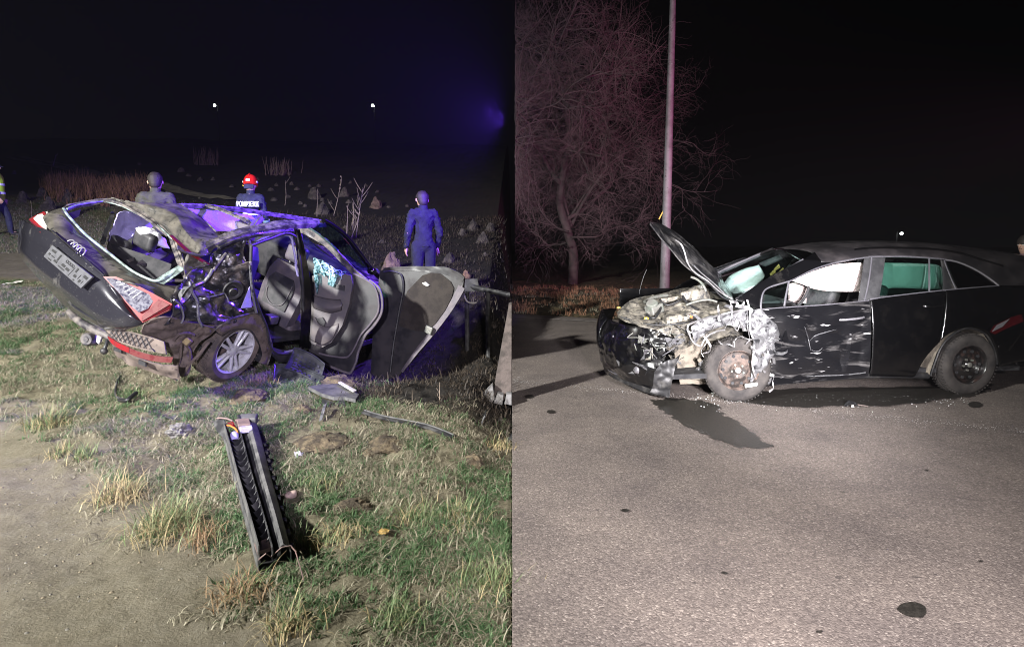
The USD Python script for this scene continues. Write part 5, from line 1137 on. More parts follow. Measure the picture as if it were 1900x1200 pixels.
def person(name, label, J, loc, rot, jacket, trousers, boots=M_boot, helmet=False, hair=False, cap=None, stripes=(), word=None, group=None, vest=None, s=1.0):
    t = thing(name, label, 'person', loc=loc, rot=rot, group=group)
    B = [('head', 'jaw'), ('jaw', 'neck'), ('head', 'neck'), ('neck', 'chest')] + UP + LEGS + [('al', 'tl'), ('ar', 'tr')]
    JJ = dict(J); BB = list(B)
    for sd, w_, e_ in ((-1, 'wl', 'el'), (1, 'wr', 'er')):
        hj, hb = hand(J[w_][0], J[w_][0] - J[e_][0], sd, s)
        JJ.update({f'{w_}{a}': b for a, b in hj.items()}); BB += [(f'{w_}{a}', f'{w_}{b}') for a, b in hb]; BB.append((w_, w_ + 'w'))
    hd, jw = J['head'], J['jaw']
    fwd = jw[0] - hd[0]; upv = hd[0] - J['neck'][0]; upv = upv / np.linalg.norm(upv)
    fwd = fwd - upv * (fwd @ upv); fwd /= np.linalg.norm(fwd) + 1e-9
    if np.linalg.norm(fwd) < .5: fwd = np.array([0, 1.0, 0])
    rt = np.cross(fwd, upv)
    r_ = hd[1]
    JJ['nose'] = (hd[0] + fwd * r_ * 1.12 - upv * r_ * .25, r_ * .11); JJ['brow'] = (hd[0] + fwd * r_ * .86 + upv * r_ * .12, r_ * .16); BB.append(('nose', 'brow'))
    for sd in (-1, 1):
        JJ[f'ear{sd}'] = (hd[0] + rt * sd * r_ * .97 - upv * r_ * .15, r_ * .16); JJ[f'ear2{sd}'] = (hd[0] + rt * sd * r_ * .98 - upv * r_ * .42, r_ * .11); BB.append((f'ear{sd}', f'ear2{sd}'))
    body = obj('body', chain(JJ, BB, .022, 5), M_skin, t, smooth=True)
    for sd in (-1, 1):
        obj('eye', place(ico(r_ * .11, 1), hd[0] + fwd * r_ * .88 + rt * sd * r_ * .34 - upv * r_ * .02), M_whitep, body, smooth=True)
    obj('mouth', place(rbox((r_ * .5, r_ * .08, r_ * .07), r=r_ * .03), jw[0] + fwd * jw[1] * .95 + upv * jw[1] * .1, np.stack([rt, fwd, upv], 1)), M_plum, body)
    IJ = inflate(J, 1.10, .016)
    tr_ = chain(inflate(J, 1.06, .012), LEGS, .035, 6)
    obj('trousers', tr_, trousers, t, smooth=True)
    jk = chain(IJ, UP, .03, 5)
    fold_ = np.abs(meshkit.fbm(jk.vertices * np.array([11, 11, 19]), 3, 4) - .5) * 2 + .5 * meshkit.fbm(jk.vertices * 26, 2, 6)
    jk.vertices += (.030 - .045 * fold_)[:, None] * -jk.vertex_normals * .9
    obj('jacket', jk, jacket, t, smooth=True)
    nk = chain({'a': (J['neck'][0] - upv * .01, .075 * s), 'b': (J['neck'][0] + upv * .035, .072 * s)}, [('a', 'b')], .03, 2)
    obj('collar', nk, jacket, t, smooth=True)
    for a, b in (('al', 'tl'), ('ar', 'tr')):
        bj = {'a': (J[a][0] + [0, 0, .10 * s], .062 * s), 'b': (J[a][0] - [0, 0, .03 * s], .056 * s), 'c': (J[b][0], .046 * s)}
        obj('boot', chain(bj, [('a', 'b'), ('b', 'c')], .03, 3), boots, t, smooth=True)
    Rh = np.stack([rt, fwd, upv], 1)
    if helmet:
        he = lathe([(.001, .165), (.06, .155), (.10, .125), (.128, .07), (.138, .0), (.142, -.045), (.128, -.05), (.124, 0), (.118, .06), (.09, .11), (.001, .145)], 36)
        he.apply_scale([.93, 1.12, 1.0])
        h0 = obj('helmet', place(he, hd[0] + upv * .03, Rh), M_helmet, t, smooth=50)
        ridge = tube([(0, .155, .02), (0, .13, .10), (0, .05, .165), (0, -.06, .165), (0, -.13, .10), (0, -.15, .02)], .012, 8)
        obj('helmet_ridge', place(ridge, hd[0] + upv * .03, Rh), M_helmet, h0, smooth=50)
        for sd in (-1, 1):
            obj('helmet_sticker', place(rbox((.008, .06, .03), (sd * .131, -.02, .015), .003), hd[0] + upv * .03, Rh), M_reflect, h0)
        obj('helmet_sticker', place(box((.07, .006, .035), (0, -.158, .02)), hd[0] + upv * .03, Rh), M_reflect, h0)
        obj('neck_guard', place(rbox((.18, .03, .10), (0, -.10, -.08), .012), hd[0] + upv * .03, Rh), M_navy, h0, smooth=40)
        obj('helmet_lamp', place(lathe([(.001, .05), (.018, .05), (.02, .04), (.016, -.04), (.001, -.045)], 14), hd[0] + upv * .0 - rt * .145 + fwd * .08, np.stack([rt, upv, fwd], 1)), M_yellow, h0)
    elif cap is not None or hair:
        ha = lathe([(.001, r_ * 1.16), (r_ * .6, r_ * .98), (r_ * .98, r_ * .45), (r_ * 1.06, -.05 * r_), (r_ * 1.0, -.12 * r_), (.001, -.12 * r_)], 26)
        ha.apply_scale([1, 1.06, 1])
        c0 = obj('cap' if cap is not None else 'hair', place(ha, hd[0] + upv * r_ * .12 - fwd * r_ * .08, Rh), cap or M_hair, t, smooth=50)
        hj_ = chain({'a': (hd[0] + upv * r_ * .16 - fwd * r_ * .24, r_ * 1.03), 'b': (hd[0] - upv * r_ * .62 - fwd * r_ * .36, r_ * .80)}, [('a', 'b')], .02, 4)
        obj('hair_back', hj_, cap or M_hair, c0, smooth=True)
        if cap is not None:
            obj('peak', place(rbox((r_ * 1.3, r_ * .8, .012), (0, r_ * 1.2, r_ * .1), .005), hd[0] + upv * r_ * .12, Rh), cap, c0, smooth=40)
    if vest is not None:
        vj = chain(inflate({k: IJ[k] for k in ('shl', 'shr', 'chest', 'belly', 'pel')}, 1.06, .012), UP[:5], .03, 5)
        ve = obj('vest', vj, vest, t, smooth=True)
        for z_ in (1.02, 1.22):
            sl_ = vj.section(plane_origin=[0, 0, z_ * s], plane_normal=[0, 0, 1])
            if sl_ is not None:
                pp = max(sl_.discrete, key=len)
                d_ = pp - pp.mean(0); d_ /= np.linalg.norm(d_, axis=1, keepdims=True)
                a, b = pp + d_ * .006 + [0, 0, .025], pp + d_ * .006 - [0, 0, .025]
                obj('reflective_band', sheet(np.stack([a, b]), .003), M_reflect, ve)
    for bone, u0, u1, k in stripes:
        a, b = IJ[bone[0]], IJ[bone[1]]
        c_ = {'a': (a[0] + (b[0] - a[0]) * u0, (a[1] + (b[1] - a[1]) * u0)), 'b': (a[0] + (b[0] - a[0]) * u1, (a[1] + (b[1] - a[1]) * u1))}
        ax = b[0] - a[0]; ax = ax / np.linalg.norm(ax)
        x_ = np.cross(ax, [0, 0, 1.0]) if abs(ax[2]) < .9 else np.cross(ax, [0, 1.0, 0]); x_ /= np.linalg.norm(x_)
        ring = lathe([(c_['a'][1] + .004, 0), (c_['a'][1] + .010, .002), (c_['b'][1] + .010, np.linalg.norm(c_['b'][0] - c_['a'][0])), (c_['b'][1] + .004, np.linalg.norm(c_['b'][0] - c_['a'][0]))], 24)
        obj('reflective_band', place(ring, c_['a'][0], np.stack([x_, np.cross(ax, x_), ax], 1)), k, t, smooth=40)
    if word:
        w0 = meshkit.text_mesh(word, .088 * s, .004, bold=True)
        w0.apply_scale([.39 * s / np.ptp(w0.vertices[:, 0]), 1, 1])
        w0.apply_translation([-w0.bounds[:, 0].mean(), 0, 0])
        panel_ = rbox((.41 * s, .014, .105 * s), (0, -.170 * s, 1.262 * s), .005)
        bk_ = obj('back_panel', panel_, jacket, t)
        Rw = np.array([[1, 0, 0], [0, 0, -1], [0, 1, 0.]])
        obj('lettering', place(w0, (0, -.180 * s, 1.228 * s), Rw), M_reflect, bk_)
    return t
def on_verge(px, d):
    x = (px - 950) / F * d
    return np.array([x, d, gz(x, d)])

st_arm = (('el', 'wl'), .55, .75, M_reflect), (('er', 'wr'), .55, .75, M_reflect)
q = on_verge(473, 12.4)
person('firefighter', 'firefighter in red helmet seen from behind, reflective lettering on navy jacket, beyond the wreck roof', pose('stand', 1.78), q, 4, M_navy, M_navy, helmet=True, stripes=st_arm + ((('belly', 'pel'), .05, .30, M_reflect),), word='POMPIERII', s=1.02)
q = on_verge(9, 15.6)
person('walking_person', 'person in yellow-green reflective vest and navy trousers walking at the left edge of the field', pose('walk', 1.76), q, -62, M_navy, M_navy, cap=M_navy, vest=M_hivis, s=1.0)
q = on_verge(300, 9.6)
person('standing_person', 'person in olive grey jacket standing behind the crushed roof', pose('stand', 1.80), q, 18, M_olive, M_darkc, hair=True)
q = on_verge(787, 9.9)
person('standing_person', 'person in dark navy clothes standing on burnt ground behind the open front door', pose('stand', 1.72), q, 25, M_dnavy, M_dnavy, hair=True)
q = at_depth(1893, 600, 8.4); q[2] = 0
person('standing_person', 'person in dull rose jacket at the rear of the black estate car', pose('stand', 1.70), q, 100, M_plum, M_darkc, hair=True)
# the firefighter who bends into the wreck from its far side
J = pose('stand', 1.76)
hy = Wf.Y(606, 477, 1.05)
to = lambda p: Wf.R @ np.asarray(p) + Wf.o
o3 = to([hy[0] - .55, 1.55, 0]); o3[2] = gz(o3[0], o3[1])
hd_w = to(hy) - o3
pel = np.array([0.0, 0.0, .93]); dirv = hd_w - pel
def lift(p): return np.asarray(p, float)
u_ = dirv / np.linalg.norm(dirv)
sd_ = np.cross(u_, [0, 0, 1.0]); sd_ /= np.linalg.norm(sd_)
Lh = np.linalg.norm(dirv)
J['head'] = (hd_w, .097); J['jaw'] = (hd_w + u_ * .02 - np.array([0, 0, .07]), .062); J['neck'] = (hd_w - u_ * .14, .057)
J['chest'] = (pel + u_ * (Lh - .34) + [0, 0, .02], .128); J['belly'] = (pel + u_ * .22, .12); J['pel'] = (pel, .125)
J['shl'] = (J['chest'][0] - sd_ * .17 + u_ * .06, .063); J['shr'] = (J['chest'][0] + sd_ * .17 + u_ * .06, .063)
into = Wf.R @ np.array([.2, -1.0, -.25]); into /= np.linalg.norm(into)
for a, e, w in (('shl', 'el', 'wl'), ('shr', 'er', 'wr')):
    J[e] = (J[a][0] + (into * .6 + np.array([0, 0, -.6])) * .30, .046); J[w] = (J[e][0] + into * .25, .031)
f2 = np.array([u_[0], u_[1], 0]); f2 /= np.linalg.norm(f2)
for sgn, k, a, t_, hp_ in ((-1, 'kl', 'al', 'tl', 'hipl'), (1, 'kr', 'ar', 'tr', 'hipr')):
    J[hp_] = (pel + sd_ * sgn * .09 - [0, 0, .05], .095); J[k] = (pel * [1, 1, 0] + sd_ * sgn * .12 + f2 * .10 + [0, 0, .49], .062); J[a] = (sd_ * sgn * .13 - f2 * .02 + [0, 0, .09], .045); J[t_] = (sd_ * sgn * .14 + f2 * .14 + [0, 0, .045], .037)
person('firefighter', 'firefighter in red helmet bending into the wreck, seen through its open door window', J, o3, 0, M_navy, M_navy, helmet=True, stripes=st_arm + ((('chest', 'belly'), .35, .55, M_reflect), (('belly', 'pel'), .1, .3, M_hivis)))

# ================================================================ poles, far lamps
M_pole = mat('grey_painted_pole', (0.16, 0.155, 0.165), 0.6, col2=(0.10, 0.096, 0.10), scale=2.2, col3=(0.06, 0.055, 0.055), scale3=9, ramp3=(0.6, 0.72))
M_conc = mat('weathered_concrete', (0.105, 0.085, 0.078), 0.9, col2=(0.05, 0.042, 0.038), scale=9, bump=(40, 0.6, 0.01))
M_concw = mat('pale_concrete_foot', (0.20, 0.195, 0.20), 0.9, col2=(0.11, 0.105, 0.10), scale=11, bump=(40, 0.6, 0.01))
pb = at_depth(1232.5, 552, 19.0)
pl = thing('lamp_post', 'tall grey tapered lamp post beside the road behind the raised bonnet', 'lamp post', loc=(pb[0], pb[1], 0))
obj('shaft', lathe([(.001, -.2), (.150, -.2), (.138, 1.0), (.105, 5.0), (.075, 9.5), (.001, 9.5)], 28), M_pole, pl, smooth=40)
obj('base_plate', rbox((.46, .46, .04), (0, 0, .05), .01), M_pole, pl)
obj('inspection_hatch', rbox((.10, .02, .34), (0.0, -.135, 1.0), .008), M_pole, pl)
obj('yellow_tag', box((.03, .004, .34), (-.15, -.02, 2.42), trimesh.transformations.rotation_matrix(.45, [0, 1, 0])), M_yellow, pl)
M_glow = mat('street_lamp_glow', (0.9, 0.95, 0.9), 0.5, emit=((0.92, 1.0, 0.95), 26.0))
M_gal = mat('dark_galvanised_pole', (0.006, 0.006, 0.007), 0.6)
def far_lamp(px, py, d, label, gfun, rad):
    p = at_depth(px, py, d)
    g0 = gfun(p[0], p[1])
    t = thing('street_lamp', label, 'street lamp', loc=(p[0], p[1], g0))
    H = p[2] - g0
    obj('pole', tube([(0, .25, -.3), (0, .25, H * .6), (0, .25, H + .25)], [.10, .08, .06], 8), M_gal, t)
    obj('arm', tube([(0, .25, H + .22), (0, -.5, H + .30)], .04, 6), M_gal, t)
    obj('lantern', rbox((.30, .7, .12), (0, -.5, H + .24), .04), M_gal, t)
    obj('bulb', place(ico(rad, 2), (0, -.55, H + .02)), M_glow, t, smooth=True)
vz = lambda x, y: gz(x, y)
far_lamp(402, 198, 86, 'lit street lamp over the dark field, left of the two', vz, .155)
far_lamp(693.5, 198.5, 86, 'lit street lamp over the dark field, right of the two', vz, .17)
far_lamp(1667, 434, 70, 'lit street lamp in the dark beyond the estate car roof', lambda x, y: -0.6, .15)
# concrete post foot at the edge of the verge
q = ground_pt(918, 738); d0 = q[1]
P = lambda px, py, dd=0.0: at_depth(px, py, d0 + dd)
cp = thing('concrete_post', 'leaning weathered concrete post at the verge edge with pale foot', 'post')
prf = [(916, 742), (919, 705), (930, 645), (941, 585), (944, 566), (949, 564), (949, 742)]
front_ = np.array([P(a, b, -.12) for a, b in prf]); back_ = np.array([P(a, b, .14) for a, b in prf])
for i in range(len(prf)):
    back_[i][0] = front_[i][0]; back_[i][2] = front_[i][2]
from shapely.geometry import Polygon
pg = Polygon([(a[0], a[2]) for a in front_])
cm = trimesh.creation.extrude_polygon(pg, .24, engine='earcut').subdivide().subdivide()
cm.apply_transform(np.array([[1, 0, 0, 0], [0, 0, -1, d0 + .12], [0, 1, 0, 0], [0, 0, 0, 1.]])); cm.fix_normals()
obj('post', cm, M_conc, cp, smooth=30)
for pr in ([(888, 738), (914, 712), (918, 736), (912, 746)], [(916, 744), (924, 726), (934, 730), (932, 748)], [(936, 746), (940, 728), (949, 728), (949, 748)]):
    obj('foot_piece', place(poly_prism([P(a, b, -.16) for a, b in pr], .14)), M_concw, cp)

# ================================================================ loose wreckage on the verge
def G(px, py, up=0.0):
    q = ground_pt(px, py); q = np.array(q); q[2] = gz(q[0], q[1]) + up
    return q
def flat_piece(name, label, cat_, outline, th, m, up=.02, holes=None, lift_=None, group=None):
    P_ = [G(a, b, up + (lift_[i] if lift_ else 0)) for i, (a, b) in enumerate(outline)]
    t = thing(name, label, cat_, group=group)
    obj('sheet', poly_prism(P_, th), m, t)
    return t, P_
# long torn bumper channel
a0, b0 = G(448, 815), G(512, 1056)
ax = b0 - a0; Lb = np.linalg.norm(ax); ax /= Lb
sd = np.cross(ax, [0, 0, 1.0]); sd /= np.linalg.norm(sd); sd = -sd if sd[0] < 0 else sd
upb = np.cross(sd, ax); upb = upb if upb[2] > 0 else -upb
Mx = np.eye(4); Mx[:3, 0] = sd; Mx[:3, 1] = ax; Mx[:3, 2] = upb; Mx[:3, 3] = a0 + upb * .055
ch = thing('bumper_channel', 'long torn black bumper channel full of ribs lying on the grass', 'car part', M=Mx)
M_ch = mat('scuffed_black_plastic', (0.016, 0.016, 0.018), 0.5, col2=(0.10, 0.098, 0.095), scale=9, ramp=(0.46, 0.72), rough2=0.85, bump=(40, 0.3, 0.004))
M_chg = mat('grey_scuffed_plastic', (0.055, 0.055, 0.056), 0.6, col2=(0.15, 0.145, 0.14), scale=8, ramp=(0.40, 0.70), bump=(40, 0.4, 0.004))
M_brn = mat('pinkish_brown_plastic', (0.20, 0.135, 0.12), 0.7, col2=(0.13, 0.09, 0.085), scale=9)
wdt = lambda v: .105 + .03 * v / Lb
def along(u, w0, w1=None):      # a line along the channel at across-offset u
    return np.array([[u * (1.1 - .38 * v / Lb), v, (w0 + ((w1 if w1 is not None else w0) - w0) * v / Lb) + .006 * math.sin(5 * v)] for v in np.linspace(0, Lb, 24)])
obj('outer_wall', sheet(np.stack([along(-.105, .0), along(-.112, .06), along(-.110, .10)]), .006), M_chg, ch, smooth=40)
obj('floor', sheet(np.stack([along(-.105, .004), along(-.04, .0), along(.02, .006), along(.036, .072)]), .006), M_ch, ch, smooth=40)
obj('top_face', sheet(np.stack([along(.035, .072), along(.055, .082), along(.095, .060), along(.105, .03)]), .006), M_chg, ch, smooth=40)
obj('inner_face', sheet(np.stack([along(-.018, .0), along(.010, .02), along(.036, .070)]), .006), M_ch, ch, smooth=40)
obj('under_side', sheet(np.stack([along(-.108, -.05), along(0, -.055), along(.10, -.05)]), .006), M_ch, ch, smooth=40)
obj('right_side', sheet(np.stack([along(.106, .03), along(.108, -.05)]), .006), M_ch, ch, smooth=40)
obj('left_side', sheet(np.stack([along(-.109, .02), along(-.108, -.05)]), .006), M_chg, ch, smooth=40)
obj('ridge', sheet(np.stack([along(-.022, .0), along(-.020, .075)]), .005), M_ch, ch, smooth=40)
for k in range(17):
    v = .16 * Lb + k * (.78 * Lb / 16)
    f_ = 1.1 - .38 * v / Lb
    arc = np.array([[(-.104 + .084 * t) * f_, v + .018 * math.sin(math.pi * t), 0] for t in np.linspace(0, 1, 9)])
    top = arc + np.stack([0 * arc[:, 0], 0 * arc[:, 0] + .01, .080 - .03 * np.sin(np.pi * np.linspace(0, 1, 9))], 1)
    obj('rib', sheet(np.stack([arc, top]), .004), M_ch, ch, smooth=40)
for k in range(11):
    v = .2 * Lb + k * (.76 * Lb / 10); f_ = 1.1 - .38 * v / Lb
    obj('clip_tooth', rbox((.03, .035, .02), (.115 * f_, v, .018), .004), M_ch, ch)
obj('flared_wing', poly_prism([(-.20, -.02, .10), (-.135, -.04, .11), (-.105, .02, .10), (-.100, .20, .08), (-.112, .22, .02), (-.15, .08, .03)], .008), M_ch, ch)
obj('end_block', rbox((.13, .11, .07), (.055, -.03, .07), .012, trimesh.transformations.rotation_matrix(.25, [0, 0, 1])), M_chg, ch, smooth=40)
obj('end_block', rbox((.02, .10, .08), (-.008, -.02, .07), .005), M_ch, ch)
obj('bracket_box', rbox((.085, .12, .05), (.012, .125, .095), .006), M_brn, ch, smooth=40)
obj('bracket_box', rbox((.075, .03, .03), (-.002, .055, .10), .005), M_brn, ch)
obj('bracket_box', rbox((.085, .05, .04), (.02, .20, .085), .006), M_lav, ch)
obj('plastic_bag', pillow([[(-.085, .18, .05), (-.06, .18, .06), (-.035, .18, .05)], [(-.09, .23, .06), (-.06, .24, .07), (-.035, .23, .06)], [(-.085, .29, .05), (-.06, .30, .06), (-.04, .29, .05)]], 12, 12, .02, (.02, 20), 3), M_lav, ch, smooth=30)
for P_, m_ in (([(-.07, .06, .10), (-.06, .10, .11), (-.05, .14, .09), (-.04, .19, .08)], M_red), ([(-.09, .05, .09), (-.075, .12, .11), (-.06, .16, .10)], M_red), ([(-.16, -.01, .12), (-.10, .05, .13), (-.06, .09, .12)], M_brn), ([(-.10, .09, .09), (-.08, .13, .10), (-.045, .20, .09), (-.04, .24, .08)], M_orange)):
    obj('wire', tube(P_, .006, 6), m_, ch, smooth=50)
obj('torn_end', poly_prism([(-.085, Lb * .94, .04), (-.02, Lb * .93, .05), (-.015, Lb * .985, .05), (-.082, Lb * .99, .05)], .02), M_brn, ch)
obj('torn_end', sheet(np.stack([np.array([[-.08, Lb, .02], [-.045, Lb * 1.005, .05], [-.02, Lb * .99, .01], [.03, Lb, .06], [.072, Lb * 1.0, .06], [.095, Lb * 1.01, .03]]), np.array([[-.08, Lb, .03], [-.045, Lb * 1.01, .06], [-.02, Lb * .995, .02], [.03, Lb * 1.005, .07], [.072, Lb * 1.005, .07], [.095, Lb * 1.015, .04]])]), .004), M_brn, ch)
obj('straw', tube([(.095, Lb * 1.0, .03), (.096, Lb * 1.06, .02), (.097, Lb * 1.12, .0)], .003, 5), M_brn, ch)
# floor mats by the sill
def rubber_mat(label, corners, seed, depths):
    t = thing('floor_mat', label, 'floor mat')
    c4 = [at_depth(a, b, l) for (a, b), l in zip(corners, depths)]
    Pm = dense(np.array([[c4[0], (c4[0] + c4[1]) / 2 + [0, 0, .03], c4[1]], [(c4[0] + c4[3]) / 2 + [0, 0, -.02], sum(c4) / 4 + [0, 0, -.03], (c4[1] + c4[2]) / 2 + [0, 0, -.03]], [c4[3], (c4[3] + c4[2]) / 2 + [0, 0, .02], c4[2]]]), 14, 16)
    nm = np.cross(Pm[0, -1] - Pm[0, 0], Pm[-1, 0] - Pm[0, 0]); nm /= np.linalg.norm(nm); nm = nm if nm[2] > 0 else -nm
    obj('rubber_sheet', sheet(Pm, .008), M_matr, t, smooth=40)
    rim = np.vstack([Pm[0], Pm[1:, -1], Pm[-1, ::-1][1:], Pm[::-1, 0][1:]])
    obj('raised_rim', tube(rim + nm * .006, .008, 5), M_matr, t, smooth=50)
    for i in range(2, 12, 2):
        for j in range(2, 14, 2):
            q_ = [Pm[i, j], Pm[i, j + 1], Pm[i + 1, j + 1], Pm[i + 1, j]]
            obj('tread_block', poly_prism([x + nm * .008 for x in q_], .012), M_matr, t)
    return t
M_matr = mat('black_mat_rubber', (0.020, 0.022, 0.027), 0.42, col2=(0.07, 0.07, 0.075), scale=9, ramp=(0.45, 0.75), rough2=0.8)
rubber_mat('black rubber floor mat with curled end, farther of the two below the sill', [(546, 646), (602, 676), (588, 712), (528, 684)], 1, (6.42, 6.40, 6.22, 6.22))
rubber_mat('black rubber floor mat nearer the grass, propped against the other mat', [(510, 676), (602, 700), (566, 728), (506, 712)], 2, (6.30, 6.28, 6.05, 6.05))
# dark plastic tray
t, _tray = flat_piece('plastic_tray', 'dark plastic tray with a pale bent edge on the ground by the mats', 'car part', [(572, 730), (600, 724), (628, 722), (640, 723), (666, 740), (660, 752), (640, 748), (620, 750), (598, 744)], .03, M_chg, .05)
obj('bent_edge', poly_prism([G(632, 723, .09), G(662, 738, .09), G(656, 741, .085), G(628, 725, .085)], .008), M_whitep, t)
obj('side_lip', poly_prism([G(598, 744, .03), G(620, 750, .03), G(640, 748, .03), G(640, 756, .0), G(618, 757, .0), G(598, 751, .0)], .01), M_ch, t)
# long trim strip
sp = [G(676, 768, .03), G(720, 780, .035), G(780, 796, .03), G(842, 814, .02)]
t = thing('trim_strip', 'long flat black trim strip lying across the burnt edge of the grass', 'car part')
ss = np.array(sp); n_ = np.cross(ss[-1] - ss[0], [0, 0, 1.0]); n_ /= np.linalg.norm(n_)
obj('strip', sheet(dense(np.stack([ss - n_ * .035, ss + [0, 0, .012], ss + n_ * .035]), 7, 30), .010), M_ch, t, smooth=40)
obj('inner_rail', tube(ss + [0, 0, .016], .006, 6), M_chg, t, smooth=50)
t = thing('metal_scrap', 'thin bent scrap of bright metal standing in the grass', 'scrap')
s0 = [G(592, 782, .02), G(597, 774, .05), G(601, 768, .08)]
obj('scrap', sheet(dense(np.stack([np.array(s0), np.array(s0) + [.025, 0, .012]]), 4, 12), .003), M_torn, t)
obj('scrap_fold', tube([p + np.array([.025, 0, .012]) for p in s0], .004, 5), M_bright, t)
t = thing('hub_liner', 'curved black plastic wheel liner at the right end of the verge', 'car part')
lq = G(934, 812, .0)
arcs = np.array([[lq + [.16 * math.cos(a) - .02, v, .13 + .15 * math.sin(a)] for a in np.linspace(math.pi * .8, math.pi * 1.75, 14)] for v in (-.10, 0, .10)])
obj('liner', sheet(dense(arcs, 6, 24), .006), M_ch, t, smooth=40)
obj('liner_rim', tube(arcs[0], .008, 6), M_chg, t, smooth=50)
# bumper beam behind the front door and rope
bmA, bmB = Wf.X(863, 526, 2.2), Wf.X(948, 547, 2.2)
bw_ = lambda p: Wf.R @ p + Wf.o
t = thing('torn_bumper', 'torn black bumper end sticking out behind the open front door', 'car part')
A1, B1 = at_depth(866, 530, 8.6), at_depth(946, 547, 8.2)
obj('beam', sheet(dense(np.array([[A1 + [0, 0, .04], (A1 + B1) / 2 + [0, 0, .03], B1 + [0, 0, .03]], [A1 + [0, -.03, 0], (A1 + B1) / 2 + [0, -.03, 0], B1 + [0, -.03, 0]], [A1 + [0, 0, -.04], (A1 + B1) / 2 + [0, 0, -.04], B1 + [0, 0, -.03]]]), 8, 20), .02), M_ch, t, smooth=40)
obj('bracket', poly_prism([at_depth(863, 518, 8.55), at_depth(886, 517, 8.55), at_depth(889, 535, 8.55), at_depth(880, 541, 8.55), at_depth(862, 541, 8.55)], .03), M_ch, t)
obj('support', tube([(A1 + B1) / 2, np.array([*((A1 + B1) / 2)[:2], gz(*((A1 + B1) / 2)[:2]) - .1])], .03, 8), M_ch, t)
obj('support', tube([A1, np.array([*A1[:2], gz(*A1[:2]) - .1])], .03, 8), M_ch, t)
t = thing('white_rope', 'short frayed white rope hanging by the front door edge', 'rope')
obj('rope', tube([at_depth(862, 548, 8.3), at_depth(868, 560, 8.3), at_depth(877, 562, 8.3), at_depth(884, 561, 8.3)], .012, 6), M_whitep, t, smooth=50)
# bits: paper, stone, leaf, chips
def bit(name, label, cat_, px, py, size, m, kind='stone', seed=0, up=None):
    r_ = np.random.RandomState(seed)
    q_ = G(px, py)
    if kind != 'flat':
        s_ = ico(1, 3 if kind == 'lump' else 2); s_.vertices *= 1 + (.9 if kind == 'lump' else .35) * (meshkit.fbm(s_.vertices * (2.6 if kind == 'lump' else 1.3) + seed, 3, seed)[:, None] - .5) * 2
        s_.vertices *= np.array(size) / 2
        ms = place(s_, q_ + [0, 0, size[2] * .35], Rot.from_euler('z', r_.uniform(0, 180), degrees=True).as_matrix())
    else:
        n_ = 9; P_ = np.array([[[i / (n_ - 1) - .5, j / (n_ - 1) - .5, 0] for j in range(n_)] for i in range(n_)]) * [size[0], size[1], 0]
        P_[..., 2] = (meshkit.fbm(P_ * 30 + seed, 3, seed) - .5) * size[2] * 2
        k_ = np.hypot(P_[..., 0] / size[0], P_[..., 1] / size[1]); P_[..., :2] *= (1 - .35 * k_ * meshkit.noise(P_ * 40 + seed))[..., None]
        ms = place(sheet(P_, .002), q_ + [0, 0, .035 if up is None else up], Rot.from_euler('zx', [r_.uniform(0, 180), 12], degrees=True).as_matrix())
    return obj(name, ms, m, smooth=30, label=label, cat=cat_)
bit('paper_scrap', 'crumpled white paper scrap on the grass right of the channel top', 'paper', 555, 848, (.07, .06, .03), M_lavw := mat('pale_lilac_paper', (0.48, 0.46, 0.54), 0.8), 'flat', 3)
bit('stone', 'pale pinkish stone on the grass beside the bumper channel', 'stone', 541, 921, (.075, .065, .05), mat('pink_stone', (0.45, 0.33, 0.28), 0.9, col2=(0.36, 0.27, 0.23), scale=30), 'stone', 5)
bit('dry_leaf', 'yellow dry leaf lying in the grass', 'leaf', 712, 1001, (.065, .05, .02), mat('yellow_leaf', (0.26, 0.17, 0.05), 0.8), 'flat', 8)
bit('black_chip', 'small black plastic chip in the grass below the yellow leaf', 'scrap', 722, 1043, (.05, .04, .03), M_ch, 'stone', 9)
bit('grey_chip', 'small grey chip beside the lower end of the bumper channel', 'scrap', 567, 1053, (.05, .04, .02), M_plate, 'stone', 12)
bit('concrete_lump', 'grey crumbly concrete lump on the grass left of the channel', 'lump', 333, 812, (.15, .14, .10), mat('grey_crumbly_concrete', (0.20, 0.19, 0.18), 0.95, col2=(0.09, 0.085, 0.08), scale=30, bump=(60, 1.0, 0.02)), 'lump', 14)
bit('white_scrap', 'long white scrap in the grass at the far left', 'scrap', 24, 528, (.30, .07, .03), M_whitep, 'flat', 17, .04)
bit('dark_scrap', 'dark violet scrap on burnt soil near the right end of the trim strip', 'scrap', 882, 858, (.10, .06, .05), M_ch, 'stone', 21)
bit('black_rag', 'black plastic rag on the grass above the concrete lump', 'scrap', 322, 780, (.14, .05, .04), M_ch, 'flat', 24, .04)
t = thing('black_hose', 'bent black hose lying on the grass below the rear wheel', 'hose')
obj('hose', tube([G(224, 700, .02), G(216, 722, .03), G(220, 745, .03), G(238, 752, .03), G(255, 742, .04)], .010, 7), M_ch, t, smooth=50)
obj('hose_end', tube([G(222, 748, .03), G(238, 753, .03), G(254, 744, .04)], .018, 8), M_plastic, t, smooth=50)
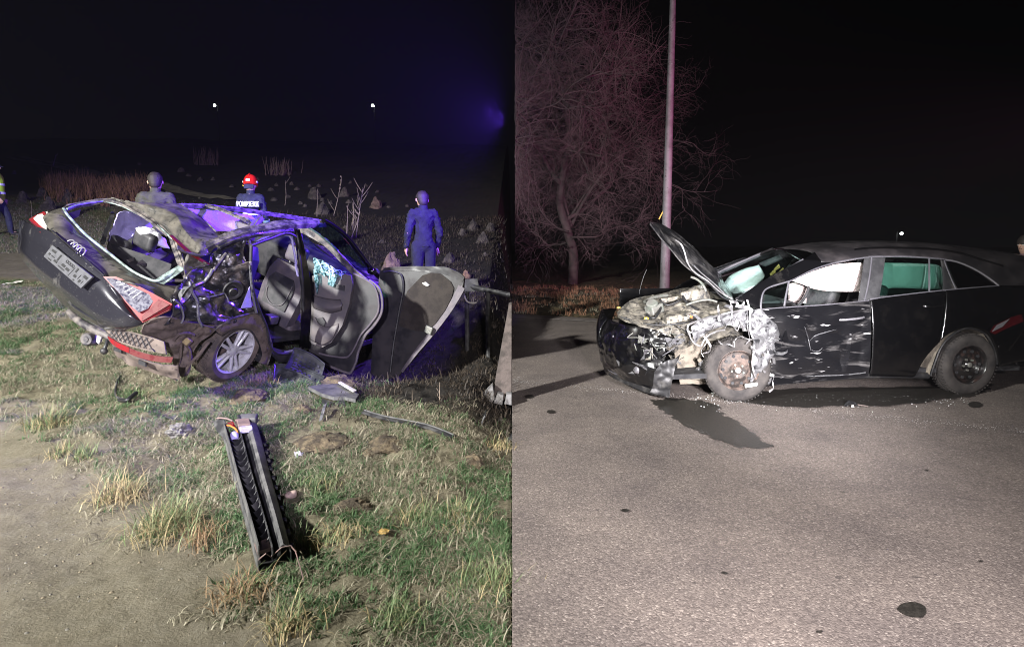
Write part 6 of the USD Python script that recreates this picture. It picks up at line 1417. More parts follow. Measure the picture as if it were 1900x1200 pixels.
# turf clods torn up near the wreck
M_clod = mat('torn_turf_clod', (0.045, 0.034, 0.022), 0.95, col2=(0.13, 0.10, 0.06), scale=14, bump=(40, 0.9, 0.02))
def clod(px, py, w, h, m, seed, label, cat_='clod', name='turf_clod', group=None):
    q_ = G(px, py)
    s_ = ico(1, 3)
    s_.vertices *= 1 + .9 * (meshkit.fbm(s_.vertices * 1.6 + seed * 3.1, 4, seed)[:, None] - .5)
    v = s_.vertices; v[:, :2] *= (1 - .32 * np.clip(v[:, 2:], 0, 1)); v += (meshkit.fbm(v * 4.5 + seed, 3, seed)[:, None] - .5) * .35; v[:, 2] = np.clip(v[:, 2], -.3, 2)
    s_.vertices = v * [w / 2, w / 2, h]
    return obj(name, place(s_, q_ - [0, 0, h * .10]), m, smooth=30, label=label, cat=cat_, group=group)
for i, (a, b, w, h, lb) in enumerate([(460, 738, .34, .09, 'dark torn turf clod in front of the rear wheel'), (598, 826, .40, .07, 'matted grey turf clod right of the channel top'), (715, 828, .28, .07, 'dark reddish turf clod on the grass below the trim strip'), (682, 838, .13, .05, 'small brown clod left of the dark reddish one'), (625, 712, .5, .12, 'mossy soil mound under the open rear door'), (560, 765, .16, .06, 'small dark clod near the bright metal scrap'), (652, 940, .22, .05, 'low bare soil lump on the grass right of the pale stone'), (872, 858, .2, .06, 'brown clod beside the dark violet scrap')]):
    clod(a, b, w, h, M_clod, i + 3, lb)

# ================================================================ burnt field: clods, stalks, reeds, tracks
M_fclod = mat('ashy_field_clod', (0.030, 0.025, 0.021), 0.95, col2=(0.085, 0.070, 0.058), scale=7, bump=(25, 0.9, 0.03))
M_pclod = mat('pinkish_field_clod', (0.15, 0.10, 0.075), 0.95, col2=(0.08, 0.055, 0.042), scale=9, bump=(25, 0.9, 0.03))
big = [(599, 385, 26, 'pale cone-shaped clod standing right of the firefighter with lettering'), (584, 357, 24, 'large grey clod farther up the field behind the thin forked stalk'), (639, 358, 18, 'pointed grey clod right of the forked stalk'), (697, 374, 22, 'pinkish clod with a pale tip above the twiggy weeds'), (833, 476, 22, 'pale yellowish clod right of the standing dark figure'), (727, 486, 34, 'broad pinkish clod behind the open front door'), (877, 418, 20, 'left of the two pale clods under the blue glow'), (909, 421, 20, 'right of the two pale clods under the blue glow'), (858, 428, 16, 'small low clod left of the two pale clods under the blue glow'), (895, 440, 22, 'brownish clod just below the two pale clods'), (865, 507, 16, 'orange brown clod above the torn bumper end'), (43, 363, 22, 'pale pointed clod near the walking figure'), (79, 354, 18, 'second pale clod right of the walking figure'), (126, 361, 22, 'grey clod in front of the reddish weeds'), (148, 370, 16, 'narrow clod left of the wreck window top'), (90, 375, 26, 'low dark clod among straw above the left tail lamp')]
M_oclod = mat('orange_brown_clod', (0.17, 0.105, 0.06), 0.95, col2=(0.09, 0.056, 0.036), scale=9, bump=(25, 0.9, 0.03))
for i, (a, b, w, lb) in enumerate(big):
    dd = ground_pt(a, b)[1]
    clod(a, b + w * .45, w / F * dd, w / F * dd * .85, M_pclod if 'pink' in lb else M_oclod if 'orange' in lb else M_fclod, 40 + i, lb, name='field_clod')
small = [(503, 349, 12), (513, 341, 8), (541, 340, 8), (551, 349, 10), (592, 345, 8), (508, 364, 13), (558, 375, 9), (598, 370, 9), (648, 371, 13), (667, 368, 8), (721, 380, 8), (700, 354, 8), (566, 382, 8), (535, 361, 10), (614, 374, 9), (708, 445, 12), (658, 392, 9), (26, 318, 9), (74, 322, 8), (161, 312, 12), (202, 319, 10), (237, 321, 10), (336, 312, 12), (350, 320, 10), (371, 326, 10), (78, 355, 10), (258, 303, 8), (395, 330, 8), (430, 344, 9), (640, 420, 10), (760, 500, 12), (900, 470, 12), (925, 455, 10), (880, 590, 12), (915, 600, 12), (840, 520, 10), (905, 560, 9), (930, 480, 9), (575, 345, 7), (650, 340, 7), (680, 345, 7), (478, 330, 7), (620, 335, 7), (740, 400, 9), (755, 380, 7)]
LM = [('the lettered firefighter', 473, 365), ('the tall leaning stalk', 627, 365), ('the dark standing figure', 787, 420), ('the walking figure', 15, 385), ('the reddish weeds', 180, 352), ('the olive grey figure', 300, 350), ('the left reed clump', 383, 285), ('the right reed clump', 520, 306), ('the twiggy weeds', 662, 405), ('the concrete post', 930, 640), ('the front door edge', 850, 540)]
seen_at = {}
ORD = ['nearest', 'second nearest', 'third nearest', 'fourth nearest', 'fifth nearest', 'sixth nearest', 'seventh nearest', 'eighth nearest']
tags = {}
for i, (a, b, w) in enumerate(small):
    nm, lx, ly = min(LM, key=lambda L_: (L_[1] - a) ** 2 + (L_[2] - b) ** 2)
    way = ('left of' if a < lx else 'right of') if abs(a - lx) > abs(b - ly) else ('above' if b < ly else 'below')
    tags.setdefault((way, nm), []).append(((lx - a) ** 2 + (ly - b) ** 2, i))
for (way, nm), L_ in tags.items():
    for k, (_, i) in enumerate(sorted(L_)):
        seen_at[i] = f'small ashy clod {way} {nm}' + (f', {ORD[k]} of those' if len(L_) > 1 else '')
for i, (a, b, w) in enumerate(small):
    dd = ground_pt(a, b)[1]
    clod(a, b + w * .4, w / F * dd, w / F * dd * (.45 + .3 * ((i * 7) % 5) / 4), M_fclod, 80 + i, seen_at[i], name='field_clod', group='small clods on the burnt field')

M_stalk = mat('dry_weed_stalk', (0.30, 0.24, 0.19), 0.9, col2=(0.18, 0.14, 0.11), scale=30)
M_reed = mat('dry_reed_blades', (0.12, 0.09, 0.075), 0.9, col2=(0.13, 0.09, 0.08), scale=20)
M_redweed = mat('reddish_dry_weeds', (0.26, 0.13, 0.075), 0.9, col2=(0.16, 0.085, 0.05), scale=12)
def stalk(base, tip, label, branches=0, seed=0, r=.008, name='dry_stalk', pods=0):
    r_ = np.random.RandomState(seed)
    q_ = G(*base); d_ = q_[1]; e_ = at_depth(*tip, d_)
    t = thing(name, label, 'weed', loc=q_)
    m_ = (e_ - q_) * .5 + r_.normal(0, .02, 3); E = e_ - q_
    obj('stem', tube([(0, 0, -.05), m_, E], [r, r * .8, r * .5], 5), M_stalk, t, smooth=50)
    for k in range(branches):
        u = r_.uniform(.15, .95); s_ = E * u
        L = np.linalg.norm(E) * r_.uniform(.18, .42); a = r_.uniform(0, 2 * np.pi)
        dv = np.array([math.cos(a) * .6, math.sin(a) * .6, .8]); e2 = s_ + dv * L
        obj('twig', tube([s_, (s_ + e2) / 2 + [0, 0, -.02], e2], [r * .6, r * .5, r * .3], 4), M_stalk, t, smooth=50)
    for k in range(pods):
        obj('seed_head', place(ico(.022, 1), E * (1 - .1 * k) + r_.normal(0, .02, 3)), M_stalk, t)
stalk((617, 403), (634, 328), 'tall thin leaning dead stalk with a seed head left of the twiggy weeds', 3, 1, .012, pods=4)
stalk((588, 402), (590, 350), 'short upright dead stalk by the pale cone clod', 0, 2, .010)
stalk((528, 382), (529, 335), 'upright dead stalk right of the firefighter with lettering', 1, 3, .010)
stalk((643, 440), (645, 382), 'straight bare stalk at the left side of the twiggy weeds', 1, 4, .012)
stalk((654, 444), (656, 376), 'forked twiggy weed rising behind the front window pillar', 7, 5, .012, 'twiggy_weed')
stalk((660, 442), (673, 352), 'tallest twiggy weed with many fine branches behind the front pillar', 9, 6, .012, 'twiggy_weed')
stalk((648, 446), (668, 392), 'low spreading twiggy weed at the foot of the taller ones', 8, 7, .010, 'twiggy_weed')
stalk((57, 410), (57, 372), 'single straw standing behind the left tail lamp', 0, 8, .006)
stalk((815, 746), (816, 709), 'short burnt stem in the shadow left of the concrete post', 1, 9, .005)
stalk((811, 744), (810, 720), 'tiny burnt stem beside the other one left of the concrete post', 0, 10, .004)
stalk((97, 312), (103, 288), 'thin weed clump far left beside the pale tracks', 5, 11, .02, 'twiggy_weed')
def reed(px0, px1, py, top, label, seed, n=70):
    r_ = np.random.RandomState(seed)
    q_ = G((px0 + px1) / 2, py); d_ = q_[1]; w = (px1 - px0) / F * d_; h = (py - top) / F * d_
    t = thing('reed_clump', label, 'reeds', loc=q_)
    for part in range(2):
        V = []
        for k in range(n // 2):
            b_ = np.array([r_.normal(0, w * .26), r_.normal(0, .25), -.1]); e_ = b_ + [r_.normal(0, .10) * h, r_.normal(0, .1) * h, h * r_.uniform(.45, 1.05)]
            V.append(tube([b_, (b_ + e_) / 2 + r_.normal(0, .02, 3), e_], [.016, .012, .004], 3, cap=False))
        o = obj('blades', cat(V), M_reed, t, smooth=False, kind='stuff')
reed(362, 404, 303, 267, 'left of the two pale reed clumps on the dark field', 1)
reed(500, 540, 323, 290, 'right of the two pale reed clumps, above the firefighter', 2)
# two pale wheel tracks running down the field
for k, (L_, lb) in enumerate([([(14, 292), (60, 303), (120, 315), (190, 325), (270, 342), (330, 357), (400, 372)], 'a'), ([(40, 292), (70, 298), (140, 314), (210, 326), (290, 345), (360, 360), (430, 374)], 'b')]):
    C_ = np.array([ground_pt(a, b)[:2] for a, b in L_])
    tt = PchipInterpolator(np.arange(len(C_)), C_, axis=0)(np.linspace(0, len(C_) - 1, 120))
    d_ = np.gradient(tt, axis=0); d_ /= np.linalg.norm(d_, axis=1, keepdims=True); nn = np.stack([-d_[:, 1], d_[:, 0]], 1)
    wv = .16 + .10 * meshkit.noise(np.stack([np.arange(120) * .5, np.zeros(120), np.full(120, k)], -1))
    Lp, Rp = tt + nn * wv[:, None], tt - nn * wv[:, None]
    z1 = [gz(*p) + .05 for p in Lp]; z2 = [gz(*p) + .05 for p in Rp]
    obj('wheel_track', grid_mesh(np.stack([Lp[:, 0], Rp[:, 0]]), np.stack([Lp[:, 1], Rp[:, 1]]), np.stack([z1, z2])), mat('pale_track_soil', (0.20, 0.18, 0.11), 0.95, col2=(0.09, 0.08, 0.05), scale=3, ramp=(.4, .6)) if k == 0 else '/World/Looks/pale_track_soil', smooth=True, kind='structure')

# ================================================================ grass
COVER = [[(a0 + sd * u_2 + ax * v_2)[:2] for u_2, v_2 in ((-.13, -.08), (.13, -.08), (.12, Lb + .02), (-.10, Lb + .02))], [p[:2] for p in _tray], [p[:2] for p in list(ss - n_ * .045) + list((ss + n_ * .045)[::-1])]]
def instancer(name, protos, P_, idx, yaw_, sc, tilt=None, **kw):
    pi = UsdGeom.PointInstancer.Define(stage, fresh('/World', name))
    base_ = str(pi.GetPath())
    rel = pi.CreatePrototypesRel()
    for i, (ms, m_) in enumerate(protos):
        g = usdkit.mesh(stage, f'{base_}/blades_{i:03d}', ms, m_, smooth=False)
        rel.AddTarget(g.GetPath())
    pi.CreatePositionsAttr(Vt.Vec3fArray.FromNumpy(np.asarray(P_, np.float32)))
    pi.CreateProtoIndicesAttr(Vt.IntArray.FromNumpy(np.asarray(idx, np.int32)))
    pi.CreateScalesAttr(Vt.Vec3fArray.FromNumpy(np.asarray(sc, np.float32)))
    Q = Rot.from_euler('z', yaw_).as_quat() if tilt is None else (Rot.from_euler('z', yaw_) * Rot.from_euler('x', tilt)).as_quat()
    pi.CreateOrientationsAttr(Vt.QuathArray([Gf.Quath(float(q_[3]), float(q_[0]), float(q_[1]), float(q_[2])) for q_ in Q]))
    return keys(pi.GetPrim(), kw.get('label'), kw.get('cat'), None, 'stuff')
def blade(r_, L, w, lean, a, b0_=(0, 0), curl=1.0):
    n_ = 4; dx, dy = math.cos(a), math.sin(a)
    V = []; x = z = 0.0; th = math.pi / 2 - lean * .35
    for i in range(n_ + 1):
        u = i / n_; ww = w * (1 - u ** 1.6) + .0003
        V += [[b0_[0] + dx * x - dy * ww, b0_[1] + dy * x + dx * ww, z], [b0_[0] + dx * x + dy * ww, b0_[1] + dy * x - dx * ww, z]]
        x += L / n_ * math.cos(th); z += L / n_ * math.sin(th); th -= lean * curl * .42
    f_ = []
    for i in range(n_):
        a_ = 2 * i; f_ += [[a_, a_ + 1, a_ + 3], [a_, a_ + 3, a_ + 2]]
    return trimesh.Trimesh(V, f_, process=False)
def tuft_mesh(seed, n_, L, spread, lean, w=.0026):
    r_ = np.random.RandomState(seed)
    return cat([blade(r_, L * r_.uniform(.5, 1.15), w * r_.uniform(.7, 1.3), lean * r_.uniform(.4, 1.5), r_.uniform(0, 2 * np.pi), r_.normal(0, spread, 2)) for _ in range(n_)])
def grass_mat(name, c1, c2):
    return material(name, {'o': ('object_info', {}), 'r': ('rgb_ramp', {'ramp': [(0, c1), (1, c2)]}), 'd': ('principled_bsdf', {'roughness': 0.6, 'specular_ior_level': 0.35}), 't': ('translucent_bsdf', {}), 'm': ('mix_closure', {'fac': 0.25})},
        [('o.random', 'r.fac'), ('r.color', 'd.base_color'), ('r.color', 't.color'), ('d.BSDF', 'm.closure1'), ('t.BSDF', 'm.closure2')], surface='m.closure')
M_green = grass_mat('green_grass', (0.042, 0.098, 0.036), (0.125, 0.19, 0.088))
M_straw = grass_mat('straw_grass', (0.15, 0.135, 0.088), (0.38, 0.345, 0.255))
M_ash = grass_mat('scorched_grass', (0.016, 0.013, 0.012), (0.085, 0.066, 0.048))
rs = np.random.RandomState(77)
N = 300000
gxs = rs.uniform(-9.2, -0.02, N); gys = 2.0 + 8.8 * rs.uniform(0, 1, N) ** 1.35
md, mb = masks(gxs, gys)
pn3 = np.stack([gxs, gys, 0 * gxs], -1)
clump = meshkit.fbm(pn3 * 4.5, 4, 61)
gr = smooth01((meshkit.fbm(pn3 * 1.5 + 4, 4, 31) - 0.47) / 0.13)
keep = rs.uniform(0, 1, N) < (1 - md) ** 1.5 * (1 - mb) * np.clip(.30 + (clump - .44) * 4.0, .06, 1)
for pg_ in COVER:
    keep &= ~inside(pg_, gxs, gys)
gxs, gys, gr, clump = gxs[keep], gys[keep], gr[keep], clump[keep]
N = len(gxs)
isg = rs.uniform(0, 1, N) < (.22 + .50 * gr)
pr = [(tuft_mesh(1, 9, .055, .016, .8), M_green), (tuft_mesh(2, 8, .075, .018, 1.1), M_green), (tuft_mesh(3, 10, .045, .02, 1.3), M_green),
      (tuft_mesh(4, 7, .08, .03, 2.2, .0022), M_straw), (tuft_mesh(5, 7, .11, .03, 2.5, .0020), M_straw), (tuft_mesh(6, 6, .10, .04, 2.8, .0022), M_straw)]
idx = np.where(isg, rs.randint(0, 3, N), rs.randint(3, 6, N))
zz = real_z(np.stack([gxs, gys], 1)) - .004
s1 = rs.uniform(.55, 1.2, N) * (.75 + .5 * clump)
instancer('grass', pr, np.stack([gxs, gys, zz], 1), idx, rs.uniform(0, 6.28, N), np.stack([s1, s1, s1 * np.where(isg, rs.uniform(.7, 1.1, N), rs.uniform(.5, 1.0, N))], 1), label='short green grass and flattened straw on the roadside verge', cat='grass')
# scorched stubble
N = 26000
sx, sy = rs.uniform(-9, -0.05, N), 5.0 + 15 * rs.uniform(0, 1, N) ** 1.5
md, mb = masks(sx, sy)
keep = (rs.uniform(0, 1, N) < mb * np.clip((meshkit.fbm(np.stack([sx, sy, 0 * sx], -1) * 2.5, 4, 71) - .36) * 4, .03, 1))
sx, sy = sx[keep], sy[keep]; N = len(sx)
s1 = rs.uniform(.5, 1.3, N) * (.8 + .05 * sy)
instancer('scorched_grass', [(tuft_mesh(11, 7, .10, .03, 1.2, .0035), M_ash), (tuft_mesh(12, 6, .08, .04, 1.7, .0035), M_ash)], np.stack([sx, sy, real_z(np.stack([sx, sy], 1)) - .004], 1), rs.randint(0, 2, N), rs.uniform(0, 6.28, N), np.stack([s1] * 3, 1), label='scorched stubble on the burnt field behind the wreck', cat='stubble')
# taller tufts, each a thing
M_tg = mat('tall_green_blades', (0.085, 0.135, 0.048), 0.6, col2=(0.19, 0.215, 0.11), scale=30, spec=.35)
M_ts = mat('tall_straw_blades', (0.38, 0.31, 0.17), 0.7, col2=(0.26, 0.20, 0.10), scale=30)
M_to = mat('orange_straw_blades', (0.32, 0.20, 0.11), 0.7, col2=(0.26, 0.19, 0.11), scale=30)
def big_tuft(px, py, label, seed, ng, ns, L, spread, lean=.7, m2=None, m1=None):
    q_ = G(px, py); q_[2] -= .01
    t = thing('grass_tuft', label, 'grass tuft', loc=q_)
    if ng: obj('green_blades', tuft_mesh(seed, int(ng * 1.4), L * .9, spread, lean * 1.25, .0022), m1 or M_tg, t, smooth=False, kind='stuff')
    if ns: obj('dry_blades', tuft_mesh(seed + 50, int(ns * 1.5), L * .85, spread * 1.15, lean * 1.6, .0020), m2 or M_ts, t, smooth=False, kind='stuff')
big_tuft(312, 985, 'largest green and straw grass tuft at the dirt edge', 1, 190, 170, .30, .075)
big_tuft(375, 1005, 'orange straw tuft on the right flank of the largest tuft', 2, 20, 80, .22, .05, m2=M_to)
big_tuft(222, 925, 'dry straw tuft left of the largest tuft', 3, 20, 150, .28, .06)
big_tuft(90, 785, 'grey-green drooping tuft at the far left of the dirt', 4, 90, 90, .30, .07, 1.0)
big_tuft(160, 850, 'small dark green tuft between the drooping and the dry straw tufts', 5, 90, 30, .16, .04)
big_tuft(115, 842, 'thin yellow-green tuft at the left dirt edge', 6, 40, 40, .16, .05)
big_tuft(482, 712, 'round straw and orange tuft in front of the rear wheel', 7, 30, 190, .17, .055, .9, m2=M_to)
big_tuft(440, 722, 'low straw tuft touching the rear tyre', 8, 30, 90, .12, .05)
big_tuft(448, 1105, 'orange straw tuft at the lower dirt edge', 9, 25, 110, .20, .05, m2=M_to)
big_tuft(900, 1085, 'dense bright green tuft near the lower right of the verge', 10, 170, 40, .16, .09)
big_tuft(770, 960, 'green tuft in the middle of the verge', 11, 120, 30, .15, .07)
big_tuft(640, 1000, 'straw tuft among short grass left of the yellow leaf', 12, 30, 90, .13, .06)
big_tuft(560, 1000, 'green tuft right of the bumper channel', 13, 80, 40, .13, .06)
big_tuft(600, 900, 'bright green tuft right of the pale stone', 14, 110, 20, .13, .06)
big_tuft(540, 1165, 'straw tuft at the lower edge of the verge', 15, 40, 110, .17, .06)
big_tuft(740, 1160, 'fresh green tuft at the bottom of the verge', 16, 100, 20, .12, .06)
big_tuft(255, 735, 'bright green tuft below the tow beam', 17, 90, 20, .12, .06)
big_tuft(85, 560, 'green tuft under the raised left end of the tail', 18, 90, 40, .16, .08)
big_tuft(850, 960, 'mixed tuft with long straw at the right of the verge', 19, 80, 60, .17, .07)
big_tuft(915, 830, 'grey straw tuft below the wheel liner', 20, 20, 80, .14, .07)
# reddish weeds at the left of the field
N = 900
cx = rs.uniform(90, 270, N); cy = 352 + rs.normal(0, 8, N) + (cx - 90) * .08
P_ = np.array([ground_pt(a, b) for a, b in zip(cx, cy)]); P_[:, 2] = real_z(P_[:, :2]) - .02
s1 = rs.uniform(.7, 1.3, N)
instancer('reddish_weeds', [(tuft_mesh(21, 12, .62, .09, .5, .010), M_redweed), (tuft_mesh(22, 12, .5, .1, .7, .010), M_redweed)], P_, rs.randint(0, 2, N), rs.uniform(0, 6.28, N), np.stack([s1] * 3, 1), label='band of reddish dry weeds on the field behind the wreck tail', cat='weeds')
# straw over the left field
N = 7000
cx = rs.uniform(-40, 430, N); cy = rs.uniform(366, 470, N)
P_ = np.array([ground_pt(a, b) for a, b in zip(cx, cy)])
md, mb = masks(P_[:, 0], P_[:, 1]); P_ = P_[(rs.uniform(0, 1, N) > mb * .9) & (P_[:, 1] > 8)]; N = len(P_)
P_[:, 2] = real_z(P_[:, :2]) - .01
s1 = rs.uniform(.8, 1.8, N)
instancer('field_straw', [pr[3], pr[4], pr[1]], P_, rs.choice([0, 1, 1, 2], N), rs.uniform(0, 6.28, N), np.stack([s1] * 3, 1), label='trampled straw on the slope left of the wreck', cat='straw')
# gravel on the dirt, grit and glass on the road
def pebble(seed):
    s_ = ico(1, 1); s_.vertices *= 1 + .5 * (meshkit.noise(s_.vertices * 2 + seed, seed)[:, None] - .5); s_.vertices *= [1, .8, .55]
    return s_
N = 3000
px_, py_ = rs.uniform(-4.6, -.8, N), rs.uniform(2.0, 5.4, N)
md, mb = masks(px_, py_); k_ = rs.uniform(0, 1, N) < md
px_, py_ = px_[k_], py_[k_]; N = len(px_)
s1 = .0022 + .0085 * rs.uniform(0, 1, N) ** 5
instancer('gravel', [(pebble(1), mat('gravel_grey', (0.20, 0.185, 0.16), 0.9, col2=(0.12, 0.11, 0.095), scale=40)), (pebble(2), mat('gravel_brown', (0.20, 0.165, 0.115), 0.9))], np.stack([px_, py_, real_z(np.stack([px_, py_], 1))], 1), rs.randint(0, 2, N), rs.uniform(0, 6.28, N), np.stack([s1] * 3, 1), label='small gravel trodden into the bare dirt', cat='gravel')

# ================================================================ on the road
A_, B_ = at_z(955, 706)[:2], at_z(1900, 801)[:2]
dr_ = (B_ - A_) / np.linalg.norm(B_ - A_); nr_ = np.array([-dr_[1], dr_[0]])
N = 1000
u = rs.uniform(-.2, np.linalg.norm(B_ - A_) + 1.5, N); v = rs.normal(0, .06, N) * rs.choice([.6, 1, 2.2], N)
P_ = A_ + dr_ * u[:, None] + nr_ * v[:, None]; P_ = P_[P_[:, 0] > .02]; N = len(P_)
s1 = rs.uniform(.0016, .0048, N)
instancer('road_grit', [(pebble(3), mat('pale_grit', (0.27, 0.25, 0.235), 0.7)), (pebble(4), M_lamp)], np.c_[P_, np.full(N, .008)], (rs.uniform(0, 1, N) < .12).astype(int), rs.uniform(0, 6.28, N), np.stack([s1] * 3, 1), label='line of pale grit and glass crumbs along the middle of the road', cat='grit')
N = 360
gx_, gy_ = rs.uniform(1290, 1800, N), rs.normal(738, 9, N)
P_ = np.array([at_z(a, b, .012) for a, b in zip(gx_, gy_)]); s1 = rs.uniform(.002, .006, N)
instancer('glass_crumbs', [(pebble(5), M_lamp), (pebble(6), mat('sparkling_glass_crumb', (0.75, 0.80, 0.78), 0.15))], P_, rs.randint(0, 2, N), rs.uniform(0, 6.28, N), np.stack([s1] * 3, 1), label='crumbs of broken glass under the side of the estate car', cat='glass')
# fluid stains: thin sheets of wet, darkened asphalt
M_wet = mat('wet_dark_asphalt', (0.020, 0.018, 0.016), 0.32, col2=(0.034, 0.031, 0.028), scale=70, bump=(150, 0.4, 0.003), spec=.45)
M_oil = mat('soaked_asphalt', (0.018, 0.0165, 0.014), 0.42, col2=(0.036, 0.033, 0.028), scale=60, bump=(120, 0.5, 0.004))
def stain(label, outline, m, z, seed, wob=.05):
    P_ = np.array([at_z(a, b, z)[:2] for a, b in outline])
    pg_ = Polygon(P_).buffer(0)
    bd = np.array(pg_.exterior.coords)
    L_ = pg_.exterior.length; n_ = int(L_ / .02)
    rg = np.array([pg_.exterior.interpolate(i / n_, True).coords[0] for i in range(n_)])
    c_ = rg.mean(0); t_ = np.roll(rg, -1, 0) - np.roll(rg, 1, 0); t_ /= np.linalg.norm(t_, axis=1, keepdims=True); nn_ = np.stack([t_[:, 1], -t_[:, 0]], 1)
    rg = rg + nn_ * ((meshkit.fbm(np.c_[rg * 13, np.full(n_, seed)], 5, seed) - .5) * wob * 3.2)[:, None]
    pg_ = Polygon(rg).buffer(0)
    pg_ = max(pg_.geoms, key=lambda g_: g_.area) if pg_.geom_type != 'Polygon' else pg_
    v_, f_ = trimesh.creation.triangulate_polygon(pg_, engine='earcut')
    return obj('fluid_stain', trimesh.Trimesh(np.c_[v_, np.full(len(v_), z)], f_, process=False), m, smooth=False, label=label, cat='stain')
stain('long dark fluid stain running from under the crushed front towards the camera', [(1205, 742), (1240, 738), (1300, 742), (1330, 752), (1345, 768), (1372, 784), (1400, 806), (1428, 826), (1400, 832), (1372, 828), (1340, 818), (1300, 802), (1262, 784), (1235, 766)], M_oil, .010, 3)
stain('wet dark band along the side of the estate car', [(1372, 746), (1392, 730), (1440, 722), (1540, 718), (1640, 718), (1745, 716), (1840, 712), (1836, 722), (1800, 736), (1750, 740), (1700, 748), (1640, 752), (1560, 752), (1510, 756), (1440, 752)], M_wet, .014, 5, .04)
stain('small round oil stain near the lower right of the road', [(1668, 1128), (1680, 1118), (1698, 1116), (1714, 1122), (1716, 1136), (1708, 1144), (1690, 1144), (1672, 1136)], M_oil, .010, 8, .012)
for i, (a, b, w, lb) in enumerate([(982, 735, 9, 'tiny dark spot on the road left of the crushed front'), (1022, 763, 9, 'small dark spot on the road below the other tiny one'), (1160, 946, 7, 'dark oval spot in the middle left of the road'), (1345, 1062, 6, 'dark spot left of the bright patch of road'), (1015, 1022, 4, 'dark speck near the left road edge'), (1522, 1170, 9, 'faint dark spot at the lower road edge'), (1820, 1040, 5, 'dark speck at the right of the road'), (1565, 912, 5, 'dark speck on the road under the car side'), (1720, 872, 5, 'dark speck on the road below the rear wheel'), (1810, 750, 14, 'brownish smear by the rear wheel')]):
    stain(lb, [(a + w * math.cos(t_), b + w * .38 * math.sin(t_)) for t_ in np.linspace(0, 6.28, 12)[:-1]], M_oil, .010, 20 + i, .012)
# a broken piece by the wet band
t = thing('broken_part', 'small broken black plastic part on the wet band beside the car', 'car part', loc=at_z(1578, 752, .01))
obj('shell', panel([[(-.07, 0, .0), (0, .02, .05), (.05, 0, .02)], [(-.06, -.05, 0), (0, -.04, .03), (.05, -.05, 0)]], 8, 10, .006, (.02, 14), 3), M_plastic, t)
obj('tongue', poly_prism([(.04, -.02, .015), (.12, -.05, .01), (.13, -.075, .012), (.05, -.045, .02)], .008), M_rust, t)
obj('torn_tab', poly_prism([(-.02, -.05, .01), (.0, -.06, .02), (-.01, -.09, .005), (-.03, -.08, .005)], .006), M_whitep, t)

# ================================================================ bare tree behind the road, weeds on the far verge
M_bark = mat('bare_tree_bark', (0.055, 0.040, 0.040), 0.9, col2=(0.032, 0.024, 0.024), scale=5, bump=(20, 0.8, 0.02))
M_twig = mat('bare_twigs', (0.075, 0.050, 0.054), 0.9)
tb = at_depth(1062, 545, 25.0); tb[2] = -.1
rs = np.random.RandomState(12)
segs = {0: [], 1: [], 2: []}
twigs = []
def grow(p, d, L, r, lev):
    n_ = 5 if lev < 2 else 4
    pts_ = [p]
    for i in range(n_):
        d = d + rs.normal(0, .13 + .05 * lev, 3) + np.array([0, 0, .03 if lev < 2 else -.02])
        d /= np.linalg.norm(d)
        p = p + d * L / n_
        if p[0] < .12: d[0] = abs(d[0]) * .6 + .1; p = p * [1, 1, 1]; p[0] = max(p[0], .12)
        pts_.append(p)
    if lev <= 2:
        segs[lev].append((np.array(pts_), np.linspace(r, r * .55, len(pts_))))
    else:
        twigs.append((np.array(pts_), r))
    if lev >= 5: return
    nb = [6, 6, 7, 7, 5][lev]
    for k in range(nb):
        u = rs.uniform(.25, 1.0); j = min(int(u * n_), n_ - 1)
        q_ = pts_[j] + (pts_[j + 1] - pts_[j]) * (u * n_ - j)
        ax_ = rs.normal(0, 1, 3); ax_ -= d * (ax_ @ d); ax_ /= np.linalg.norm(ax_)
        nd = d * rs.uniform(.45, .9) + ax_ * rs.uniform(.5, 1.0)
        if lev == 0:
            nd = np.array([rs.uniform(-.5, 1.0), rs.uniform(-.8, .5), rs.uniform(.2, 1.0)])
        grow(q_, nd / np.linalg.norm(nd), L * rs.uniform(.50, .78), max(r * .45, .0026), lev + 1)
grow(tb.copy(), np.array([-.04, 0, 1.0]), 5.6, .20, 0)
# the long limb that rises to the right behind the lamp post
for lim, r_ in (([(1060, 420), (1085, 370), (1120, 320), (1150, 285), (1185, 215), (1205, 180)], .12), ([(1060, 400), (1100, 340), (1135, 300), (1190, 272), (1240, 260), (1285, 272)], .08), ([(1130, 300), (1180, 250), (1230, 200), (1250, 150)], .05), ([(1085, 370), (1150, 330), (1200, 320), (1240, 350)], .05), ([(1060, 420), (1030, 300), (1010, 180), (1020, 60)], .10), ([(1020, 260), (1070, 170), (1110, 100), (1130, 40)], .07), ([(1040, 330), (1090, 250), (1130, 190), (1150, 120)], .06), ([(1055, 430), (1010, 400), (985, 330), (975, 250)], .07), ([(1060, 440), (1100, 440), (1150, 420), (1190, 430)], .05), ([(1020, 220), (985, 150), (970, 60)], .05), ([(1050, 450), (1020, 455), (990, 430), (970, 440)], .05)):
    P_ = np.array([at_depth(a, b, 24.6 + rs.uniform(-.8, .8)) for a, b in lim])
    Pi = PchipInterpolator(np.arange(len(P_)), P_, axis=0)(np.linspace(0, len(P_) - 1, 12))
    segs[1].append((Pi, np.linspace(r_, r_ * .3, 12) * .62))
    for k in range(13):
        j = rs.randint(1, 11); d_ = Pi[min(j + 1, 11)] - Pi[j - 1]; d_ /= np.linalg.norm(d_)
        ax_ = rs.normal(0, 1, 3); nd = d_ * .6 + ax_ / np.linalg.norm(ax_) * .8
        grow(Pi[j], nd / np.linalg.norm(nd), rs.uniform(.9, 2.1), .010, 3)
tree = thing('bare_tree', 'large leafless tree tinged red by the beacon, behind the road', 'tree')
obj('trunk', cat([tube(p, r, 10) for p, r in segs[0]]), M_bark, tree, smooth=True)
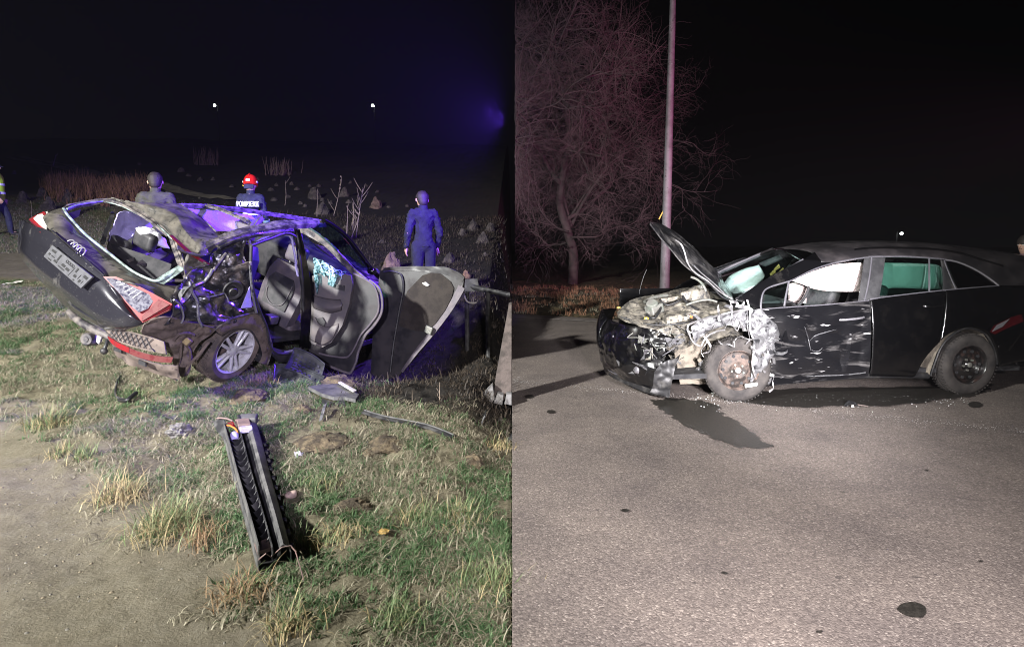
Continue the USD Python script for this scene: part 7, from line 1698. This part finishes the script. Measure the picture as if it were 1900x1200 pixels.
for p, r in segs[1]:
    obj('limb', tube(p, r, 7), M_bark, tree, smooth=True)
obj('branches', cat([tube(p, r, 5, cap=False) for p, r in segs[2]]), M_bark, tree, smooth=True, kind='stuff')
rs2 = np.random.RandomState(5)
bc = UsdGeom.BasisCurves.Define(stage, fresh(pth(tree), 'twigs'))
bc.CreateTypeAttr('linear')
bc.CreateCurveVertexCountsAttr(Vt.IntArray([len(p) for p, r in twigs]))
bc.CreatePointsAttr(Vt.Vec3fArray.FromNumpy(np.vstack([p for p, r in twigs]).astype(np.float32)))
bc.CreateWidthsAttr(Vt.FloatArray.FromNumpy(np.concatenate([np.linspace(2 * r, r, len(p)) for p, r in twigs]).astype(np.float32)))
bc.SetWidthsInterpolation('vertex')
UsdShade.MaterialBindingAPI.Apply(bc.GetPrim()).Bind(UsdShade.Material.Get(stage, '/World/Looks/bare_twigs'))
keys(bc.GetPrim(), kind='stuff')
rs = np.random.RandomState(33)
N = 12000
vx_ = rs.uniform(0, 12, N); vt_ = .15 + 9 * rs.uniform(0, 1, N) ** 1.4
vy_ = far_edge(vx_) + vt_
k_ = rs.uniform(0, 1, N) < np.clip((meshkit.fbm(np.stack([vx_, vy_, 0 * vx_], -1) * 1.2, 3, 5) - .35) * 5, .1, 1)
vx_, vy_ = vx_[k_], vy_[k_]; N = len(vx_)
s1 = rs.uniform(.8, 1.8, N)
instancer('verge_weeds', [(tuft_mesh(31, 9, .13, .04, .9, .006), M_redweed), (tuft_mesh(32, 9, .10, .05, 1.4, .006), M_straw), (tuft_mesh(33, 8, .10, .05, 1.0, .006), M_ash)], np.c_[vx_, vy_, np.full(N, .0)], rs.randint(0, 3, N), rs.uniform(0, 6.28, N), np.stack([s1] * 3, 1), label='dry reddish grass on the far side of the road', cat='grass')

# ================================================================ thin night haze
hz_ = trimesh.creation.box((270, 250, 34)); hz_.apply_translation((30, 95, 12.0))
obj('haze', hz_, material('thin_night_haze', {'v': ('principled_volume', {'color': (0.9, 0.9, 0.95), 'density': 0.0003, 'anisotropy': 0.2})}, [], volume='v.volume'), smooth=False, kind='stuff')
